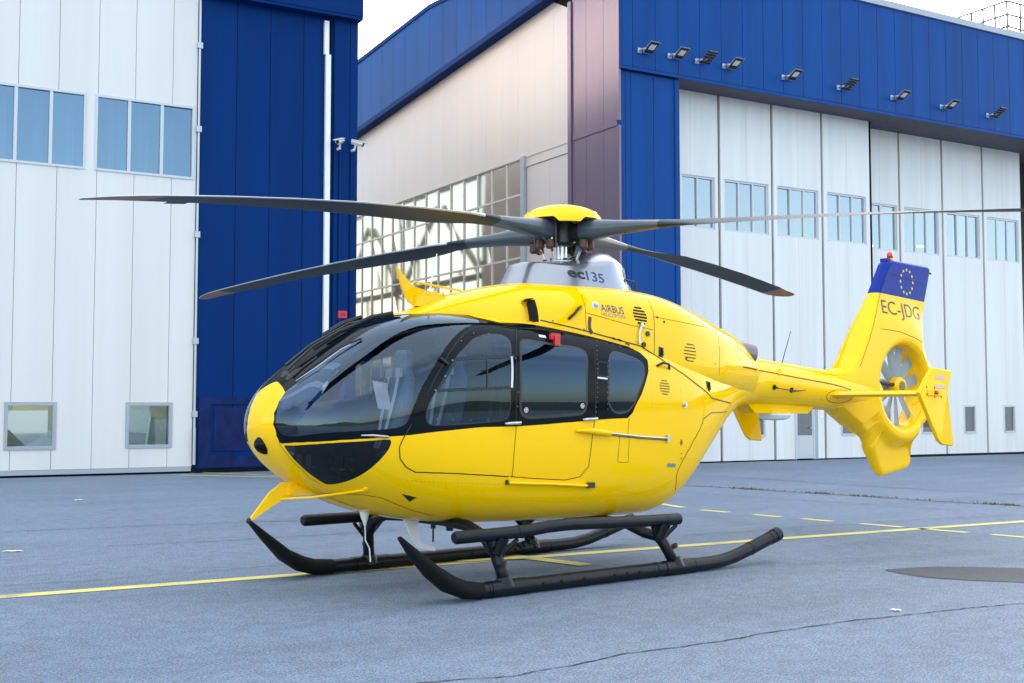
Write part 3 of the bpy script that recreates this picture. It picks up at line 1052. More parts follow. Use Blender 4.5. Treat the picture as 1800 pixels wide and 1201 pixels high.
for i, (a, k) in enumerate([(18.50, 's'), (19.48, 's'), (20.41, 'l'), (21.35, 's'), (23.52, 's'), (25.67, 'l'), (27.89, 's'), (30.07, 's'), (32.24, 'l')]):
    flood(a, 10.93, 'square' if k == 's' else 'louvre',
          ('grey square floodlight with glass face' if k == 's' else 'dark slatted floodlight') + ', %s from the left along the blue fascia' % ordn[i])

def seccam(a, sgn, label):
    r = empty('security_camera', FR(a, bL - .06, 8.0), label, 'camera', 'security cameras on the blue corner')
    m = MB(FR)
    m.tube([(a, bL - .06, 7.97), (a, bL - .20, 7.97)], .035, 8)
    m.tube([(a, bL - .20, 7.95), (a + .02 * sgn, bL - .26, 8.08)], .025, 8)
    m.build('bracket', M['white'], r)
    m = MB(FR)
    p0 = Vector((a - .06 * sgn, bL - .22, 8.17))
    p1 = Vector((a + .15 * sgn, bL - .42, 8.07))
    m.tube([p0, p1], [(.075, .065), (.075, .065)], 4)
    m.tube([p0 + Vector((0, 0, .05)), p1 + Vector((.07 * sgn, -.04, .04))], [(.09, .02), (.09, .02)], 4)
    m.build('housing', M['white'], r)
    m = MB(FR)
    m.tube([p1, p1 + (p1 - p0).normalized() * .01], .045, 10)
    m.build('lens', M['ink'], r)
seccam(11.04, -1, 'white security camera pointing left from the blue hangar corner')
seccam(11.42, 1, 'white security camera pointing right from the blue hangar corner')
r = empty('alarm_box', FR(11.18, bL - .06, 3.74), 'red alarm call box on the blue wall beside the white downpipe', 'alarm box')
m = MB(FR)
m.box((11.07, bL - .14, 3.74), (11.29, bL - .061, 3.92))
m.build('case', M['red'], r)
m = MB(FR)
m.box((11.13, bL - .15, 3.79), (11.19, bL - .141, 3.87))
m.box((11.22, bL - .15, 3.79), (11.24, bL - .141, 3.87))
m.build('button', mat('alarm_dark', (.25, .01, .02), .5), r)

rp = empty('roof_platform', FR(34.5, 27, 13.5), 'galvanised railed service platform on the roof at the top right', 'platform')
m = MB(FR)
P_ = lambda a, b, z: (a, b, z)
hr = MB(FR)
for z in (15.52, 15.98, 16.48):
    hr.tube([(37.35, 28.0, z), (37.35, 30.6, z)], .04, 6)
    hr.tube([(37.35, 28.0, z), (41.5, 28.0, z)], .04, 6)
    hr.tube([(38.6, 30.6, z), (37.35, 30.6, z)], .04, 6)
    hr.tube([(38.9, 28.4, z - .35), (38.9, 30.4, z - .35)], .03, 6)
for i in range(6):
    hr.tube([(37.35, 28.0 + i * .52, 13.6 if i > 2 else 15.4), (37.35, 28.0 + i * .52, 16.48)], .045, 6)
for i in range(1, 6):
    hr.tube([(37.35 + i * .75, 28.0, 15.4), (37.35 + i * .75, 28.0, 16.48)], .045, 6)
    hr.tube([(37.9 + i * .3, 29.6, 13.8), (37.9 + i * .3, 29.6, 16.2)], .03, 6)
hr.build('railing', M['rail_grey'], rp)
m.box((37.3, 27.95, 15.28), (41.5, 29.3, 15.42))
m.build('deck', M['galv'], rp)
m = MB(FR)
m.tube([(37.4, 28.05, 13.6), (37.4, 28.05, 15.3)], .09, 8)
m.tube([(39.2, 28.05, 13.6), (39.2, 28.05, 15.3)], .09, 8)
m.tube([(39.2, 28.05, 14.0), (38.2, 28.05, 15.3)], .05, 8)
m.build('stanchion', M['galv'], rp)

# ---- fuselage profile tables
X0=.14
def pchip(xs,ys):
    xs=np.array(xs,float);ys=np.array(ys,float);h=np.diff(xs);dl=np.diff(ys)/h
    d=np.zeros_like(ys)
    for i in range(1,len(xs)-1):
        if dl[i-1]*dl[i]>0:
            w1=2*h[i]+h[i-1];w2=h[i]+2*h[i-1];d[i]=(w1+w2)/(w1/dl[i-1]+w2/dl[i])
    d[0]=dl[0];d[-1]=dl[-1]
    def f(x):
        x=np.clip(np.asarray(x,float),xs[0],xs[-1]);i=np.clip(np.searchsorted(xs,x)-1,0,len(xs)-2)
        t=(x-xs[i])/h[i]
        return ((2*t**3-3*t**2+1)*ys[i]+(t**3-2*t**2+t)*h[i]*d[i]+(-2*t**3+3*t**2)*ys[i+1]+(t**3-t**2)*h[i]*d[i+1])
    return f
def tab(pts,sm=.06,x0=X0):
    # pchip in q=sqrt(x-x0), then box-smoothed
    f=pchip([math.sqrt(max(p[0]-x0,0)) for p in pts],[p[1] for p in pts])
    g=np.linspace(0,3,1501);v=f(g)
    k=max(1,int(sm/2/.002)); 
    if k>1:
        ker=np.ones(2*k+1)/(2*k+1);pad=np.concatenate([2*v[0]-v[k:0:-1],v,2*v[-1]-v[-2:-k-2:-1]])
        v2=np.convolve(pad,ker,'valid');pad=np.concatenate([2*v2[0]-v2[k:0:-1],v2,2*v2[-1]-v2[-2:-k-2:-1]]);v=np.convolve(pad,ker,'valid')
    return lambda x:np.interp(np.sqrt(np.maximum(np.asarray(x,float)-x0,0)),g,v)
PW=tab([(.14,0),(.16,.19),(.215,.38),(.3,.50),(.45,.60),(.7,.69),(1.0,.745),(1.4,.775),(2,.79),(3.2,.79),(3.8,.775),(4.3,.72),(4.8,.59),(5.2,.455),(5.6,.31),(5.85,.26),(6.4,.235),(7.7,.205),(8.4,.17)])
PT=tab([(.14,1.35),(.165,1.48),(.307,1.70),(.42,1.80),(.73,2.01),(1.1,2.20),(1.4,2.275),(1.8,2.30),(2.6,2.29),(3.4,2.24),(4.4,2.15),(5.2,2.07),(5.85,2.03),(7.66,1.886),(8.4,1.85)])
PB=tab([(.14,1.35),(.18,1.19),(.28,1.05),(.5,.875),(1.0,.66),(1.5,.55),(2.1,.505),(3.2,.485),(3.7,.48),(4.0,.475),(4.3,.555),(4.6,.76),(5.0,1.09),(5.4,1.38),(5.85,1.52),(7.66,1.462),(8.4,1.46)])
PZ=tab([(.14,1.35),(.6,1.34),(1.5,1.44),(3.2,1.50),(4.2,1.53),(5.0,1.64),(5.85,1.77),(7.66,1.67),(8.4,1.65)])
PNT=tab([(.14,2.1),(.6,2.3),(1.2,2.7),(2,3.1),(3.2,3.1),(4.5,2.5),(5.85,2.1),(8.4,2.0)])
PNB=tab([(.14,2.1),(.6,2.2),(1.2,2.7),(2,3.4),(3.4,3.8),(4.5,3.1),(5.85,2.1),(8.4,2.0)])
def pod(x,ph,off=0):
    """port-side half: ph in [-90,90] degrees; returns (...,3)"""
    x=np.asarray(x,float);p=np.radians(ph);c=np.maximum(np.cos(p),0);s=np.sin(p)
    up=s>=0;n=np.where(up,PNT(x),PNB(x));h=np.where(up,PT(x)-PZ(x),PZ(x)-PB(x))
    r=(c**n+np.abs(s)**n+1e-12)**(-1/n)
    return np.stack([x+0*c,-PW(x)*r*c,PZ(x)+h*r*s],-1)
CX0=1.30
CW=tab([(1.30,.02),(1.5,.16),(2.0,.38),(2.4,.50),(3.0,.60),(3.6,.66),(4.2,.67),(4.8,.60),(5.3,.48),(5.75,.33)],.05,CX0)
CT=tab([(1.30,2.24),(1.5,2.31),(2.04,2.50),(2.64,2.62),(3.4,2.655),(4.1,2.62),(4.6,2.53),(4.96,2.43),(5.5,2.27),(5.75,2.12)],.05,CX0)
CZ=tab([(1.30,2.235),(1.6,2.24),(1.95,2.22),(2.2,2.13),(3.0,2.05),(4.2,1.95),(5.0,1.9),(5.75,1.9)],.05,CX0)
CN=tab([(1.30,2.2),(2.2,2.6),(3.0,3.2),(4.2,3.0),(5.0,2.5),(5.75,2.2)],.05,CX0)
def cowl(x,ph):
    x=np.asarray(x,float);p=np.radians(ph);c=np.maximum(np.cos(p),0);s=np.sin(p);n=CN(x)
    h=np.where(s>=0,CT(x)-CZ(x),np.interp(x,[1.3,1.95,2.2],[.01,.03,.35]))
    r=(c**n+np.abs(s)**n+1e-12)**(-1/n)
    return np.stack([x+0*c,-CW(x)*r*c,CZ(x)+h*r*s],-1)
def xs(S,x0=X0,k=.15): return x0+S*S/(S+k)

REG={"glass":[[0.1854,-17.8],[0.1708,4.4],[0.1743,27.0],[0.1973,50.6],[0.2318,59.0],[0.2645,60.4],[0.3087,58.8],[0.3808,60.8],[0.4716,61.6],[0.5977,64.0],[0.7933,65.8],[0.929,67.2],[1.0596,67.4],[1.225,66.2],[1.42,80.0],[1.86,80.0],[1.88,60.0],[1.9249,52.2],[1.7352,48.2],[1.5916,43.0],[1.454,36.6],[1.3222,28.6],[1.2136,20.4],[1.1565,16.0],[1.0938,7.8],[1.0539,1.4],[1.0198,-2.0],[0.9573,-3.4],[0.8441,-3.4],[0.6811,-2.8],[0.5315,-3.8],[0.4232,-5.6],[0.329,-8.6],[0.2056,-21.0]],"canopy":[[0.3,95.0],[0.3,88.0],[0.255,60.0],[0.2098,55.0],[0.1743,38.8],[0.1642,6.4],[0.1779,-27.8],[0.1973,-41.4],[0.2456,-27.2],[0.3138,-19.8],[0.3966,-15.4],[0.5151,-11.6],[0.6532,-9.4],[0.8441,-8.4],[1.0539,-8.8],[1.2593,-8.4],[1.4081,-8.2],[1.5687,-7.8],[1.7294,-7.4],[1.9134,-7.6],[2.1033,-7.8],[2.2646,-7.6],[2.4259,-7.4],[2.5873,-7.0],[2.7545,-6.8],[2.9564,-6.4],[3.1641,-6.0],[3.3777,-6.0],[3.447,-3.2],[3.5624,8.4],[3.6779,24.4],[3.7068,32.8],[3.649,38.0],[3.5278,41.6],[3.3488,45.6],[3.1815,49.8],[2.9737,51.4],[2.7776,53.6],[2.5585,53.8],[2.351,54.6],[2.1148,53.6],[1.93,60.0],[1.93,95.0]],"front_door":[[1.071,-2.2],[1.0141,-8.8],[0.9743,-15.4],[0.9914,-22.4],[1.0539,-27.4],[1.1451,-30.0],[1.2822,-29.6],[1.4253,-29.4],[1.5744,-29.4],[1.7294,-29.8],[1.8962,-30.2],[2.0688,-30.6],[2.0688,-21.0],[2.0745,-14.6],[2.0861,-7.8],[2.0861,0.2],[2.0918,9.4],[2.0976,18.4],[2.1148,27.2],[2.1551,36.4],[2.2473,48.2],[1.994,49.6],[1.7984,47.0],[1.6663,43.0],[1.5113,35.6],[1.3566,25.2],[1.2765,18.8],[1.2079,12.4],[1.1394,5.2]],"front_win":[[1.2765,-4.8],[1.4597,-5.2],[1.6433,-5.2],[1.7984,-4.8],[1.9594,-4.6],[2.0112,-2.2],[2.0285,5.0],[2.0285,13.0],[2.04,20.8],[2.0573,28.4],[2.0976,36.6],[2.0918,39.8],[2.0458,42.2],[1.9019,42.6],[1.7467,40.0],[1.6261,34.8],[1.5113,29.8],[1.3566,18.4],[1.2365,8.4],[1.1965,2.0],[1.2136,-3.2]],"slide_door":[[2.2473,48.2],[2.1551,36.4],[2.1148,27.2],[2.0976,18.4],[2.0918,9.4],[2.0861,0.2],[2.0861,-7.8],[2.0745,-14.6],[2.0688,-21.0],[2.0688,-30.6],[2.3164,-31.8],[2.4893,-32.4],[2.6565,-33.0],[2.8295,-31.8],[2.916,-27.4],[2.9276,-20.8],[2.9449,-13.8],[2.9795,-4.8],[2.9795,3.6],[2.9795,13.2],[2.9968,22.6],[3.0256,32.0],[3.0372,38.4],[3.0199,45.4],[2.9333,48.0],[2.7661,48.2],[2.6104,48.8],[2.4259,48.6]],"slide_win":[[2.2819,38.8],[2.4662,37.6],[2.6507,36.4],[2.8468,35.6],[2.9103,34.0],[2.916,30.8],[2.8814,21.0],[2.8699,11.0],[2.8699,0.6],[2.8237,-2.2],[2.6161,-2.6],[2.4144,-2.8],[2.2127,-3.0],[2.1551,-1.2],[2.1436,2.0],[2.1494,10.8],[2.1551,19.4],[2.1724,27.8],[2.2127,36.6],[2.2415,38.4]],"rear_win":[[3.2392,34.0],[3.3142,36.2],[3.5797,31.6],[3.6259,28.6],[3.6086,21.4],[3.5278,11.6],[3.4585,1.6],[3.3835,-2.2],[3.2565,-3.0],[3.1757,-0.8],[3.1468,3.6],[3.1526,13.0],[3.1699,22.0],[3.2045,31.2]],"chin":[[0.2141,-41.4],[0.2228,-37.4],[0.3037,-23.6],[0.4125,-16.8],[0.537,-13.0],[0.6867,-10.8],[0.8836,-10.0],[0.9063,-12.0],[0.8893,-16.8],[0.8271,-24.6],[0.7427,-35.6],[0.6644,-46.4],[0.5811,-58.4],[0.559,-60.2],[0.477,-59.0],[0.3703,-56.2],[0.2693,-50.6]]}
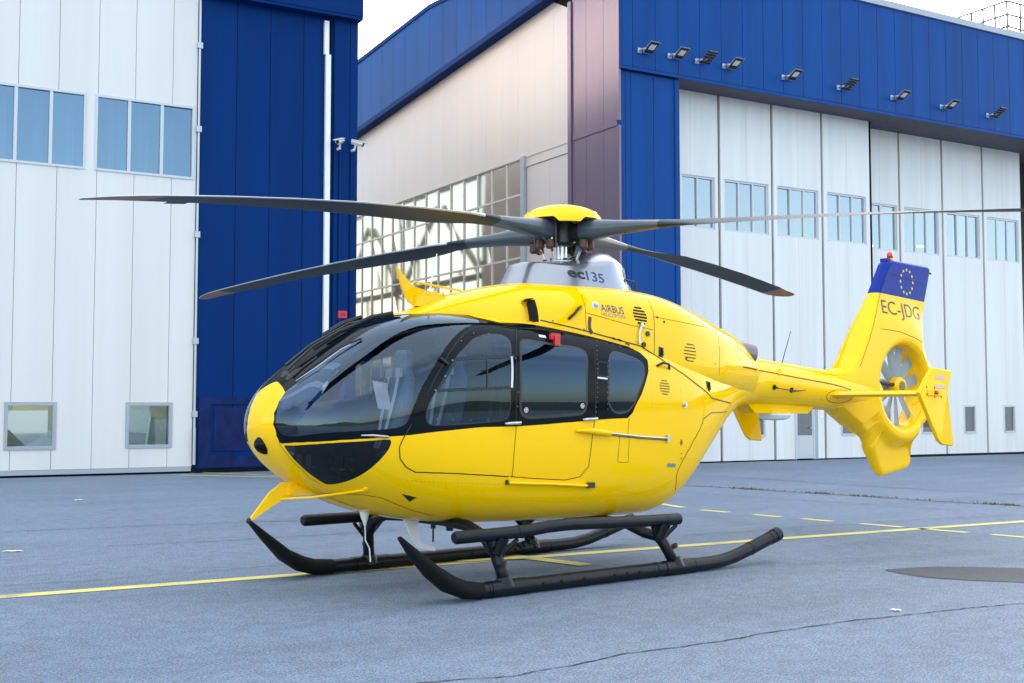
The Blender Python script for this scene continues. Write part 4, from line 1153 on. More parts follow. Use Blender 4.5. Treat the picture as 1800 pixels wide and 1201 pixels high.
SEAM={"door_front":[[1.071,-0.752,1.364,-0.097,-0.995,-0.006],[1.054,-0.75,1.333,-0.1,-0.995,-0.018],[1.031,-0.747,1.302,-0.106,-0.994,-0.036],[1.014,-0.744,1.273,-0.112,-0.992,-0.058],[0.991,-0.738,1.23,-0.123,-0.987,-0.099],[0.974,-0.73,1.186,-0.137,-0.979,-0.149],[0.98,-0.723,1.141,-0.146,-0.968,-0.204],[0.991,-0.714,1.097,-0.155,-0.953,-0.259],[1.02,-0.709,1.065,-0.155,-0.943,-0.294],[1.054,-0.703,1.029,-0.158,-0.929,-0.333],[1.094,-0.702,1.009,-0.153,-0.926,-0.345],[1.145,-0.701,0.986,-0.148,-0.921,-0.36],[1.185,-0.707,0.984,-0.138,-0.928,-0.345],[1.225,-0.713,0.983,-0.128,-0.935,-0.332],[1.265,-0.717,0.98,-0.121,-0.939,-0.322],[1.311,-0.721,0.976,-0.113,-0.944,-0.311],[1.351,-0.726,0.976,-0.105,-0.949,-0.298],[1.397,-0.729,0.972,-0.097,-0.953,-0.288],[1.437,-0.732,0.97,-0.092,-0.956,-0.28],[1.483,-0.736,0.967,-0.086,-0.959,-0.271],[1.528,-0.739,0.964,-0.082,-0.961,-0.263],[1.574,-0.742,0.961,-0.076,-0.964,-0.255],[1.62,-0.744,0.956,-0.072,-0.965,-0.252],[1.666,-0.747,0.953,-0.066,-0.967,-0.245],[1.718,-0.749,0.948,-0.059,-0.969,-0.241],[1.764,-0.751,0.946,-0.053,-0.97,-0.235],[1.816,-0.752,0.94,-0.045,-0.971,-0.234],[1.862,-0.754,0.939,-0.038,-0.973,-0.229],[1.913,-0.755,0.933,-0.031,-0.973,-0.228],[1.965,-0.755,0.929,-0.024,-0.974,-0.227],[2.017,-0.755,0.924,-0.019,-0.974,-0.227],[2.069,-0.756,0.923,-0.016,-0.975,-0.224]],"door_mid":[[2.247,-0.595,2.166,0.006,-0.636,0.771],[2.213,-0.638,2.124,0.003,-0.738,0.675],[2.184,-0.672,2.082,0.001,-0.815,0.58],[2.161,-0.7,2.038,-0.001,-0.873,0.488],[2.144,-0.72,1.998,-0.002,-0.912,0.411],[2.132,-0.736,1.959,-0.002,-0.939,0.344],[2.121,-0.749,1.919,-0.003,-0.959,0.283],[2.115,-0.76,1.878,-0.003,-0.974,0.229],[2.109,-0.768,1.84,-0.003,-0.983,0.185],[2.103,-0.775,1.8,-0.003,-0.99,0.143],[2.098,-0.779,1.762,-0.002,-0.994,0.111],[2.092,-0.783,1.722,-0.002,-0.997,0.081],[2.092,-0.786,1.682,-0.002,-0.998,0.056],[2.092,-0.788,1.643,-0.001,-0.999,0.037],[2.092,-0.789,1.604,-0.001,-1.0,0.022],[2.086,-0.79,1.565,-0.001,-1.0,0.011],[2.086,-0.79,1.527,-0.001,-1.0,0.004],[2.086,-0.79,1.49,-0.0,-1.0,0.001],[2.086,-0.79,1.449,-0.0,-1.0,-0.0],[2.086,-0.79,1.413,-0.0,-1.0,-0.001],[2.086,-0.79,1.372,-0.0,-1.0,-0.003],[2.086,-0.79,1.335,-0.001,-1.0,-0.006],[2.086,-0.789,1.294,-0.001,-1.0,-0.013],[2.08,-0.789,1.255,-0.001,-1.0,-0.021],[2.075,-0.788,1.216,-0.002,-1.0,-0.031],[2.075,-0.786,1.177,-0.003,-0.999,-0.044],[2.069,-0.784,1.138,-0.004,-0.998,-0.061],[2.069,-0.782,1.101,-0.005,-0.997,-0.08],[2.069,-0.777,1.057,-0.007,-0.994,-0.107],[2.069,-0.772,1.012,-0.009,-0.99,-0.139],[2.069,-0.765,0.968,-0.013,-0.984,-0.178],[2.069,-0.756,0.923,-0.016,-0.975,-0.224]],"door_up":[[1.208,-0.759,1.591,-0.089,-0.994,0.07],[1.231,-0.758,1.628,-0.09,-0.992,0.091],[1.254,-0.757,1.661,-0.091,-0.99,0.112],[1.276,-0.755,1.698,-0.093,-0.986,0.138],[1.305,-0.751,1.736,-0.095,-0.982,0.167],[1.328,-0.747,1.773,-0.097,-0.975,0.199],[1.357,-0.742,1.808,-0.098,-0.968,0.229],[1.385,-0.736,1.842,-0.099,-0.96,0.263],[1.414,-0.729,1.876,-0.1,-0.949,0.299],[1.442,-0.72,1.913,-0.102,-0.934,0.343],[1.477,-0.71,1.946,-0.102,-0.917,0.385],[1.511,-0.698,1.982,-0.103,-0.894,0.436],[1.557,-0.683,2.021,-0.102,-0.864,0.494],[1.609,-0.665,2.059,-0.096,-0.826,0.556],[1.666,-0.644,2.097,-0.084,-0.776,0.625],[1.729,-0.628,2.123,-0.066,-0.736,0.674],[1.798,-0.605,2.151,-0.044,-0.68,0.732],[1.862,-0.598,2.161,-0.028,-0.656,0.754],[1.925,-0.589,2.17,-0.014,-0.633,0.774],[1.994,-0.577,2.18,-0.004,-0.603,0.798],[2.046,-0.58,2.178,0.001,-0.607,0.795],[2.098,-0.582,2.176,0.003,-0.612,0.791],[2.149,-0.585,2.174,0.004,-0.616,0.788],[2.196,-0.592,2.168,0.005,-0.632,0.775],[2.247,-0.595,2.166,0.006,-0.636,0.771],[2.311,-0.59,2.169,0.007,-0.624,0.781],[2.368,-0.59,2.168,0.007,-0.623,0.782],[2.426,-0.59,2.168,0.008,-0.621,0.784],[2.489,-0.587,2.169,0.009,-0.614,0.789],[2.547,-0.59,2.167,0.011,-0.619,0.786],[2.61,-0.587,2.167,0.015,-0.611,0.791],[2.662,-0.59,2.164,0.018,-0.615,0.788],[2.714,-0.592,2.161,0.023,-0.619,0.785],[2.766,-0.595,2.158,0.028,-0.623,0.782],[2.824,-0.595,2.155,0.032,-0.621,0.783],[2.876,-0.597,2.151,0.036,-0.624,0.78],[2.933,-0.597,2.148,0.039,-0.622,0.782],[2.979,-0.611,2.134,0.039,-0.653,0.757],[3.02,-0.627,2.118,0.037,-0.689,0.724],[3.026,-0.665,2.076,0.029,-0.778,0.628],[3.037,-0.695,2.034,0.022,-0.847,0.532],[3.031,-0.719,1.991,0.015,-0.897,0.441],[3.026,-0.738,1.946,0.01,-0.934,0.356],[3.014,-0.753,1.903,0.007,-0.959,0.283],[3.003,-0.764,1.863,0.004,-0.975,0.224],[2.997,-0.772,1.822,0.002,-0.985,0.173],[2.991,-0.778,1.778,0.001,-0.992,0.126],[2.985,-0.783,1.738,0.0,-0.996,0.091],[2.985,-0.786,1.698,-0.0,-0.998,0.062],[2.979,-0.788,1.655,-0.0,-0.999,0.038],[2.979,-0.789,1.614,-0.0,-1.0,0.02],[2.979,-0.79,1.575,-0.0,-1.0,0.009],[2.979,-0.79,1.534,-0.0,-1.0,0.002],[2.979,-0.79,1.493,-0.0,-1.0,0.0],[2.979,-0.79,1.451,0.0,-1.0,-0.0],[2.979,-0.79,1.409,0.0,-1.0,-0.001],[2.968,-0.79,1.37,0.0,-1.0,-0.002],[2.962,-0.79,1.33,0.0,-1.0,-0.005],[2.951,-0.789,1.286,-0.0,-1.0,-0.01],[2.945,-0.789,1.246,-0.0,-1.0,-0.017],[2.939,-0.788,1.201,-0.0,-1.0,-0.026],[2.933,-0.787,1.16,-0.0,-0.999,-0.038],[2.928,-0.784,1.113,-0.001,-0.999,-0.055],[2.922,-0.782,1.07,-0.001,-0.997,-0.075],[2.916,-0.778,1.027,-0.002,-0.995,-0.099],[2.916,-0.773,0.983,-0.003,-0.992,-0.129],[2.87,-0.766,0.939,-0.004,-0.986,-0.166],[2.829,-0.758,0.895,-0.006,-0.978,-0.21],[2.772,-0.755,0.887,-0.007,-0.975,-0.221],[2.714,-0.753,0.879,-0.008,-0.973,-0.232],[2.656,-0.751,0.872,-0.009,-0.97,-0.244],[2.599,-0.751,0.876,-0.01,-0.97,-0.242],[2.541,-0.752,0.88,-0.011,-0.971,-0.24],[2.489,-0.752,0.884,-0.011,-0.971,-0.238],[2.432,-0.753,0.889,-0.012,-0.972,-0.236],[2.374,-0.753,0.893,-0.012,-0.972,-0.235],[2.316,-0.753,0.897,-0.013,-0.972,-0.234],[2.27,-0.754,0.902,-0.013,-0.973,-0.232],[2.219,-0.754,0.906,-0.014,-0.973,-0.231],[2.167,-0.755,0.914,-0.014,-0.974,-0.226],[2.121,-0.755,0.915,-0.015,-0.973,-0.229],[2.069,-0.756,0.923,-0.016,-0.975,-0.224]],"cowl_low":[[2.573,-0.528,2.254,-0.186,-0.976,0.112],[2.621,-0.538,2.247,-0.176,-0.979,0.099],[2.666,-0.547,2.238,-0.168,-0.982,0.085],[2.715,-0.555,2.231,-0.16,-0.984,0.075],[2.763,-0.564,2.223,-0.152,-0.986,0.066],[2.811,-0.572,2.215,-0.145,-0.988,0.058],[2.863,-0.579,2.206,-0.138,-0.989,0.051],[2.921,-0.588,2.197,-0.131,-0.99,0.045],[2.982,-0.596,2.186,-0.126,-0.991,0.039],[3.043,-0.604,2.175,-0.125,-0.992,0.035],[3.102,-0.612,2.165,-0.125,-0.992,0.031],[3.156,-0.619,2.153,-0.124,-0.992,0.026],[3.215,-0.627,2.142,-0.119,-0.993,0.023],[3.273,-0.634,2.131,-0.112,-0.994,0.021],[3.328,-0.64,2.121,-0.102,-0.995,0.018],[3.386,-0.646,2.11,-0.09,-0.996,0.016],[3.441,-0.65,2.099,-0.076,-0.997,0.014],[3.499,-0.654,2.089,-0.06,-0.998,0.012],[3.557,-0.658,2.078,-0.045,-0.999,0.011],[3.619,-0.66,2.068,-0.033,-0.999,0.009],[3.68,-0.662,2.057,-0.027,-1.0,0.008],[3.735,-0.664,2.031,-0.024,-1.0,0.004],[3.79,-0.665,2.006,-0.022,-1.0,0.001],[3.845,-0.67,1.982,0.112,-0.809,0.577],[3.886,-0.68,1.959,0.116,-0.837,0.535],[3.932,-0.688,1.935,0.122,-0.861,0.494],[3.978,-0.695,1.909,0.128,-0.884,0.45],[4.03,-0.699,1.885,0.135,-0.901,0.412],[4.082,-0.701,1.862,0.141,-0.915,0.377],[4.134,-0.703,1.837,0.146,-0.929,0.339],[4.192,-0.702,1.813,0.152,-0.941,0.304],[4.25,-0.701,1.785,0.161,-0.952,0.262],[4.307,-0.698,1.757,0.174,-0.96,0.22],[4.371,-0.692,1.728,0.193,-0.965,0.177],[4.44,-0.682,1.698,0.217,-0.967,0.132],[4.515,-0.667,1.669,0.243,-0.966,0.089],[4.59,-0.649,1.639,0.263,-0.964,0.048],[4.689,-0.623,1.585,0.283,-0.959,-0.0],[4.793,-0.591,1.574,0.295,-0.956,-0.003],[4.897,-0.558,1.561,0.312,-0.95,-0.015],[5.018,-0.516,1.551,0.338,-0.94,-0.051],[5.145,-0.466,1.538,0.382,-0.914,-0.138]],"clam":[[5.076,-0.479,1.452,0.412,-0.884,-0.219],[4.926,-0.541,1.448,0.352,-0.93,-0.11],[4.793,-0.588,1.444,0.314,-0.948,-0.057],[4.671,-0.626,1.442,0.29,-0.957,-0.03],[4.596,-0.648,1.415,0.278,-0.96,-0.029],[4.515,-0.669,1.387,0.259,-0.966,-0.028],[4.486,-0.675,1.341,0.254,-0.966,-0.04],[4.452,-0.682,1.295,0.247,-0.968,-0.053],[4.411,-0.69,1.256,0.235,-0.97,-0.062],[4.377,-0.696,1.218,0.225,-0.972,-0.074],[4.336,-0.702,1.182,0.212,-0.974,-0.084],[4.302,-0.706,1.144,0.204,-0.974,-0.098],[4.267,-0.709,1.105,0.197,-0.974,-0.113],[4.232,-0.711,1.071,0.189,-0.974,-0.128],[4.203,-0.711,1.03,0.187,-0.971,-0.15],[4.169,-0.712,0.995,0.181,-0.969,-0.169],[4.134,-0.708,0.941,0.179,-0.962,-0.207],[4.105,-0.701,0.889,0.178,-0.951,-0.253],[4.111,-0.687,0.848,0.191,-0.934,-0.303],[4.128,-0.667,0.803,0.213,-0.904,-0.37],[4.151,-0.64,0.757,0.243,-0.857,-0.454],[4.186,-0.6,0.711,0.289,-0.779,-0.557]],"cv1":[[3.884,-0.478,2.547,0.061,-0.555,0.829],[3.916,-0.536,2.496,0.053,-0.714,0.698],[3.897,-0.58,2.442,0.038,-0.834,0.55],[3.894,-0.608,2.393,0.026,-0.903,0.428],[3.878,-0.633,2.331,0.012,-0.955,0.297],[3.868,-0.648,2.272,0.001,-0.98,0.198],[3.861,-0.655,2.225,-0.006,-0.991,0.136],[3.855,-0.661,2.179,-0.011,-0.996,0.087],[3.852,-0.664,2.131,-0.015,-0.999,0.049],[3.848,-0.665,2.086,-0.018,-1.0,0.024],[3.848,-0.666,2.039,-0.019,-1.0,0.007],[3.845,-0.666,1.993,-0.02,-1.0,0.0]],"cv2":[[3.06,-0.453,2.561,-0.076,-0.587,0.806],[3.069,-0.517,2.499,-0.091,-0.786,0.611],[3.063,-0.547,2.453,-0.101,-0.875,0.474],[3.066,-0.567,2.409,-0.107,-0.926,0.362],[3.056,-0.582,2.362,-0.113,-0.959,0.26],[3.05,-0.592,2.314,-0.117,-0.977,0.177],[3.047,-0.598,2.268,-0.121,-0.986,0.116],[3.047,-0.602,2.221,-0.123,-0.99,0.068],[3.05,-0.605,2.175,-0.125,-0.992,0.035]],"ch1":[[3.06,-0.587,2.341,-0.115,-0.968,0.222],[3.111,-0.596,2.33,-0.114,-0.972,0.206],[3.16,-0.604,2.32,-0.113,-0.975,0.192],[3.211,-0.611,2.311,-0.108,-0.977,0.182],[3.263,-0.618,2.301,-0.102,-0.98,0.172],[3.315,-0.625,2.29,-0.094,-0.983,0.16],[3.37,-0.632,2.28,-0.083,-0.985,0.151],[3.425,-0.637,2.272,-0.07,-0.987,0.146],[3.48,-0.642,2.261,-0.055,-0.989,0.138],[3.535,-0.647,2.251,-0.04,-0.991,0.131],[3.596,-0.649,2.244,-0.026,-0.991,0.129],[3.658,-0.652,2.237,-0.017,-0.992,0.128],[3.719,-0.653,2.231,-0.013,-0.992,0.126],[3.78,-0.655,2.224,-0.011,-0.992,0.125],[3.845,-0.656,2.216,-0.008,-0.992,0.124]],"ch2":[[3.887,-0.629,2.342,0.015,-0.947,0.321],[3.949,-0.629,2.338,0.018,-0.946,0.323],[4.01,-0.63,2.33,0.022,-0.947,0.321],[4.072,-0.63,2.325,0.028,-0.946,0.323],[4.133,-0.63,2.32,0.039,-0.944,0.326],[4.198,-0.628,2.316,0.061,-0.94,0.335],[4.282,-0.624,2.307,0.105,-0.933,0.345],[4.373,-0.614,2.301,0.155,-0.918,0.365],[4.47,-0.597,2.296,0.196,-0.897,0.397],[4.558,-0.579,2.291,0.22,-0.877,0.428],[4.645,-0.558,2.287,0.239,-0.853,0.464],[4.739,-0.533,2.281,0.255,-0.825,0.505],[4.839,-0.503,2.276,0.274,-0.784,0.558],[4.953,-0.463,2.274,0.29,-0.727,0.622]],"cv3":[[4.972,-0.455,2.274,0.291,-0.716,0.635],[4.907,-0.519,2.216,0.266,-0.849,0.457],[4.875,-0.552,2.161,0.239,-0.916,0.323],[4.862,-0.57,2.108,0.218,-0.951,0.218],[4.859,-0.581,2.054,0.203,-0.97,0.133],[4.846,-0.588,2.006,0.19,-0.979,0.07],[4.839,-0.592,1.957,0.182,-0.983,0.024],[4.836,-0.593,1.908,0.179,-0.984,0.0],[4.836,-0.592,1.86,0.178,-0.982,-0.061],[4.843,-0.584,1.811,0.176,-0.964,-0.2]],"belly1":[[0.609,-0.137,0.822,-0.458,-0.106,-0.883],[0.625,-0.18,0.82,-0.451,-0.148,-0.88],[0.642,-0.221,0.819,-0.443,-0.19,-0.876],[0.659,-0.262,0.821,-0.436,-0.236,-0.869],[0.681,-0.294,0.819,-0.427,-0.273,-0.862],[0.704,-0.325,0.819,-0.417,-0.31,-0.854],[0.726,-0.353,0.819,-0.408,-0.345,-0.845],[0.754,-0.377,0.816,-0.397,-0.376,-0.837],[0.782,-0.4,0.813,-0.386,-0.406,-0.829],[0.81,-0.422,0.811,-0.374,-0.436,-0.818],[0.838,-0.442,0.81,-0.362,-0.465,-0.808],[0.878,-0.457,0.801,-0.345,-0.485,-0.803],[0.918,-0.472,0.794,-0.327,-0.507,-0.798],[0.957,-0.487,0.788,-0.309,-0.528,-0.791],[0.997,-0.488,0.773,-0.296,-0.526,-0.797],[1.037,-0.486,0.757,-0.286,-0.518,-0.806],[1.077,-0.483,0.741,-0.278,-0.509,-0.814],[1.122,-0.477,0.723,-0.269,-0.496,-0.826],[1.162,-0.476,0.71,-0.26,-0.49,-0.832],[1.208,-0.47,0.692,-0.25,-0.474,-0.845],[1.254,-0.463,0.675,-0.239,-0.456,-0.857],[1.299,-0.461,0.661,-0.228,-0.447,-0.865],[1.339,-0.463,0.652,-0.215,-0.447,-0.868],[1.385,-0.463,0.641,-0.2,-0.441,-0.875],[1.437,-0.455,0.626,-0.182,-0.418,-0.89],[1.483,-0.452,0.616,-0.166,-0.404,-0.899]],"nose1":[[0.197,-0.253,1.217,-0.907,-0.224,-0.357],[0.214,-0.266,1.188,-0.864,-0.239,-0.442],[0.232,-0.274,1.161,-0.823,-0.249,-0.51],[0.255,-0.28,1.129,-0.777,-0.256,-0.575],[0.274,-0.28,1.105,-0.744,-0.256,-0.617],[0.304,-0.287,1.074,-0.701,-0.266,-0.662],[0.329,-0.292,1.051,-0.67,-0.272,-0.69],[0.355,-0.295,1.028,-0.642,-0.277,-0.715],[0.386,-0.292,1.0,-0.61,-0.275,-0.743],[0.418,-0.289,0.974,-0.58,-0.273,-0.768],[0.45,-0.281,0.948,-0.551,-0.265,-0.791],[0.488,-0.29,0.925,-0.519,-0.277,-0.809],[0.526,-0.296,0.904,-0.493,-0.283,-0.823]],"step_pan":[[3.274,-0.788,1.234,0.009,-1.0,-0.019],[3.274,-0.787,1.188,0.009,-1.0,-0.029],[3.268,-0.785,1.145,0.009,-0.999,-0.042],[3.268,-0.783,1.098,0.009,-0.998,-0.06],[3.262,-0.78,1.054,0.008,-0.997,-0.081],[3.262,-0.776,1.01,0.008,-0.994,-0.106],[3.326,-0.775,1.006,0.014,-0.994,-0.108],[3.395,-0.773,1.003,0.02,-0.994,-0.111],[3.395,-0.778,1.047,0.02,-0.996,-0.084],[3.389,-0.781,1.096,0.019,-0.998,-0.061],[3.395,-0.783,1.139,0.02,-0.999,-0.044],[3.395,-0.785,1.186,0.02,-0.999,-0.03],[3.395,-0.786,1.232,0.019,-1.0,-0.019],[3.337,-0.787,1.231,0.014,-1.0,-0.019],[3.274,-0.788,1.234,0.009,-1.0,-0.019]],"vert":[[3.395,-0.788,1.398,0.019,-1.0,-0.001],[3.389,-0.788,1.347,0.019,-1.0,-0.004],[3.384,-0.787,1.295,0.018,-1.0,-0.009],[3.378,-0.787,1.247,0.018,-1.0,-0.017]],"boomline":[[5.345,-0.466,1.91,0.29,-0.957,0.007],[5.471,-0.425,1.904,0.318,-0.948,0.003],[5.607,-0.379,1.898,0.312,-0.95,-0.002],[5.705,-0.351,1.89,0.228,-0.974,-0.012],[5.954,-0.228,1.887,0.081,-0.894,0.44],[6.041,-0.226,1.877,0.067,-0.906,0.418],[6.122,-0.224,1.869,0.06,-0.913,0.403],[6.203,-0.222,1.861,0.057,-0.92,0.388],[6.289,-0.221,1.852,0.054,-0.925,0.376],[6.37,-0.219,1.843,0.053,-0.93,0.364],[6.457,-0.218,1.835,0.052,-0.933,0.355],[6.538,-0.217,1.825,0.05,-0.94,0.339],[6.625,-0.215,1.818,0.048,-0.941,0.336],[6.711,-0.214,1.81,0.046,-0.943,0.329],[6.798,-0.212,1.801,0.044,-0.945,0.323],[6.885,-0.211,1.793,0.043,-0.948,0.316],[6.971,-0.21,1.785,0.041,-0.95,0.31],[7.058,-0.209,1.776,0.04,-0.953,0.3],[7.168,-0.208,1.764,0.038,-0.959,0.28],[7.272,-0.208,1.749,0.036,-0.968,0.247],[7.382,-0.208,1.735,0.035,-0.975,0.218],[7.468,-0.208,1.717,0.033,-0.987,0.159],[7.555,-0.208,1.698,0.033,-0.995,0.098]]}
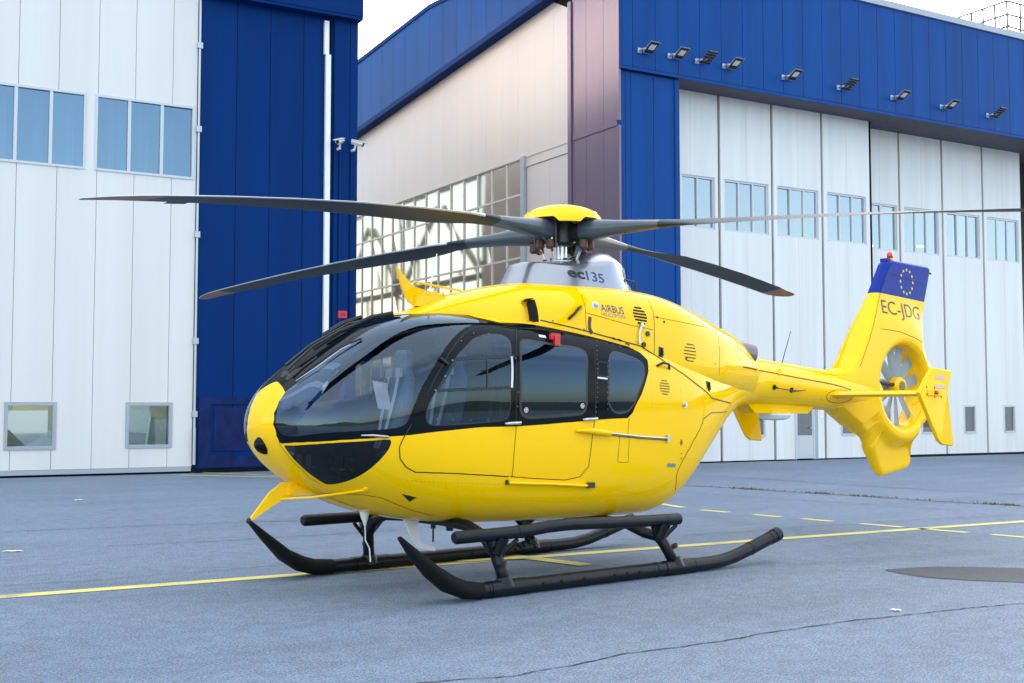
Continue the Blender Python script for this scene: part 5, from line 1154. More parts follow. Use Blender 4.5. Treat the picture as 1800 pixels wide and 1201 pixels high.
FEAT={"handle1":[[2.86,-0.573,2.275,-0.138,-0.983,0.12],[2.908,-0.573,2.317,-0.13,-0.975,0.179],[2.966,-0.569,2.368,-0.119,-0.956,0.269],[3.018,-0.566,2.396,-0.112,-0.937,0.331]],"handle3":[[3.811,-0.73,1.874,0.085,-0.936,0.343],[3.868,-0.718,1.891,0.101,-0.916,0.388],[3.949,-0.712,1.882,0.118,-0.914,0.389],[3.995,-0.718,1.851,0.124,-0.933,0.339]],"pocket":[[3.929,-0.668,2.007,-0.016,-1.0,0.003],[4.614,-0.638,1.696,0.261,-0.958,0.121]],"latch":[[3.687,-0.65,2.253,-0.013,-0.989,0.149],[3.648,-0.657,2.182,-0.023,-0.997,0.072],[3.645,-0.66,2.097,-0.029,-0.999,0.02]],"knob":[[3.764,-0.66,2.176,-0.016,-0.997,0.077],[3.709,-0.663,2.073,-0.025,-1.0,0.013]],"gasket":[[3.098,-0.599,2.305,-0.117,-0.979,0.167],[3.085,-0.604,2.253,-0.121,-0.988,0.1],[3.082,-0.608,2.202,-0.124,-0.991,0.054],[3.105,-0.613,2.152,-0.126,-0.992,0.024]],"logo":[[3.195,-0.577,2.421,-0.095,-0.914,0.395]],"airbus":[[3.234,-0.596,2.381,-0.096,-0.947,0.308],[3.496,-0.622,2.361,-0.037,-0.955,0.295]],"heli":[[3.224,-0.606,2.343,-0.103,-0.966,0.236],[3.493,-0.632,2.322,-0.044,-0.973,0.226]],"hooks":[[3.331,-0.64,2.123,-0.102,-0.995,0.019],[3.402,-0.647,2.111,-0.086,-0.996,0.017],[3.489,-0.654,2.076,-0.063,-0.998,0.008]],"fuelport":[[4.175,-0.737,1.519,0.138,-0.99,-0.0]],"rail":[[3.141,-0.789,1.265,0.002,-1.0,-0.013],[3.228,-0.789,1.259,0.006,-1.0,-0.014],[3.32,-0.788,1.249,0.013,-1.0,-0.016],[3.407,-0.786,1.243,0.02,-1.0,-0.017],[3.499,-0.784,1.233,0.027,-0.999,-0.02],[3.597,-0.781,1.227,0.034,-0.999,-0.022],[3.695,-0.777,1.221,0.041,-0.999,-0.025],[3.799,-0.772,1.215,0.056,-0.998,-0.028],[3.903,-0.765,1.209,0.081,-0.996,-0.033]],"railhandle":[[2.749,-0.79,1.293,-0.0,-1.0,-0.01],[2.87,-0.789,1.292,-0.0,-1.0,-0.009],[3.003,-0.789,1.28,0.0,-1.0,-0.011],[3.141,-0.789,1.265,0.002,-1.0,-0.013]],"greyrect":[[3.932,-0.74,0.961,0.102,-0.982,-0.161],[4.059,-0.723,0.954,0.148,-0.972,-0.181]],"marks":[[4.123,-0.738,1.161,0.141,-0.988,-0.062],[4.123,-0.735,1.126,0.144,-0.986,-0.078],[4.134,-0.728,1.064,0.156,-0.981,-0.113],[4.14,-0.721,1.017,0.165,-0.975,-0.145]],"redclamp":[[2.605,-0.672,2.08,0.007,-0.808,0.589]],"whitelabel":[[2.484,-0.657,2.101,0.005,-0.775,0.632]],"dh1":[[1.971,-0.79,1.359,-0.005,-1.0,-0.004],[2.115,-0.79,1.366,-0.0,-1.0,-0.003]],"dh2":[[2.835,-0.79,1.388,0.0,-1.0,-0.002],[2.979,-0.79,1.395,0.0,-1.0,-0.001]],"ledge":[[2.04,-0.743,0.876,-0.022,-0.959,-0.284],[2.121,-0.743,0.87,-0.019,-0.959,-0.283],[2.201,-0.743,0.865,-0.017,-0.959,-0.282],[2.288,-0.743,0.86,-0.016,-0.959,-0.282],[2.368,-0.743,0.855,-0.015,-0.959,-0.282],[2.455,-0.743,0.851,-0.014,-0.959,-0.283],[2.535,-0.742,0.846,-0.013,-0.959,-0.284],[2.622,-0.741,0.838,-0.012,-0.957,-0.29],[2.703,-0.741,0.833,-0.011,-0.956,-0.292],[2.789,-0.739,0.825,-0.009,-0.954,-0.299],[2.876,-0.738,0.82,-0.008,-0.953,-0.302],[2.962,-0.738,0.816,-0.007,-0.952,-0.305]],"vent1":[[3.7,-0.63,2.344,0.001,-0.957,0.291]],"vent2":[[4.341,-0.662,2.018,0.079,-0.997,0.018]],"vent3":[[3.88,-0.764,1.679,0.075,-0.994,0.081]],"tri":[[1.094,-0.582,0.816,-0.243,-0.697,-0.674],[1.231,-0.594,0.782,-0.212,-0.713,-0.669],[1.196,-0.544,0.746,-0.237,-0.616,-0.751]],"pitot":[[0.659,-0.676,1.28,-0.273,-0.959,-0.081],[0.748,-0.699,1.28,-0.223,-0.972,-0.071],[0.867,-0.722,1.267,-0.174,-0.982,-0.076]],"sticker":[[2.195,-0.79,1.47,-0.0,-1.0,0.0],[2.83,-0.79,1.506,-0.0,-1.0,0.0]],"noselight":[[0.174,-0.002,1.202,-0.908,-0.001,-0.419]],"wiperbase":[[0.319,-0.209,1.688,-0.706,-0.179,0.685]],"wiper2":[[0.334,-0.263,1.687,-0.685,-0.244,0.686],[0.493,-0.316,1.803,-0.58,-0.308,0.754],[0.692,-0.324,1.939,-0.515,-0.302,0.802],[0.855,-0.363,2.027,-0.499,-0.329,0.801]],"wiper1":[[0.334,-0.116,1.72,-0.687,-0.086,0.721],[0.576,-0.176,1.901,-0.557,-0.136,0.819],[0.782,-0.174,2.031,-0.513,-0.117,0.851],[0.986,-0.189,2.143,-0.431,-0.112,0.895],[1.208,-0.233,2.221,-0.285,-0.138,0.948]],"beam":[[1.117,-0.537,2.062,-0.312,-0.609,0.729]],"intake":[[2.342,-0.459,2.336,-0.254,-0.915,0.312],[2.396,-0.472,2.339,-0.237,-0.924,0.301],[2.538,-0.473,2.421,-0.213,-0.861,0.462],[2.506,-0.512,2.278,-0.202,-0.967,0.155],[2.576,-0.511,2.346,-0.195,-0.944,0.267],[2.57,-0.527,2.26,-0.187,-0.975,0.12],[2.486,-0.441,2.451,-0.23,-0.791,0.567],[2.368,-0.483,2.262,-0.236,-0.96,0.152]],"latch_star":[[2.115,-0.643,2.12,0.001,-0.749,0.662]],"doorbars_top":[[1.511,-0.737,1.88,-0.082,-0.956,0.281],[1.775,-0.75,1.897,-0.041,-0.964,0.263],[2.098,-0.749,1.918,-0.003,-0.959,0.283]],"doorbars_low":[[1.305,-0.765,1.624,-0.072,-0.995,0.075],[1.638,-0.781,1.639,-0.037,-0.998,0.049],[2.063,-0.787,1.657,-0.002,-0.999,0.044]],"doorbars_mid":[[1.804,-0.751,1.897,-0.036,-0.964,0.262],[1.787,-0.784,1.655,-0.024,-0.999,0.049]],"doorbars_front":[[1.511,-0.737,1.88,-0.082,-0.956,0.281],[1.305,-0.765,1.624,-0.072,-0.995,0.075]],"doorbars_rear":[[2.069,-0.75,1.915,-0.004,-0.961,0.278],[2.04,-0.787,1.656,-0.002,-0.999,0.044]],"hinge":[[1.385,-0.731,1.86,-0.103,-0.953,0.286],[1.471,-0.737,1.867,-0.086,-0.958,0.273],[1.385,-0.758,1.74,-0.075,-0.985,0.153],[1.288,-0.763,1.627,-0.076,-0.994,0.08]],"rivet_col":[[3.13,-0.653,2.085,0.036,-0.745,0.666],[3.095,-0.688,2.041,0.025,-0.83,0.558],[3.072,-0.715,1.998,0.018,-0.888,0.46],[3.054,-0.734,1.957,0.012,-0.926,0.378],[3.043,-0.748,1.917,0.008,-0.952,0.307],[3.037,-0.76,1.877,0.005,-0.969,0.245],[3.026,-0.77,1.833,0.003,-0.982,0.187],[3.02,-0.777,1.793,0.001,-0.99,0.141],[3.014,-0.782,1.749,0.0,-0.995,0.101],[3.008,-0.785,1.706,-0.0,-0.998,0.068],[3.008,-0.788,1.667,-0.0,-0.999,0.044],[3.008,-0.789,1.625,-0.0,-1.0,0.024],[3.003,-0.79,1.581,-0.0,-1.0,0.01],[2.997,-0.79,1.54,-0.0,-1.0,0.003],[2.991,-0.79,1.496,-0.0,-1.0,0.0],[2.991,-0.79,1.452,0.0,-1.0,-0.0],[2.985,-0.79,1.409,0.0,-1.0,-0.001]],"rivet_col2":[[3.176,-0.751,1.905,0.012,-0.954,0.299],[3.158,-0.764,1.857,0.007,-0.974,0.225],[3.153,-0.773,1.811,0.005,-0.986,0.166],[3.141,-0.78,1.763,0.003,-0.993,0.115],[3.135,-0.784,1.718,0.002,-0.997,0.077],[3.135,-0.787,1.671,0.001,-0.999,0.046],[3.13,-0.789,1.627,0.001,-1.0,0.025],[3.13,-0.79,1.575,0.001,-1.0,0.009],[3.13,-0.79,1.524,0.001,-1.0,0.001],[3.13,-0.79,1.477,0.001,-1.0,-0.0]],"smallpanel":[[3.049,-0.755,1.897,0.007,-0.961,0.276],[3.164,-0.756,1.888,0.01,-0.963,0.271],[3.141,-0.78,1.766,0.003,-0.993,0.118],[3.026,-0.78,1.769,0.001,-0.993,0.119]],"smallbar":[[3.014,-0.781,1.755,0.0,-0.994,0.106],[3.135,-0.782,1.746,0.002,-0.995,0.1]],"claim":[[4.452,-0.683,1.301,0.245,-0.968,-0.05],[4.186,-0.706,0.983,0.191,-0.964,-0.183]],"drain":[[3.695,-0.553,0.568,0.032,-0.555,-0.831],[3.476,-0.333,0.493,-0.005,-0.122,-0.992]],"boomant":[[6.231,-0.219,1.863,0.057,-0.911,0.408]],"boomstub":[[6.122,-0.241,1.714,0.037,-0.984,-0.176],[6.434,-0.227,1.687,0.016,-0.974,-0.225],[6.636,-0.226,1.695,0.014,-0.989,-0.146]],"clip":[[3.926,-0.629,2.339,0.017,-0.947,0.322],[4.007,-0.64,2.299,0.016,-0.965,0.262]],"dots":[[4.762,-0.606,1.922,0.164,-0.986,0.002],[4.405,-0.653,2.087,0.114,-0.991,0.069]],"placard":[[3.135,-0.788,1.224,0.002,-1.0,-0.021],[3.233,-0.786,1.164,0.006,-0.999,-0.036]],"latch_screws":[[1.157,-0.734,1.732,-0.14,-0.968,0.209],[1.471,-0.737,1.867,-0.086,-0.958,0.273]],"cowl_rivets":[[2.342,-0.459,2.336,-0.254,-0.915,0.312],[2.329,-0.474,2.26,-0.249,-0.956,0.156],[2.699,-0.551,2.253,-0.163,-0.981,0.101],[3.024,-0.601,2.19,-0.125,-0.991,0.043]],"black_v":[[0.963,-0.225,2.127,-0.45,-0.149,0.881]]}

# ------------------------------------------------------------------ helicopter: parametric skin
HC = empty('helicopter', (3.3, 0, 0), 'glossy yellow helicopter on black skids with four grey rotor blades', 'helicopter')
_ax = np.linspace(0.141, 8.3, 3000)
_P = pod(_ax, np.zeros_like(_ax))
_al = np.concatenate([[0], np.cumsum(np.linalg.norm(np.diff(_P, axis=0), axis=1))])
def arc(x): return np.interp(x, _ax, _al)
KY = .80

def nrm(fn, x, ph):
    e = 1e-3
    ex = np.minimum(1e-3, (x - X0) * .3 + 1e-5)
    du = fn(x + ex, ph) - fn(np.maximum(x - ex, X0 + 1e-5), ph)
    p1 = np.minimum(ph + .3, 89.99)
    p0 = np.maximum(ph - .3, -89.99)
    dv = fn(x, p1) - fn(x, p0)
    N = np.cross(du, dv)
    N /= np.linalg.norm(N, axis=-1, keepdims=True) + 1e-15
    P = fn(x, ph)
    s = np.where(N[..., 1] > 0, -1, 1)
    top = np.abs(ph) > 80
    s = np.where(top, np.where(N[..., 2] * np.sign(ph) < 0, -1, 1), s)
    N = N * s[..., None]
    ed = np.abs(ph) > 89.9
    N[..., 1] = np.where(ed, 0, N[..., 1])
    N /= np.linalg.norm(N, axis=-1, keepdims=True) + 1e-15
    return N

class Skin:
    def __init__(self, fn, xs_, phs):
        self.fn = fn
        nx, np_ = len(xs_), len(phs)
        X, PH = np.meshgrid(xs_, phs, indexing='ij')
        self.x = list(X.ravel())
        self.p = list(PH.ravel())
        self.F = []
        for i in range(nx - 1):
            for j in range(np_ - 1):
                a = i * np_ + j
                b, c, d = a + 1, a + np_ + 1, a + np_
                if (i + j) % 2:
                    self.F += [(a, b, c), (a, c, d)]
                else:
                    self.F += [(a, b, d), (b, c, d)]
    def cut(self, dfun):
        x, p = np.array(self.x), np.array(self.p)
        D = dfun(x, p)
        D = np.where(np.abs(D) < 2e-4, 2e-4, D)
        D = list(D)
        new = []
        cache = {}
        for f in self.F:
            s = [D[i] > 0 for i in f]
            if all(s) or not any(s):
                new.append(f)
                continue
            pos, neg = [], []
            for k in range(3):
                i, j = f[k], f[(k + 1) % 3]
                (pos if D[i] > 0 else neg).append(i)
                if (D[i] > 0) != (D[j] > 0):
                    key = (min(i, j), max(i, j))
                    if key not in cache:
                        t = D[key[0]] / (D[key[0]] - D[key[1]])
                        self.x.append(self.x[key[0]] * (1 - t) + self.x[key[1]] * t)
                        self.p.append(self.p[key[0]] * (1 - t) + self.p[key[1]] * t)
                        D.append(0.0)
                        cache[key] = len(self.x) - 1
                    pos.append(cache[key])
                    neg.append(cache[key])
            for q in (pos, neg):
                if len(q) == 3:
                    new.append(tuple(q))
                elif len(q) == 4:
                    new += [(q[0], q[1], q[2]), (q[0], q[2], q[3])]
        self.F = new
        return self
    def cent(self):
        F = np.array(self.F)
        return np.array(self.x)[F].mean(1), np.array(self.p)[F].mean(1)
    def part(self, name, sel, mats, mi, parent, sides=(1, -1), post=None):
        F = np.array(self.F)[sel]
        mi = np.asarray(mi)[sel] if not np.isscalar(mi) else np.full(len(F), mi)
        if not len(F):
            return None
        u, inv = np.unique(F, return_inverse=True)
        F = inv.reshape(F.shape)
        x, p = np.array(self.x)[u], np.array(self.p)[u]
        P = self.fn(x, p)
        if post is not None:
            P = post(P, x, p)
        N = nrm(self.fn, x, p)
        # face winding must agree with the outward normal
        fn_ = np.cross(P[F[:, 1]] - P[F[:, 0]], P[F[:, 2]] - P[F[:, 0]])
        flip = (fn_ * N[F].mean(1)).sum(1) < 0
        F = np.where(flip[:, None], F[:, ::-1], F)
        V, NN, FF, MI = [], [], [], []
        b = 0
        for s in sides:
            k = np.array([1, s, 1])
            V.append(P * k)
            NN.append(N * k)
            FF.append((F if s == 1 else F[:, ::-1]) + b)
            MI.append(mi)
            b += len(P)
        V, NN, FF, MI = map(np.concatenate, (V, NN, FF, MI))
        return link_mesh(name, V, [tuple(int(i) for i in f) for f in FF], mats, [int(i) for i in MI], parent, normals=NN)

def chaikin(P, n=1):
    P = np.array(P, float)
    for _ in range(n):
        Q = np.roll(P, -1, 0)
        P = np.stack([.78 * P + .22 * Q, .22 * P + .78 * Q], 1).reshape(-1, 2)
    return P

def poly_sdf(poly, smooth=1):
    """signed distance (metres, positive inside) to a closed outline given in (x, angle)"""
    P = chaikin([(float(arc(a)), math.radians(b) * KY) for a, b in poly], smooth)
    A, B = P, np.roll(P, -1, 0)
    def f(x, p):
        q = np.stack([arc(x), np.radians(p) * KY], -1)
        out = np.full(len(q), 1e9)
        ins = np.zeros(len(q), bool)
        for a, b in zip(A, B):
            ab = b - a
            t = np.clip(((q - a) @ ab) / (ab @ ab + 1e-12), 0, 1)
            out = np.minimum(out, np.linalg.norm(q - a - t[:, None] * ab, axis=1))
            c = ((a[1] > q[:, 1]) != (b[1] > q[:, 1]))
            with np.errstate(divide='ignore', invalid='ignore'):
                xi = a[0] + (q[:, 1] - a[1]) * (b[0] - a[0]) / (b[1] - a[1])
            ins ^= c & (q[:, 0] < xi)
        return np.where(ins, out, -out)
    return f

S = np.concatenate([np.linspace(0.0, .5, 26), np.linspace(.5, 4.4, 200)[1:], np.linspace(4.4, 8.25, 70)[1:]])
X = xs(S)
X[0] = X0 + 1e-5
sk = Skin(pod, X, np.concatenate([np.linspace(-90, -60, 12), np.linspace(-60, 62, 84)[1:], np.linspace(62, 90, 12)[1:]]))
SD = {k: poly_sdf(v, {'canopy': 0, 'glass': 3, 'front_door': 2, 'front_win': 2, 'rear_win': 2}.get(k, 1)) for k, v in REG.items()}
near = lambda f: f
for k in ('canopy', 'glass', 'front_door', 'slide_door', 'front_win', 'slide_win', 'rear_win', 'chin'):
    sk.cut(SD[k])
for k in ('slide_win', 'rear_win'):
    f0 = SD[k]
    sk.cut(lambda x, p, f0=f0: f0(x, p) + (.022 if k == 'slide_win' else .016))
f0 = SD['front_win']
sk.cut(lambda x, p: f0(x, p) + .006)
cx_, cp_ = sk.cent()
D = {k: SD[k](cx_, cp_) for k in SD}
can = D['canopy'] > 0
gl = (D['glass'] > 0) & can
fw_ = (D['front_win'] > 0)
sw_ = (D['slide_win'] > 0)
rw_ = (D['rear_win'] > 0)
ch_ = (D['chin'] > 0) & ~can
sring = (D['slide_win'] > -.022) & ~sw_
rring = (D['rear_win'] > -.016) & ~rw_
fring = (D['front_win'] > -.006) & ~fw_
fd = (D['front_door'] > 0) & ~gl
sdr = (D['slide_door'] > 0) & ~fd
body = ~(gl | ch_ | fd | sdr | rw_)
mi = np.where(rring & body, 2, np.where(can, 1, 0))
sk.part('body', body, [M['yellow'], M['black'], M['rubber']], mi, HC)
mi = np.where(fring, 2, np.where(can, 1, 0))
for s in (1, -1):
    sk.part('windshield', gl, M['cockpit_glass'], 0, HC, (s,))
    sk.part('chin_window', ch_, M['chin_glass'], 0, HC, (s,))
    d1 = sk.part('front_door', fd & ~fw_, [M['yellow'], M['black'], M['rubber']], np.where(fring, 2, np.where(can, 1, 0)), HC, (s,))
    sk.part('window', fw_, M['door_glass'], 0, d1, (s,))
    d2 = sk.part('sliding_door', sdr & ~sw_, [M['yellow'], M['black'], M['rubber']], np.where(sring, 2, np.where(can, 1, 0)), HC, (s,))
    sk.part('window', sw_, M['cabin_glass'], 0, d2, (s,))
    sk.part('rear_window', rw_, M['cabin_glass'], 0, HC, (s,))
    if s == 1:
        DOOR1, DOOR2 = d1, d2

# engine cowling, with a scooped intake on each side
XI0, XI1 = 2.37, 2.553
def scoop(P, x, p):
    P = P.copy()
    t = np.clip((x - XI0) / (XI1 - XI0), 0, 1)
    ph0, ph1 = 14.0, 40.0
    wn = np.clip(np.minimum((p - ph0) / 3.5, (ph1 - p) / 6), 0, 1)
    wn = wn * wn * (3 - 2 * wn)
    dep = .125 * (t * t * (3 - 2 * t)) * wn
    dep = np.where(x > XI1 + .004, 0, dep)
    P[:, 1] += dep
    return P
Sc = np.concatenate([np.linspace(0, 1.1, 42), np.linspace(1.1, 1.45, 26)[1:], np.linspace(1.45, 4.6, 80)[1:]])
Xc = np.minimum(xs(Sc, CX0), 5.75)
Xc = np.unique(np.concatenate([Xc[(Xc < XI1 - .004) | (Xc > XI1 + .012)], [XI1, XI1 + .006]]))
Xc[0] = CX0 + 1e-4
_X0 = X0
ck = Skin(cowl, Xc, np.linspace(-90, 90, 121))
cx2, cp2 = ck.cent()
wall = (cx2 > XI1) & (cx2 < XI1 + .006) & (cp2 > 16) & (cp2 < 38)
ck.part('engine_cowling', np.ones(len(cx2), bool), [M['yellow'], M['black_in']], np.where(wall, 1, 0), HC, post=scoop)

# nearest outer surface, for everything that is stuck on
def tree(fn, X, ph):
    P = fn(*np.meshgrid(X, ph, indexing='ij'))
    n, k = P.shape[:2]
    v = [tuple(q) for q in P.reshape(-1, 3)]
    f = [(i * k + j, i * k + j + 1, (i + 1) * k + j + 1, (i + 1) * k + j) for i in range(n - 1) for j in range(k - 1)]
    return v, f
v1, f1 = tree(pod, X[::2], np.linspace(-90, 90, 121))
v2, f2 = tree(cowl, Xc, np.linspace(-90, 90, 121))
BV = BVHTree.FromPolygons(v1 + v2, f1 + [tuple(i + len(v1) for i in f) for f in f2])
def snap(x, z, bv=None):
    h = (bv or BV).ray_cast(Vector((x, -3, z)), Vector((0, 1, 0)))
    if h[0] is None:
        return None
    n = h[1] if h[1].y < 0 else -h[1]
    return h[0], n

# panel lines
for k in ('cowl_low', 'clam', 'cv1', 'cv2', 'ch1', 'ch2', 'cv3', 'belly1', 'nose1', 'step_pan', 'vert', 'boomline'):
    w = {'cowl_low': .010, 'clam': .008, 'boomline': .012, 'cv1': .006, 'belly1': .006}.get(k, .0045)
    for sg in (1, -1):
        seam = MB()
        seam.recalc = False
        seam.ribbon([(q[0], sg * q[1], q[2], q[3], sg * q[4], q[5]) for q in SEAM[k]], w, .004 if k == 'cowl_low' else .0018)
        seam.build('panel_line', M['seam'], HC)
ds = MB()
ds.recalc = False
ds.ribbon(SEAM['door_front'], .009, .0022)
ds.ribbon(SEAM['door_mid'], .006, .0022)
ds.build('door_gap', M['seam'], DOOR1)
ds = MB()
ds.recalc = False
ds.ribbon(SEAM['door_up'], .007, .0022)
ds.build('door_gap', M['seam'], DOOR2)

# ------------------------------------------------------------------ text and marks
def text_verts(s, bold=0.0):
    c = bpy.data.curves.new('txt', 'FONT')
    c.body = s
    c.size = 1
    c.offset = bold
    c.resolution_u = 4
    o = bpy.data.objects.new('txt', c)
    COL.objects.link(o)
    dg = bpy.context.evaluated_depsgraph_get()
    me = bpy.data.meshes.new_from_object(o.evaluated_get(dg))
    vs = [tuple(v.co) for v in me.vertices]
    fs = [tuple(p.vertices) for p in me.polygons]
    bpy.data.objects.remove(o)
    bpy.data.meshes.remove(me)
    return vs, fs

def decal_text(name, s, p0, p1, h, m, parent, bold=0.0, bv=None, off=.003, shear=0.0, ysurf=None):
    """text from p0 to p1 (x, z of the baseline ends), cap height h, laid on the skin"""
    vs, fs = text_verts(s, bold)
    A = np.array(vs)
    x0, x1 = A[:, 0].min(), A[:, 0].max()
    z0, z1 = 0, A[:, 1].max()
    out = []
    for v in vs:
        u = (v[0] - x0) / (x1 - x0)
        w = (v[1] - z0) / (z1 - z0) * h
        x = p0[0] + (p1[0] - p0[0]) * u + shear * w
        z = p0[1] + (p1[1] - p0[1]) * u + w
        if ysurf:
            out.append((x, ysurf(x, z) - off, z))
        else:
            hnd = snap(x, z, bv)
            q = hnd[0] + hnd[1] * off if hnd else Vector((x, -.6, z))
            out.append(tuple(q))
    mb = MB()
    mb.recalc = False
    mb.put(out, fs)
    return mb.build(name, m, parent)
F_ = FEAT
decal_text('lettering', 'AIRBUS', (3.236, 2.363), (3.500, 2.345), .068, M['inkblue'], HC, .002)
decal_text('lettering', 'HELICOPTERS', (3.232, 2.322), (3.503, 2.304), .032, M['inkgrey'], HC, -.004)
lg = MB()
c = F_['logo'][0]
lg.lathe((c[0] - .012, c[1] + .002, c[2] - .012), [(.0, -.016), (.02, -.015), (.036, -.009), (.040, .0)], 20, 'y')
lg.build('emblem', mat('emblem_pearl', (.62, .72, .82), .3, var=.5, vscale=25), HC)
for i in range(3):
    pass
lg = MB()
lg.recalc = False
for k in range(3):
    pts = []
    for i in range(9):
        t = i / 8
        x = c[0] - .042 + t * .050
        z = c[2] + .008 - k * .010 - .016 * math.sin(t * 3.1)
        h = snap(x, z)
        pts.append((h[0].x, h[0].y - .0165, h[0].z, 0, -1, 0))
    lg.ribbon(pts, .004)
lg.build('emblem_stroke', M['bluemark'], HC)

# vents: a round field of slots
def vent(c, r, n, m, w=.5, parent=HC, name='vent', frame=None):
    mb = MB()
    mb.recalc = False
    for k in range(n):
        dz = (k + .5) / n * 2 - 1
        half = r * math.sqrt(max(0, 1 - dz * dz)) * .98
        pts = []
        for i in range(9):
            x = c[0] - half + 2 * half * i / 8
            z = c[2] + dz * r - (x - c[0]) * .06
            h = snap(x, z)
            if h:
                pts.append((*h[0], *h[1]))
        mb.ribbon(pts, 2 * r / n * w, .002)
    mb.build(name, m, parent)
vent(F_['vent1'][0], .088, 6, M['black_in'], .62)
vent(F_['vent2'][0], .095, 6, M['seam'], .30)
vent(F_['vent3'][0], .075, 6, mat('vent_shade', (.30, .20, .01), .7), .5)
mb = MB()
q = snap(F_['vent2'][0][0] - .06, F_['vent2'][0][2] - .06)
mb.disc(q[0], q[1], .016, .004, 4)
mb.build('vent_plug', M['ink'], HC)

# grab handles and latches
def along(pts, lift):
    return [Vector(p[:3]) + Vector(p[3:6]) * l for p, l in zip(pts, lift)]
mb = MB()
mb.tube(along(F_['handle1'], [.0, .035, .035, .0]), .013, 8)
mb.build('grab_handle', M['rubber'], HC)
mb = MB()
mb.tube(along(F_['handle3'], [.0, .04, .04, .0]), .012, 8)
mb.build('grab_handle', M['rubber'], HC)
mb = MB()
mb.tube([(3.80, -.30, 2.62), (3.80, -.31, 2.70), (3.83, -.31, 2.715), (3.96, -.30, 2.70), (3.98, -.29, 2.68), (3.99, -.29, 2.60)], .011, 8)
mb.build('grab_handle', M['rubber'], HC)
for i, p in enumerate(F_['pocket']):
    mb = MB()
    P, Nn = Vector(p[:3]), Vector(p[3:6])
    mb.prism([(p[0] - .022, p[1] - .004, p[2] + .055), (p[0] + .03, p[1] - .004, p[2] + .045), (p[0] + .026, p[1] - .004, p[2] - .05), (p[0] - .026, p[1] - .004, p[2] - .04)], (0, .03, 0))
    mb.tube([P + Vector((.02, -.006, .04)), P + Vector((.01, -.02, -.03))], .01, 6)
    mb.build('latch_pocket', M['rubber'], HC)
mb = MB()
L_ = F_['latch']
mb.tube(along(L_, [.015, .02, .015]), [(.014, .012), (.010, .010), (.012, .010)], 8)
mb.disc(L_[0][:3], L_[0][3:6], .02, .03, 10)
mb.disc(L_[2][:3], L_[2][3:6], .016, .025, 10)
mb.build('cowl_latch', M['metal'], HC)
for p in F_['knob']:
    mb = MB()
    mb.disc(p[:3], p[3:6], .024, .012, 14)
    mb.build('port_cap', M['dmetal'], HC)
mb = MB()
mb.recalc = False
mb.ribbon(F_['gasket'], .035, .003)
mb.build('gasket', M['damper'], HC)
for p in F_['hooks']:
    mb = MB()
    P, Nn = Vector(p[:3]), Vector(p[3:6])
    mb.tube([P, P + Nn * .02, P + Nn * .02 + Vector((.03, 0, -.012)), P + Vector((.035, 0, -.012))], .005, 6)
    mb.build('tie_hook', M['dmetal'], HC)
p = F_['fuelport'][0]
mb = MB()
mb.disc(p[:3], p[3:6], .032, .006, 18)
mb.disc(Vector(p[:3]) + Vector(p[3:6]) * .006, p[3:6], .018, .02, 12)
mb.build('fuel_cap', M['metal'], HC)
mb = MB()
for p in F_['clip']:
    mb.disc(p[:3], p[3:6], .012, .008, 4)
for p in F_['dots'] + F_['cowl_rivets'][2:]:
    mb.disc(p[:3], p[3:6], .007, .002, 8)
mb.build('fastener', M['ink'], HC)
# door rail with its carrier
mb = MB()
mb.tube(along(F_['rail'], [.012] * len(F_['rail'])), [(.016, .010)] * len(F_['rail']), 8)
p = F_['rail'][-1]
mb.box((p[0] - .02, p[1] - .03, p[2] - .035), (p[0] + .012, p[1] + .01, p[2] + .035))
mb.build('door_rail', M['metal'], HC)
mb = MB()
mb.recalc = False
mb.ribbon([(q[0], q[1], q[2] - .018, *q[3:]) for q in F_['rail']], .007, .0025)
mb.build('rail_slot', M['ink'], HC)
mb = MB()
mb.tube(along(F_['railhandle'], [.012, .03, .032, .022]), [(.022, .012), (.028, .026), (.030, .030), (.028, .026)], 10)
mb.build('door_carrier', M['yellow_solid'], DOOR2, smooth=True)
p0, p1 = F_['ledge'][0], F_['ledge'][-1]
mb = MB()
mb.tube(along(F_['ledge'], [.014] * len(F_['ledge'])), [(.02, .016)] * len(F_['ledge']), 6)
mb.tube([(p0[0], p0[1] - .01, p0[2]), (p0[0] + .01, p0[1] - .005, p0[2] + .07)], .010, 6)
mb.build('lower_rail', M['yellow_solid'], HC, smooth=True)
mb = MB()
mb.box((p1[0] - .05, p1[1] - .034, p1[2] - .024), (p1[0] + .03, p1[1] - .004, p1[2] + .024))
mb.box((p0[0] - .03, p0[1] - .016, p0[2] - .02), (p0[0] - .01, p0[1] + .0, p0[2] + .02))
mb.build('rail_stop', M['dmetal'], HC)
def strip(name, pts, w, m, off=.003, parent=HC):
    mb = MB()
    mb.recalc = False
    mb.ribbon(pts, w, off)
    return mb.build(name, m, parent)
strip('data_plate', F_['greyrect'], .035, M['inkgrey'])
mb = MB()
for i, p in enumerate(F_['marks']):
    for dz, hw in ([(.03, .004), (.02, .012), (.008, .024), (-.004, .016), (-.016, .01)] if i == 0 else [(0, .01)]):
        if i == 1: continue
        q = snap(p[0], p[2] + dz)
        mb.box((q[0].x - hw, q[0].y - .003, q[0].z - .004), (q[0].x + hw, q[0].y + .004, q[0].z + .004))
mb.build('marking', M['ink'], HC)
for k in (0, 1):
    pp_ = F_['dh1' if k == 0 else 'dh2']
    mb = MB()
    mb.tube(along(pp_, [.022, .022]), [(.014, .012), (.018, .016)], 10)
    for p in pp_:
        mb.disc(p[:3], p[3:6], .01, .02, 8)
    mb.build('handle', M['metal'], DOOR1 if k == 0 else DOOR2, smooth=True)
p = F_['redclamp'][0]
mb = MB()
mb.box((p[0] - .055, p[1] - .03, p[2] - .002), (p[0] + .05, p[1] + .0, p[2] + .050))
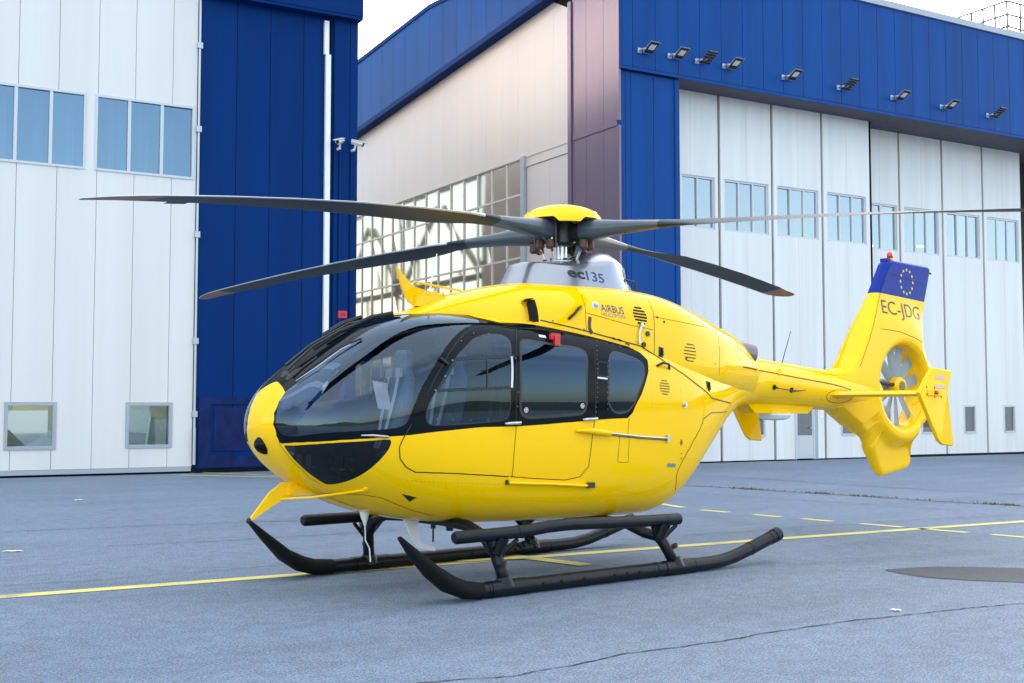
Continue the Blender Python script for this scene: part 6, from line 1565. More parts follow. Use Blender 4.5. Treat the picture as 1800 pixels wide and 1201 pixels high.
mb.box((p[0] - .025, p[1] - .045, p[2] - .055), (p[0] + .035, p[1] - .01, p[2] + .03))
mb.build('red_clamp', M['red'], DOOR2)
p = F_['whitelabel'][0]
h0, h1 = snap(p[0] - .035, p[2] + .004), snap(p[0] + .04, p[2] - .002)
strip('door_label', [(*h0[0], *h0[1]), (*h1[0], *h1[1])], .03, M['paper'], parent=DOOR2)
for p in F_['sticker']:
    mb = MB()
    mb.disc(p[:3], p[3:6], .022, .003, 18)
    so_ = mb.build('round_sticker', M['white'], DOOR2)
    mb = MB()
    mb.lathe((p[0], p[1] - .0035, p[2]), [(.011, 0), (.011, -.001), (.018, -.001), (.018, 0)], 18, 'y', cap=False)
    mb.disc((p[0], p[1] - .003, p[2]), p[3:6], .005, .002, 8)
    mb.build('sticker_mark', M['red'], DOOR2)
# bars of the sliding pane in the front door window
def on_pod(p0, p1, n=10):
    o = []
    for i in range(n + 1):
        t = i / n
        h = snap(p0[0] + (p1[0] - p0[0]) * t, p0[2] + (p1[2] - p0[2]) * t)
        o.append((*h[0], *h[1]))
    return o
mb = MB()
mb.recalc = False
bt, bl = F_['doorbars_top'], F_['doorbars_low']
mb.ribbon(on_pod(bt[0], bt[2]), .028, .004)
mb.ribbon(on_pod(bl[0], bl[2]), .026, .004)
mb.ribbon(on_pod(bt[0], bl[0]), .022, .004)
mb.ribbon(on_pod(F_['doorbars_mid'][0], F_['doorbars_mid'][1]), .012, .004)
mb.build('sliding_frame', M['black'], DOOR1)
strip('pane_edge', on_pod(F_['doorbars_rear'][0], F_['doorbars_rear'][1]), .022, M['metal'], .005, DOOR1)
# small screws on the dark frames
mb = MB()
for nm in ('rivet_col', 'rivet_col2'):
    for p in F_[nm]:
        mb.disc(p[:3], p[3:6], .0045, .0025, 6)
for x, z in [(1.30, 1.40), (1.45, 1.395), (1.62, 1.39), (1.8, 1.385), (1.98, 1.40), (2.10, 1.50), (2.11, 1.62), (2.11, 1.9), (1.9, 2.10), (1.75, 2.10), (1.6, 2.03)]:
    h = snap(x, z)
    mb.disc(h[0], h[1], .005, .003, 6)
for p in F_['hinge']:
    mb.disc(p[:3], p[3:6], .008, .005, 8)
mb.build('screw', mat('screw_grey', (.2, .2, .2), .4, metal=.6), HC)['kind'] = 'stuff'
mb = MB()
p, n_ = Vector(F_['hinge'][0][:3]), Vector(F_['hinge'][0][3:6])
mb.tube([p + n_ * .01 + Vector((-.035, 0, .02)), p + n_ * .022 + Vector((.035, 0, -.03))], .012, 8)
mb.build('door_hinge', M['rubber'], HC)
strip('access_cover', on_pod(F_['smallbar'][0], F_['smallbar'][1], 3), .014, M['metal'])
mb = MB()
mb.recalc = False
sp = F_['smallpanel']
for i in range(4):
    mb.ribbon(on_pod(sp[i], sp[(i + 1) % 4], 3), .005, .0022)
mb.build('cover_outline', M['ink'], HC)
mb = MB()
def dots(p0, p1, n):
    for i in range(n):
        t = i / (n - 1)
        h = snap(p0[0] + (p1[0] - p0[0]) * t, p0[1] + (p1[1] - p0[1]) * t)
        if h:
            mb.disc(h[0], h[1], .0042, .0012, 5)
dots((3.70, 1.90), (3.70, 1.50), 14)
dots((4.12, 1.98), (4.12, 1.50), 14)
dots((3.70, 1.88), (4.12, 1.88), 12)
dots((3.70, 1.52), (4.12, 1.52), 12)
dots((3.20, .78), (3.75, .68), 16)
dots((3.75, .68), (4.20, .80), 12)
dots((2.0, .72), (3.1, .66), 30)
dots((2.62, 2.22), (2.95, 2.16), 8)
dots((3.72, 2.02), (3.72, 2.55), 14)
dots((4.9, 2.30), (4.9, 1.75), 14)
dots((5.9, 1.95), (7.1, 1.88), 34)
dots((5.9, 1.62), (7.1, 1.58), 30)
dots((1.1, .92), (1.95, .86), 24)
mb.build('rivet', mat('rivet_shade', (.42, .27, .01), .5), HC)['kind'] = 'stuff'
# drain scoop
t3 = F_['tri']
mb = MB()
mb.recalc = False
P = [Vector(p[:3]) + Vector(p[3:6]) * .003 for p in t3]
mb.put(P, [(0, 1, 2)])
mb.build('drain_scoop', M['seam'], HC)
# small probe below the windscreen
mb = MB()
pz = F_['pitot']
mb.tube(along(pz, [.012, .02, .018]), [(.006, .006), (.010, .009), (.016, .012)], 8)
mb.build('side_probe', M['metal'], HC, smooth=True)
# wiper and its motor, on the dark centre post
mb = MB()
w1 = [(-.02, .50), (-.03, .62), (-.03, .85), (-.03, 1.1), (-.03, 1.33)]
def topz(x, y=0):
    h = BV.ray_cast(Vector((x, -max(abs(y), .004), 4)), Vector((0, 0, -1)))
    return h[0].z if h[0] else 2.2
def front(x, y, lift):
    return Vector((x - lift * .6, y, topz(x, y) + lift * .8))
mb.tube([(.33, -.13, 1.685), (.40, -.14, 1.745), (.47, -.13, 1.80)], [.035, .045, .02], 10)
mb.tube([(.35, -.02, 1.705), (.43, -.03, 1.775), (.50, -.03, 1.82)], [.035, .042, .02], 10)
mb.tube([(.38, -.15, 1.72), (.38, .02, 1.745)], .03, 8)
mb.build('wiper_motor', M['rubber'], HC)
mb = MB()
mb.tube([front(.40, -.02, .05), front(.62, -.03, .06), front(.95, -.05, .05), front(1.12, -.06, .02)], [.013, .011, .009, .008], 8)
mb.tube([front(.60, -.09, .035), front(.85, -.08, .035), front(1.15, -.07, .03), front(1.36, -.06, .02)], [(.008, .02)] * 4, 6)
mb.tube([front(.36, -.12, .05), front(.60, -.10, .06), front(.86, -.09, .045)], [.012, .010, .008], 8)
mb.tube([front(.78, .06, .05), front(.95, .04, .055), front(1.10, -.01, .05)], [.02, .024, .02], 6)
mb.build('wiper', M['rubber'], HC)
mb = MB()
w2 = F_['wiper2']
mb.tube(along(w2, [.03, .035, .03, .012]), [.008, .007, .006, .010], 6)
mb.build('wiper', M['rubber'], HC)
strip('centre_trim', [(*q[:3], *q[3:6]) for q in w2], .006, M['metal'], .012)
# dark bars added inside the windscreen in place of the mirrored rotor blade
mb = MB()
q = []
for i in range(12):
    t = i / 11
    x = .55 + 1.25 * t
    y = -.42 - .14 * t
    q.append(Vector((x, y * 1.0, topz(x, y) - .035)))
mb.tube(q, [(.022, .012)] * 12, 8)
mb.tube([Vector((v.x, -v.y, v.z)) for v in q], [(.022, .012)] * 12, 8)
mb.build('blade_reflection_bar', M['panel'], HC)
# nose landing light in a dark cowl
mb = MB()
mb.lathe((.205, .0, 1.205), [(.0, -.085), (.03, -.078), (.06, -.05), (.078, -.01), (.080, .03), (.07, .08)], 24, 'x')
mb.build('nose_light', M['black'], HC, smooth=True)

# ------------------------------------------------------------------ cockpit
mb = MB()
mb.box((1.25, -.50, .80), (3.25, .50, .83))
mb.build('cabin_floor', M['panel'], HC)
mb = MB()
ring0 = []
for y in np.linspace(-.36, .30, 14):
    ring0.append((.80 + .25 * (y / .4) ** 2, y, 1.10))
mb.box((.70, -.10, .95), (1.0, .10, 1.25))
mb.prism([(.62, -.34, 1.12), (.66, -.34, 1.38), (.80, -.34, 1.53), (1.02, -.34, 1.56), (1.06, -.34, 1.50), (.98, -.34, 1.15)], (0, .62, 0))
mb.prism([(.95, -.12, .90), (.95, -.12, 1.2), (1.8, -.12, 1.02), (1.8, -.12, .82)], (0, .24, 0))
mb.build('instrument_panel', M['panel'], HC)
def seat(y, x0=1.55):
    mb = MB()
    rings = []
    for (x, z, w, t) in [(x0 - .02, 1.10, .22, .06), (x0 + .06, 1.30, .235, .06), (x0 + .12, 1.55, .235, .055), (x0 + .17, 1.75, .20, .05), (x0 + .19, 1.82, .13, .04), (x0 + .20, 1.95, .12, .045), (x0 + .205, 2.0, .10, .03)]:
        r = []
        for k in range(16):
            a = 2 * math.pi * k / 16
            c_, s_ = math.cos(a), math.sin(a)
            r.append((x + t * math.copysign(abs(s_) ** .6, s_), y + w * math.copysign(abs(c_) ** .5, c_), z))
        rings.append(r)
    mb.loft(rings)
    rings = []
    for (x, z, w, t) in [(x0 - .46, 1.07, .20, .04), (x0 - .40, 1.08, .23, .07), (x0 - .1, 1.05, .235, .07), (x0 + .02, 1.06, .22, .06)]:
        r = []
        for k in range(16):
            a = 2 * math.pi * k / 16
            c_, s_ = math.cos(a), math.sin(a)
            r.append((x, y + w * math.copysign(abs(c_) ** .5, c_), z + t * math.copysign(abs(s_) ** .6, s_)))
        rings.append(r)
    mb.loft(rings)
    mb.box((x0 - .35, y - .15, .82), (x0, y + .15, 1.0))
    s = mb.build('seat', M['seat'], HC, smooth=True)
    b = MB()
    for sy in (-1, 1):
        b.tube([(x0 + .10, y + .08 * sy, 1.80), (x0 + .045, y + .075 * sy, 1.55), (x0 - .015, y + .05 * sy, 1.30), (x0 - .09, y + .02 * sy, 1.12)], [(.024, .004)] * 4, 6)
        b.box((x0 + .085, y + .08 * sy - .032, 1.76), (x0 + .115, y + .08 * sy + .032, 1.84))
    b.lathe((x0 - .09, y, 1.12), [(.035, -.01), (.035, .02)], 10)
    b.build('harness', M['belt'], s)
seat(-.38)
seat(.38)
seat(-.38, 2.75)
seat(.38, 2.75)
mb = MB()
mb.box((3.25, -.62, .83), (3.28, .62, 2.05))
mb.build('bulkhead', M['cabin_grey'], HC)
mb = MB()
mb.prism([(1.15, -.16, 2.12), (1.9, -.16, 2.16), (1.9, -.16, 2.22), (1.3, -.16, 2.20)], (0, .32, 0))
mb.build('overhead_panel', M['panel'], HC)
for sg in (-1, 1):
    mb = MB()
    mb.tube([(1.98, sg * .70, .9), (1.98, sg * .72, 1.3), (1.98, sg * .70, 1.75), (1.98, sg * .62, 2.06)], .03, 8)
    mb.build('door_post', M['panel'], HC)
# clipped chart and cyclic sticks
mb = MB()
c = Vector((.93, -.40, 1.72))
ex, ez = Vector((.145, .02, -.02)), Vector((.045, -.02, -.235))
mb.prism([c, c + ex, c + ex + ez, c + ez], (.004, .006, 0))
mb.build('chart', M['paper'], HC)
mb = MB()
mb.prism([c + Vector((-.012, -.006, .02)), c + ex + Vector((.012, -.006, .02)), c + ex + Vector((.012, -.006, -.012)), c + Vector((-.012, -.006, -.012))], (.004, .016, 0))
mb.tube([c + ex * .5 + Vector((0, .02, .01)), (1.02, -.28, 1.62), (1.0, -.2, 1.5)], .008, 6)
mb.build('chart_clip', M['ink'], HC)
mb = MB()
for y in (-.38, .38):
    mb.tube([(1.25, y, .82), (1.2, y, 1.05), (1.12, y, 1.15), (1.1, y, 1.30)], [.014, .013, .018, .022], 8)
    for dy in (-.08, .08):
        mb.box((.72, y * .8 + dy - .04, .96), (.75, y * .8 + dy + .04, 1.10))
mb.tube([(.74, -.45, 1.0), (.74, .45, 1.0)], .016, 8)
mb.build('controls', M['metal'], HC)

# ------------------------------------------------------------------ mast fairing
rimz = pchip([2.66, 3.0, 3.2, 3.36, 3.55, 3.65, 3.75, 3.86, 4.02], [2.812, 2.785, 2.80, 2.84, 2.862, 2.862, 2.82, 2.74, 2.665])
crn = pchip([2.66, 3.0, 3.3, 3.6, 3.775, 3.9, 4.02], [2.812, 2.855, 2.90, 2.985, 3.005, 2.92, 2.665])
rings = []
nn = 72
def sup(t, n):
    c_, s_ = math.cos(t), math.sin(t)
    r = (abs(c_) ** n + abs(s_) ** n) ** (-1 / n)
    return r * c_, r * s_
def topcowl(x, y):
    h = BV.ray_cast(Vector((x, -max(abs(y), .004), 4)), Vector((0, 0, -1)))
    return h[0].z if h[0] else 2.6
base, rim = [], []
for k in range(nn):
    t = 2 * math.pi * k / nn
    a, b = sup(t, 2.5)
    x, y = 3.345 + .745 * a, .41 * b
    base.append((x, y, topcowl(x, y) - .012))
    a, b = sup(t, 2.6)
    xr, yr = 3.37 + .65 * a, .335 * b
    rim.append((xr, yr, float(rimz(xr))))
rings.append(base)
for q in (.2, .4, .6, .8, 1.0):
    e = q
    rings.append([tuple(Vector(u).lerp(Vector(w), e)) for u, w in zip(base, rim)])
for q in (.97, .85, .7, .5, .3, .12, .02):
    r = []
    for (x, y, z) in rim:
        xx, yy = 3.37 + (x - 3.37) * q, y * q
        zc = float(rimz(xx)) + (float(crn(xx)) - float(rimz(xx))) * (1 - (abs(yy) / .335) ** 2)
        r.append((xx, yy, zc - .006 * (1 - q)))
    rings.append(r)
mb = MB()
mb.loft(rings, cap=False)
fair = mb.build('mast_fairing', M['silver'], HC, angle=50)
fv, ff = [], []
for i in range(6):
    fv += rings[i]
for i in range(5):
    for k in range(nn):
        k2 = (k + 1) % nn
        ff.append((i * nn + k, i * nn + k2, (i + 1) * nn + k2, (i + 1) * nn + k))
BF = BVHTree.FromPolygons([tuple(v) for v in fv], ff)
decal_text('lettering', 'ec', (3.060, 2.690), (3.245, 2.674), .064, M['ink'], fair, .026, BF)
decal_text('lettering', '135', (3.268, 2.668), (3.478, 2.648), .088, M['inkblue'], fair, .004, BF)

# ------------------------------------------------------------------ rotor
HX = 3.29
mb = MB()
mb.tube([(HX, 0, 2.75), (HX, 0, 3.30)], .052, 16)
mb.lathe((HX, 0, 2.83), [(.17, 0), (.19, .02), (.19, .035), (.15, .05)], 24)
mb.build('rotor_mast', M['metal'], HC, angle=40)
mb = MB()
for k in range(8):
    a = math.radians(15 + 45 * k)
    mb.lathe((HX + .16 * math.cos(a), .16 * math.sin(a), 2.86), [(.022, 0), (.022, .03)], 6)
mb.build('swashplate_bolt', M['dmetal'], HC)
AZ = [(107.3, 2.79), (195, 2.755), (285, 2.86), (14.6, 2.92)]
mb = MB()
mb.lathe((HX, 0, 3.02), [(.10, 0), (.13, .03), (.12, .22), (.16, .26)], 16)
for az, _ in AZ:
    a = math.radians(az)
    d = Vector((math.cos(a), math.sin(a), 0))
    s = Vector((-math.sin(a), math.cos(a), 0))
    c = Vector((HX, 0, 3.14))
    mb.tube([c + d * .08, c + d * .34], [(.05, .09), (.06, .08)], 8)
    mb.tube([c + d * .24 + s * .09 + Vector((0, 0, .10)), c + d * .24 + s * .09 - Vector((0, 0, .16))], .018, 8)
mb.build('rotor_hub', M['dmetal'], HC, angle=40)
for az, _ in AZ:
    a = math.radians(az)
    d = Vector((math.cos(a), math.sin(a), 0))
    s = Vector((-math.sin(a), math.cos(a), 0))
    for sg in (-1, 1):
        mb = MB()
        c = Vector((HX, 0, 2.985)) + d * .28 + s * .055 * sg
        mb.tube([c + Vector((0, 0, .07)), c, c - Vector((0, 0, .02))], [.036, .044, .024], 12)
        mb.build('damper', M['damper'], HC, angle=40)

# pitch links with coloured marks
for i, (az, col) in enumerate(zip((95, 183, 262, 350), ('red', 'red', 'bluemark', 'green'))):
    a = math.radians(az + 18)
    p0 = Vector((HX + .17 * math.cos(a), .17 * math.sin(a), 2.86))
    p1 = Vector((HX + .26 * math.cos(a + .1), .26 * math.sin(a + .1), 3.08))
    mb = MB()
    mb.tube([p0, p1], .012, 8)
    mb.lathe(tuple(p1), [(.02, -.02), (.02, .02)], 8)
    l = mb.build('pitch_link', M['metal'], HC, angle=40)
    mb = MB()
    mb.tube([p0.lerp(p1, .42), p0.lerp(p1, .56)], .0155, 8)
    mb.build('band', M[col], l)
# domed cap
def cap_ring(r, z, az):
    return (HX + r * math.cos(az), r * math.sin(az), z)
rg = []
ns = 96
prof = [(0.02, 3.412), (.07, 3.410), (.15, 3.400), (.225, 3.381), (.29, 3.357), (.34, 3.325), (.372, 3.292), (.388, 3.258)]
for r, z in prof:
    rg.append([cap_ring(r, z, 2 * math.pi * k / ns) for k in range(ns)])
low = []
low2 = []
for k in range(ns):
    az = math.degrees(2 * math.pi * k / ns)
    d = min(abs((az - b[0] + 180) % 360 - 180) for b in AZ)
    t = min(1, max(0, (d - 25) / 3))
    low.append(cap_ring(.395, 3.252 - .045 * t, math.radians(az)))
    low2.append(cap_ring(.384, 3.250 - .045 * t, math.radians(az)))
rg += [low, low2]
rg.append([cap_ring(.34, 3.33, 2 * math.pi * k / ns) for k in range(ns)])
mb = MB()
mb.loft(rg, cap=False)
# closing top
mb.put([rg[0][k] for k in range(ns)], [tuple(range(ns))])
mb.build('rotor_cap', M['yellow_solid'], HC, angle=35)
mb = MB()
for k in range(4):
    a = math.radians(60 + 90 * k)
    mb.lathe((HX + .06 * math.cos(a), .06 * math.sin(a), 3.41), [(.012, 0), (.010, .012)], 6)
mb.lathe((HX, 0, 3.30), [(.30, 0), (.30, .02)], 20)
mb.build('cap_bolt', M['dmetal'], HC)

def airfoil(ch, th, n=12):
    """closed section: leading edge at +, about the quarter chord"""
    up, lo_ = [], []
    for i in range(n + 1):
        t = i / n
        x = (1 - math.cos(math.pi * t)) / 2
        y = 5 * th * (.2969 * math.sqrt(x) - .126 * x - .3516 * x * x + .2843 * x ** 3 - .1015 * x ** 4)
        up.append((ch * (.28 - x), y * ch * .5 * 1.25))
        lo_.append((ch * (.28 - x), -y * ch * .5 * .75))
    return up + lo_[::-1][1:-1]
def oval(w, h, n=24, e=2.4):
    return [(w / 2 * sup(2 * math.pi * k / n, e)[0], h / 2 * sup(2 * math.pi * k / n, e)[1]) for k in range(n)]

def blade(az, tipz, twist=((0, .8, 1.5, 2.7, 3.6, 4.9), (0, 6, 17, 12, 6, 0))):
    a = math.radians(az)
    d = Vector((math.cos(a), math.sin(a), 0))
    s = Vector((-math.sin(a), math.cos(a), 0))     # leading side (turning anticlockwise from above)
    zf = lambda r: 3.152 - (3.152 - tipz) * (r / 5.1) ** 1.9
    st = [(.20, .10, .14, 0), (.24, .19, .20, 0), (.34, .215, .20, 0), (.50, .205, .165, 0), (.68, .185, .13, 0), (.88, .17, .105, 0), (1.08, .17, .085, .1), (1.30, .205, .065, .35),
          (1.50, .245, .056, .7), (1.75, .28, .045, 1), (2.1, .289, .040, 1), (2.8, .289, .037, 1), (3.5, .289, .034, 1), (4.1, .289, .032, 1), (4.5, .289, .030, 1),
          (4.62, .286, .028, 1), (4.80, .27, .024, 1), (4.95, .235, .018, 1), (5.05, .17, .012, 1), (5.10, .07, .006, 1)]
    n = 12
    rings = []
    for (r, ch, th, k) in st:
        A = airfoil(ch, th / ch, n)
        O = oval(ch, th, 2 * n)
        # start ring index of the airfoil is its leading edge, going over the top
        O2 = [(ch / 2 * sup(math.pi * i / n, 2.4)[0], th / 2 * sup(math.pi * i / n, 2.4)[1]) for i in range(2 * n)]
        tw = math.radians(float(np.interp(r, *twist)))
        ring = []
        sweep = -.10 * max(0, (r - 4.75) / .35) ** 2
        for (u, v), (u2, v2) in zip(A, O2):
            x, z = u * k + u2 * (1 - k), v * k + v2 * (1 - k)
            x += sweep
            x, z = x * math.cos(tw) - z * math.sin(tw), x * math.sin(tw) + z * math.cos(tw)
            p = d * r + s * x
            ring.append((HX + p.x, p.y, zf(r) + z))
        rings.append(ring)
    mb = MB()
    mb.loft(rings)
    m2 = len(rings[0])
    for fi, f in enumerate(mb.f[:-2]):
        i, k = fi // m2, fi % m2
        r0 = st[i][0]
        under = n <= k < 2 * n
        if k in (0, 1, 2, 2 * n - 1, 2 * n - 2) and r0 >= 1.3:
            mb.m[fi] = 1
        if under and r0 >= 4.62 and k < 2 * n - 2:
            mb.m[fi] = 2
        if r0 < .95:
            mb.m[fi] = 3
    o = mb.build('rotor_blade', [M['blade'], M['blade_light'], M['blade_tip'], M['cuff']], HC, angle=40)
    t = MB()
    p = d * 4.35 + s * (-.215)
    q = d * 4.35 + s * (-.30)
    q2 = d * 4.18 + s * (-.30)
    t.prism([(HX + p.x, p.y, zf(4.35)), (HX + q.x, q.y, zf(4.35) - .01), (HX + q2.x, q2.y, zf(4.18) - .01), (HX + (d * 4.18 + s * -.215).x, (d * 4.18 + s * -.215).y, zf(4.18))], (0, 0, .004))
    t.build('trim_tab', M['blade'], o)
    return o
for az, tz in AZ:
    if az < 20:
        blade(az, tz, ((0, .8, 1.3, 2.2, 3.6, 5.1), (0, 8, 10, -7, -10, -7)))     # cyclic pitch of the blade over the tail
    else:
        blade(az, tz)

# ------------------------------------------------------------------ tail: fin, fan shroud, ventral fin
FX, FZ, FR_ = 8.715, 1.757, .50
outl = [(7.42, 1.90), (7.60, 1.915), (7.78, 2.13), (8.298, 2.899), (8.545, 3.285), (8.60, 3.318), (8.68, 3.322), (9.462, 3.296), (9.472, 3.28), (9.327, 2.843), (9.215, 2.42), (9.24, 2.28),
        (9.328, 2.128), (9.464, 1.973), (9.57, 1.80), (9.585, 1.65), (9.50, 1.50), (9.375, 1.36), (9.20, 1.24), (9.105, 1.185), (9.05, 1.0), (9.010, .82), (8.985, .775), (8.938, .745),
        (8.46, .675), (8.40, .672), (8.33, .705), (8.176, .924), (8.056, 1.125), (7.771, 1.288), (7.531, 1.423), (7.40, 1.50)]
def ray_poly(cx, cz, a):
    dx, dz = math.cos(a), math.sin(a)
    best = 0
    for i in range(len(outl)):
        x1, z1 = outl[i]
        x2, z2 = outl[(i + 1) % len(outl)]
        ex, ez = x2 - x1, z2 - z1
        den = dx * ez - dz * ex
        if abs(den) < 1e-9:
            continue
        t = ((x1 - cx) * ez - (z1 - cz) * ex) / den
        u = ((x1 - cx) * dz - (z1 - cz) * dx) / den
        if t > 0 and -1e-6 <= u <= 1 + 1e-6:
            best = max(best, t)
    return best
NA = 288
angs = [2 * math.pi * k / NA for k in range(NA)]
extra = [math.atan2(z - FZ, x - FX) % (2 * math.pi) for x, z in outl]
angs = sorted(set([round(a, 5) for a in angs + extra]))
Rr = np.array([ray_poly(FX, FZ, a) for a in angs])
def sst(a, b, x):
    t = min(1, max(0, (x - a) / (b - a)))
    return t * t * (3 - 2 * t)
def bodyT(r, a):
    deg = math.degrees(a) % 360
    up = max(0.0, math.cos(math.radians(deg - 95)))
    dn = max(0.0, math.cos(math.radians(deg - 268)))
    lf = max(0.0, math.cos(math.radians(deg - 185)))
    r2 = .74 + .42 * up ** 1.2 + .04 * dn + .75 * lf ** 2
    to = .055 + .03 * up - .012 * dn + .11 * lf ** 2
    if dn > .5:
        r2 = min(r2, .78)
    return .185 + (to - .185) * sst(.62, r2, r)
def finT(r, a, R):
    T = bodyT(r, a)
    e = .07 if R > .95 else .22
    d = (R - r) / e
    if d < 1:
        T *= math.sqrt(max(0, 1 - (1 - max(0, d)) ** 2))
    if r < FR_ + .07:
        t = (r - FR_) / .07
        T = .085 + (T - .085) * math.sqrt(max(0, 1 - (1 - t) ** 2))
    return T
rh = []
for a, R in zip(angs, Rr):
    e = .07 if R > .95 else .22
    inner = [FR_ + .07 * (1 - math.cos(math.pi / 2 * i / 6)) for i in range(7)]
    m_ = max(R - e, FR_ + .08)
    mid = [FR_ + .07 + (m_ - FR_ - .07) * i / 26 for i in range(1, 26)]
    outer = [m_ + (R - m_) * math.sin(math.pi / 2 * i / 9) for i in range(10)]
    rh.append(inner + mid + outer)
nr = len(rh[0])
V, Fc = [], []
na = len(angs)
for side in (-1, 1):
    for i, a in enumerate(angs):
        for r in rh[i]:
            V.append((FX + r * math.cos(a), side * finT(r, a, Rr[i]), FZ + r * math.sin(a)))
zline = lambda x, z: z - (2.892 - .0585 * (x - 8.209))
fmi = []
def fin_faces(base, flip):
    for i in range(na):
        j = (i + 1) % na
        for k in range(nr - 1):
            q = [base + i * nr + k, base + i * nr + k + 1, base + j * nr + k + 1, base + j * nr + k]
            d = [zline(V[t][0], V[t][2]) for t in q]
            if all(x > 0 for x in d):
                Fc.append(tuple(q)); fmi.append(1)
            elif all(x <= 0 for x in d):
                Fc.append(tuple(q)); fmi.append(0)
            else:
                pos, neg = [], []
                for t in range(4):
                    A, B = q[t], q[(t + 1) % 4]
                    da, db = d[t], d[(t + 1) % 4]
                    (pos if da > 0 else neg).append(A)
                    if (da > 0) != (db > 0):
                        key = (min(A, B), max(A, B))
                        if key not in fcache:
                            w = da / (da - db)
                            V.append(tuple(V[A][c] * (1 - w) + V[B][c] * w for c in range(3)))
                            fcache[key] = len(V) - 1
                        pos.append(fcache[key]); neg.append(fcache[key])
                if len(pos) > 2:
                    Fc.append(tuple(pos)); fmi.append(1)
                if len(neg) > 2:
                    Fc.append(tuple(neg)); fmi.append(0)
fcache = {}
fin_faces(0, False)
fin_faces(na * nr, True)
# duct wall between the two lips
for i in range(na):
    j = (i + 1) % na
    Fc.append((i * nr, j * nr, na * nr + j * nr, na * nr + i * nr)); fmi.append(0)
bm = bmesh.new()
bv_ = [bm.verts.new(v) for v in V]
for f, mi_ in zip(Fc, fmi):
    try:
        nf = bm.faces.new([bv_[i] for i in f])
        nf.material_index = mi_
    except ValueError:
        pass
bmesh.ops.remove_doubles(bm, verts=bm.verts, dist=1e-4)
bmesh.ops.recalc_face_normals(bm, faces=bm.faces)
me = bpy.data.meshes.new('tail_fin')
org = wloc(HC)
for v in bm.verts:
    v.co -= org
for e in bm.edges:
    if len(e.link_faces) == 2:
        e.smooth = e.calc_face_angle(0) < math.radians(38)
for f in bm.faces:
    f.smooth = True
bm.to_mesh(me)
bm.free()
me.materials.append(M['yellow_solid'])
me.materials.append(M['finblue'])
fin = bpy.data.objects.new('tail_fin', me)
COL.objects.link(fin)
fin.parent = HC
def ysf(x, z):
    a = math.atan2(z - FZ, x - FX) % (2 * math.pi)
    return -finT(math.hypot(x - FX, z - FZ), a, ray_poly(FX, FZ, a))
decal_text('registration', 'EC-JDG', (8.325, 2.640), (9.165, 2.592), .165, M['ink'], fin, -.004, ysurf=ysf, off=.004, shear=.10)
mb = MB()
mb.recalc = False
for k in range(12):
    a = math.radians(90 + 30 * k)
    cx0, cz0 = 8.915 + .135 * math.cos(a), 3.055 + .150 * math.sin(a)
    pts = []
    for i in range(10):
        rr = .026 if i % 2 == 0 else .011
        b = math.radians(90 + 36 * i)
        x, z = cx0 + rr * math.cos(b), cz0 + rr * math.sin(b)
        pts.append((x, ysf(x, z) - .004, z))
    mb.put(pts, [tuple(range(10))])
mb.build('star_ring', M['star'], fin)
mb = MB()
mb.recalc = False
def fseam(p, w=.006):
    L_ = []
    for (x0, z0), (x1, z1) in zip(p[:-1], p[1:]):
        for i in range(8):
            x, z = x0 + (x1 - x0) * i / 8, z0 + (z1 - z0) * i / 8
            L_.append((x, ysf(x, z), z, 0, -1, 0))
    mb.ribbon(L_, w, .003)
fseam([(8.22, 2.44), (8.6, 2.42), (8.9, 2.36), (9.1, 2.30)])
fseam([(8.60, 3.13), (9.40, 3.04)], .004)
fseam([(7.78, 1.98), (8.30, 2.80), (8.52, 3.2)], .006)
mb.build('fin_line', M['seam'], fin)
mb = MB()
mb.lathe((8.70, -.0, 3.30), [(.05, 0), (.052, .03), (.035, .04)], 16)
mb.build('beacon_base', M['yellow_solid'], HC)
mb = MB()
mb.lathe((8.70, 0, 3.335), [(.038, 0), (.038, .055), (.025, .085), (.005, .092)], 16)
mb.build('beacon', M['redlens'], HC, smooth=True)
mb = MB()
mb.box((9.40, -.03, 3.20), (9.50, .03, 3.25))
mb.box((8.56, -.05, 3.29), (8.64, .05, 3.33))
mb.tube([(9.47, 0, 3.225), (9.60, 0, 3.215)], .012, 6)
mb.build('tail_light', M['finblue'], HC)
# fan
hub = MB()
hub.lathe((FX, 0, FZ), [(.0, -.13), (.05, -.13), (.095, -.125), (.115, -.10), (.120, 0), (.115, .10), (.08, .14), (.0, .15)], 28, 'y')
fh = hub.build('fan_hub', M['yellow_solid'], HC, angle=35)
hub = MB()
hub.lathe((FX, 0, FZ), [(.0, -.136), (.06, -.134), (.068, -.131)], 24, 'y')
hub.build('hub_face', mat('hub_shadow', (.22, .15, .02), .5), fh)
for k, deg in enumerate([8, 40, 72, 96, 130, 172, 202, 238, 270, 306]):
    a = math.radians(deg + 4)
    d = Vector((math.cos(a), 0, math.sin(a)))
    s = Vector((-math.sin(a), 0, math.cos(a)))
    rings = []
    for r, ch, tw in [(.09, .07, 22), (.14, .10, 18), (.20, .125, 14), (.32, .13, 11), (.485, .13, 8)]:
        ring = []
        for (u, v) in [(.5, 0), (.25, .055), (-.1, .06), (-.5, .004), (-.1, -.03), (.25, -.04)]:
            t = math.radians(tw)
            p = d * r + s * (u * ch * math.cos(t)) + Vector((0, 1, 0)) * (u * ch * math.sin(t) + v * ch)
            ring.append((FX + p.x, p.y - .02, FZ + p.z))
        rings.append(ring)
    mb = MB()
    mb.loft(rings)
    mb.build('fan_blade', M['fan'], HC, angle=40)
mb = MB()
mb.tube([(FX - .52, -.055, FZ + .04), (FX - .30, -.065, FZ + .035), (FX - .02, -.075, FZ + .012)], [.026, .022, .024], 12)
mb.build('tail_drive_shaft', M['dmetal'], HC, smooth=True)
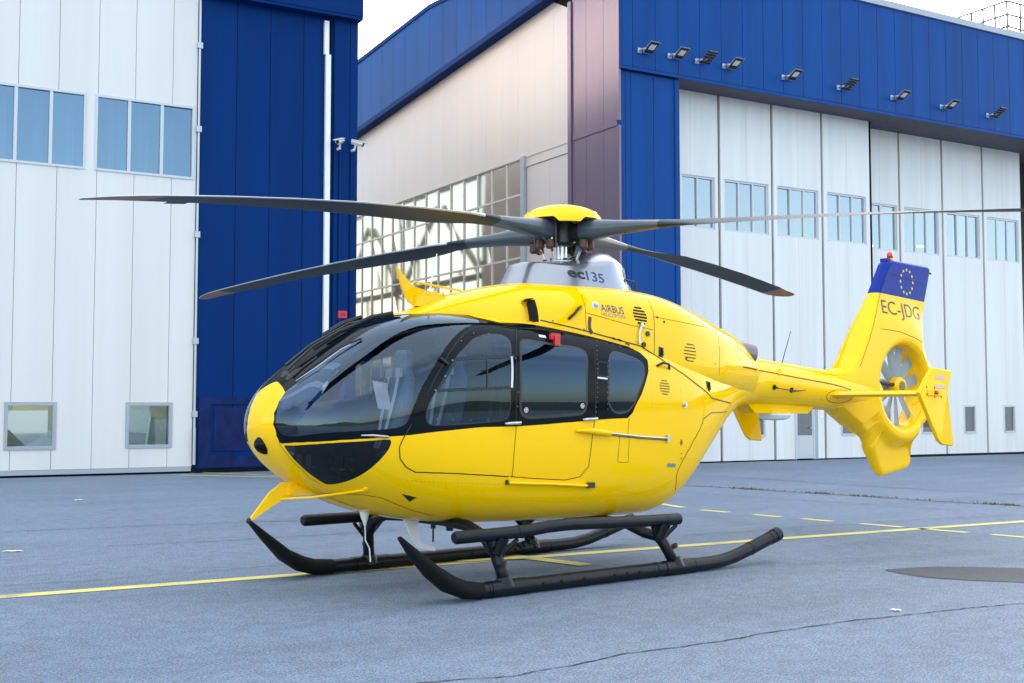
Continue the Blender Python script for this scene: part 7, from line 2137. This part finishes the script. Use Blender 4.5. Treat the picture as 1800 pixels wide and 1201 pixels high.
# stabiliser with end plates
mb = MB()
rings = []
for y in (-1.31, -.7, -.16, .16, .7, 1.31):
    ring = []
    for (u, v) in airfoil(.46, .30, 8):
        ring.append((7.30 - u + .0, y, 1.640 + v))
    rings.append(ring)
mb.loft(rings)
mb.build('stabiliser', M['yellow_solid'], HC, angle=40)
def plate(y0, sg, name='end_plate'):
    pts = [(7.142, 1.656), (7.396, 1.921), (7.43, 1.928), (7.795, 1.898), (7.70, 1.66), (7.806, 1.088), (7.79, 1.078), (7.59, 1.093), (7.52, 1.13), (7.484, 1.169)]
    mb = MB()
    mid = [(x, y0 + .024 * sg, z) for x, z in pts]
    cxm = sum(p[0] for p in pts) / len(pts); czm = sum(p[1] for p in pts) / len(pts)
    r0 = [(cxm + (x - cxm) * .97, y0 + 0 * sg, czm + (z - czm) * .98) for x, z in pts]
    r1 = [(x, y0 + .012 * sg, z) for x, z in pts]
    r2 = [(x, y0 + .030 * sg, z) for x, z in pts]
    r3 = [(cxm + (x - cxm) * .955, y0 + .042 * sg, czm + (z - czm) * .975) for x, z in pts]
    mb.loft([r0, r1, r2, r3])
    return mb.build(name, M['yellow_solid'], HC, angle=40)
ep = plate(-1.30, -1)
plate(1.30, 1)
mb = MB()
for z in (1.825, 1.725):
    mb.box((7.455, -1.347, z - .02), (7.64, -1.341, z + .02))
mb.build('placard', M['pink'], ep)
mb = MB()
mb.box((7.30, -1.357, 1.625), (7.56, -1.341, 1.685))
mb.build('light_fairing', M['yellow_solid'], ep)
mb = MB()
mb.lathe((7.44, -1.357, 1.657), [(.024, 0), (.022, -.02), (.010, -.034)], 12, 'y')
mb.build('position_light', M['redlens'], ep, smooth=True)
mb = MB()
for x, z in [(7.29, 1.715), (7.29, 1.635), (7.57, 1.675), (7.57, 1.61), (7.44, 1.71), (7.44, 1.61)]:
    mb.box((x - .005, -1.346, z - .012), (x + .005, -1.341, z + .012))
mb.build('screw', M['ink'], ep)
# stabiliser root cuff
mb = MB()
mb.recalc = False
pts = []
for k in range(25):
    a = 2 * math.pi * k / 24
    x, z = 7.34 + .25 * math.cos(a), 1.625 + .075 * math.sin(a)
    h = snap(x, z)
    if h:
        pts.append((*h[0], *h[1]))
mb.ribbon(pts, .006, .003)
mb.build('root_gap', M['seam'], HC)

# boom top cover and fairings
rings = []
for x in np.linspace(5.35, 7.62, 22):
    zt = float(PT(x))
    e = .055 if x < 7.4 else .055 * max(.1, (7.62 - x) / .22)
    r = []
    for k in range(13):
        a = math.pi * k / 12
        r.append((float(x), .125 * math.cos(a) * (1.0), zt - .035 + (e) * math.sin(a) ** .7))
    rings.append(r)
mb = MB()
seg = 13
vs = [p for r in rings for p in r]
fs = [(i * seg + k, i * seg + k + 1, (i + 1) * seg + k + 1, (i + 1) * seg + k) for i in range(len(rings) - 1) for k in range(seg - 1)]
mb.put(vs, fs)
mb.build('shaft_cover', M['yellow_solid'], HC, smooth=True)
rings = []
for x, w, h in [(7.36, .10, .02), (7.45, .135, .055), (7.65, .14, .06), (7.82, .12, .045), (7.92, .09, .01)]:
    rings.append([(x, w * sup(2 * math.pi * k / 20, 2.6)[0], 1.865 + (h + .03) * sup(2 * math.pi * k / 20, 2.6)[1]) for k in range(20)])
mb = MB()
mb.loft(rings)
mb.build('dorsal_fairing', M['yellow_solid'], HC, angle=50)
mb = MB()
mb.prism([(5.86, -.10, 1.53), (5.98, -.10, 1.435), (6.885, -.10, 1.43), (6.99, -.10, 1.50), (6.9, -.10, 1.56), (5.95, -.10, 1.56)], (0, .20, 0))
mb.build('antenna_box', M['yellow_solid'], HC)
mb = MB()
mb.lathe((6.42, 0, 1.432), [(.185, 0), (.185, -.02), (.16, -.055), (.10, -.072), (.01, -.078)], 28)
mb.build('antenna_dome', M['white'], HC, angle=35)
p = F_['boomant'][0]
mb = MB()
mb.tube([(p[0], p[1], p[2] - .01), (p[0] + .02, p[1], p[2] + .05)], [.022, .014], 8)
mb.build('antenna_foot', M['yellow_solid'], HC)
mb = MB()
mb.tube([(6.40, -.10, 1.90), (6.60, -.10, 2.345)], [.006, .0035], 6)
mb.build('whip_antenna', M['ink'], HC)
st = F_['boomstub']
mb = MB()
for p in st[:2]:
    mb.disc(p[:3], p[3:6], .030, .006, 14)
    P, Nn = Vector(p[:3]), Vector(p[3:6])
    mb.tube([P, P + Nn * .05], .010, 8)
a, b, c = [Vector(p[:3]) + Vector(p[3:6]) * .05 for p in st]
mb.tube([a, b], [.005, .007], 6)
mb.tube([b, c], [.011, .003], 6)
mb.build('side_antenna', M['ink'], HC)
# rivet dots on the boom
mb = MB()
for (x, z) in [(7.0 + .05 * i + .02 * (i % 2), 1.60 + .08 * ((i * 7) % 3)) for i in range(7)] + [(7.62 + .05 * i, 1.44 - .03 * i) for i in range(5)]:
    h = snap(x, z)
    if h:
        mb.disc(h[0], h[1], .006, .002, 6)
mb.build('rivet', M['seam'], HC)
# exhaust: the cowling ends in a dark slanted outlet
mb = MB()
r1, r2 = [], []
for s in (-1, 1):
    pa = Vector((5.42, .20 * s, 2.085))
    mb.tube([pa, pa + Vector((.20, .04 * s, -.02)), pa + Vector((.30, .055 * s, -.04))], [(.10, .11), (.11, .125), (.112, .128)], 20, cap=False)
    mb.tube([pa + Vector((.295, .055 * s, -.04)), pa + Vector((.2, .04 * s, -.02)), pa + Vector((.1, .02 * s, 0))], [(.104, .12), (.10, .11), (.06, .07)], 20)
mb.build('exhaust', mat('exhaust_steel', (.22, .19, .18), .35, metal=.8), HC, smooth=True)
end = cowl(np.full(73, 5.745), np.linspace(-90, 90, 73))
ring = [tuple(p) for p in end] + [(p[0], -p[1], p[2]) for p in end[::-1]]
mb = MB()
inner = [(p[0] - .05, p[1] * .80, 1.95 + (p[2] - 1.95) * .86) for p in ring]
mb.loft([ring, inner])
mb.build('exhaust_shroud', M['dmetal'], HC)

# ------------------------------------------------------------------ wire cutters, antennas
def blade_plate(pts, t, m, name, parent=HC):
    mb = MB()
    mb.prism([(x, -t / 2, z) for x, z in pts], (0, t, 0))
    return mb.build(name, m, parent)
lc = blade_plate([(.075, .620), (.11, .628), (.30, .735), (.42, .79), (.52, .80), (.62, .81), (.66, .86), (.50, .905), (.36, .905), (.25, .83), (.15, .71)], .022, M['yellow_solid'], 'wire_cutter')
mb = MB()
mb.box((.40, -.045, .80), (.66, .045, .875))
mb.prism([(.46, -.05, .90), (.66, -.05, .80), (.68, -.05, .83), (.50, -.05, .935)], (0, .04, 0))
mb.tube([(.34, -.012, .775), (.50, -.20, .79), (.815, -.505, .852)], .010, 8)
mb.disc((.815, -.50, .857), (-.36, -.56, -.75), .022, .012, 10)
mb.build('cutter_brace', M['yellow_solid'], lc)
mb = MB()
mb.lathe((.078, 0, .622), [(.018, -.02), (.022, 0), (.012, .02)], 8)
mb.build('cutter_tip', M['rubber'], lc)
uc = blade_plate([(1.415, 2.685), (1.435, 2.675), (1.58, 2.535), (1.70, 2.505), (1.95, 2.475), (1.98, 2.44), (1.62, 2.36), (1.52, 2.42), (1.47, 2.52)], .022, M['yellow_solid'], 'wire_cutter')
mb = MB()
mb.tube([(1.60, -.0, 2.57), (2.10, -.0, 2.525)], .010, 8)
mb.box((1.60, -.04, 2.36), (1.93, .04, 2.455))
for x in (1.66, 1.74, 1.82, 1.90, 1.98, 2.06):
    mb.lathe((x, -.012, 2.47), [(.012, 0), (.012, .03)], 6)
mb.build('cutter_brace', M['yellow_solid'], uc)
mb = MB()
mb.tube([(1.745, 0, 2.42), (1.84, 0, 2.83)], [.010, .005], 8)
mb.build('whip_antenna', M['white'], HC)
mb = MB()
mb.tube([(1.12, 0, .66), (1.12, 0, .59), (1.125, 0, .52)], [.05, .032, .008], 10)
mb.tube([(1.125, 0, .53), (1.13, 0, .40), (1.17, 0, .33), (1.18, 0, .22)], .0055, 6)
mb.build('belly_antenna', M['white'], HC)
mb = MB()
mb.prism([(1.48, -.014, .60), (1.68, -.014, .57), (1.64, -.014, .50), (1.665, -.014, .345), (1.83, -.014, .295), (1.825, -.014, .262), (1.64, -.014, .300), (1.59, -.014, .38)], (0, .028, 0))
mb.build('blade_antenna', M['white'], HC)
mb = MB()
mb.tube([(1.775, -.05, .56), (1.775, -.05, .46)], .022, 8)
mb.tube([(1.775, -.05, .47), (1.775, -.05, .345)], .008, 6)
mb.tube([(1.95, -.05, .56), (1.95, -.05, .43)], [.05, .03], 8)
mb.build('belly_stub', M['rubber'], HC)
mb = MB()
mb.recalc = False
for x0, x1 in [(2.62, 2.95)]:
    pts = []
    for x in (x0, x1):
        p = pod(np.array([x]), np.array([-62.0]))[0]
        pts.append((*p, 0, -.45, -.9))
    mb.ribbon(pts, .10, .004)
mb.build('belly_panel', M['white'], HC)

# ------------------------------------------------------------------ landing gear
def skid(sg):
    y = sg
    if sg < 0:
        front = [(.80, .525), (.93, .395), (1.10, .245), (1.25, .145), (1.40, .085), (1.55, .066)]
    else:
        front = [(.57, .525), (.74, .365), (.92, .205), (1.08, .115), (1.22, .075), (1.40, .066)]
    flat = [(1.9, .066), (2.4, .066), (3.0, .066), (3.6, .066), (4.15, .066), (4.35, .072), (4.55, .100), (4.85, .175), (5.15, .255)]
    mb = MB()
    p = [(x, y, z) for x, z in [front[-1]] + flat]
    mb.tube(p, .061, 18)
    o = mb.build('skid_tube', M['skid'], HC, angle=40)
    # flat upturned shoe
    mb = MB()
    rg_ = []
    wd = [.020, .052, .084, .096, .084, .064]
    th = [.014, .038, .058, .070, .070, .064]
    ext = [(x, z) for x, z in front]
    for i, (x, z) in enumerate(ext):
        x0, z0 = ext[max(0, i - 1)]
        x1, z1 = ext[min(len(ext) - 1, i + 1)]
        t = Vector((x1 - x0, z1 - z0)).normalized()
        n = Vector((-t.y, t.x))
        r = []
        for k in range(16):
            u, v = sup(2 * math.pi * k / 16, 3 - i * .2)
            r.append((x + n.x * th[i] * v, y + wd[i] * 1.25 * u, z + n.y * th[i] * v))
        rg_.append(r)
    mb.loft(rg_)
    mb.build('skid_shoe', M['ski'], o, angle=50)
    for x in (1.62, 1.95, 3.50, 3.98, 4.78, 5.08):
        z = float(np.interp(x, [4.35, 4.55, 4.85, 5.15], [.072, .100, .175, .255])) if x > 4.3 else .066
        dz = .32 if x > 4.4 else 0
        mb = MB()
        mb.tube([(x - .012, y, z - .012 * dz), (x + .012, y, z + .012 * dz)], .0645, 18)
        mb.build('skid_collar', M['skid'], o, angle=40)
    mb = MB()
    mb.tube([(5.13, y, .250), (5.20, y, .268)], .067, 18)
    mb.build('end_cap', M['skid'], o, angle=40)
    for x in (2.15, 2.35, 2.6, 2.95, 3.1, 3.25):
        mb = MB()
        mb.lathe((x, y - .062 * 1, .075), [(.012, 0), (.010, -.008)], 8, 'y')
        mb.build('bolt', M['skid'], o)
skid(-1)
skid(1)
for x, zt in ((1.80, .0), (3.76, .09)):
    mb = MB()
    pts = [(x, -1.0, .066), (x - .02, -.985, .20), (x - .05, -.94, .34), (x - .07, -.82, .46), (x - .08, -.62, .53), (x - .08, -.3, .545), (x - .08, .3, .545), (x - .08, .62, .53), (x - .07, .82, .46), (x - .05, .94, .34), (x - .02, .985, .20), (x, 1.0, .066)]
    if x > 3:
        pts = [(q[0] - (q[2] - .066) * .35, q[1], q[2] - (zt if q[2] > .45 else 0)) for q in pts]
    mb.tube(pts, [.052, .052, .050, .048, .046, .044, .044, .046, .048, .050, .052, .052], 16)
    ct = mb.build('cross_tube', M['skid'], HC, smooth=True)
    for sg in (-1, 1):
        mb = MB()
        mb.tube([(x - .16, sg, .066), (x + .20, sg, .066)], .067, 16)
        mb.tube([(x, sg, .07), (x - .012, sg * .99, .15)], [.085, .058], 14)
        mb.tube([(x - .022, sg * .985, .235), (x - .03, sg * .98, .26)], .056, 14)
        mb.build('saddle', M['skid'], ct, angle=40)
for sg in (-1, 1):
    x0, x1 = (1.30, 3.80) if sg < 0 else (1.10, 3.80)
    ys = sg * 1.0
    mb = MB()
    pts = [(x0, ys, .488), (x0 + .02, ys, .490), (1.70, ys, .492), (2.0, ys, .498), (2.25, ys, .518), (2.50, ys, .524), (2.9, ys, .512), (3.3, ys, .50), (x1, ys, .492)]
    mb.tube(pts, [.040, .051] + [.051] * 7, 16)
    b = mb.build('boarding_step', M['skid'], HC, angle=45)
    for xx in (1.78, 3.62):
        mb = MB()
        mb.tube([(xx - .02, ys, .47), (xx - .05, sg * .97, .34)], [(.09, .05), (.055, .05)], 10)
        mb.tube([(xx - .15, ys, .44), (xx - .05, sg * .96, .30)], .018, 6)
        mb.tube([(xx + .15, ys, .44), (xx - .02, sg * .96, .30)], .018, 6)
        mb.build('step_bracket', M['skid'], b, angle=40)
    mb = MB()
    if sg < 0:
        for k in range(14):
            c = (2.02 + random.uniform(-.10, .12), ys + .04 + random.uniform(-.05, .05), .42 + random.uniform(-.08, .03))
            mb.lathe(c, [(.012, -.012), (.022, 0), (.012, .014)], 6)
    for xx in (1.92, 3.62):
        mb.tube([(xx, ys, .497 if xx < 3 else .494), (xx + .012, ys, .497 if xx < 3 else .494)], .0535, 16)
    mb.build('step_fitting', M['skid'], b, angle=40)
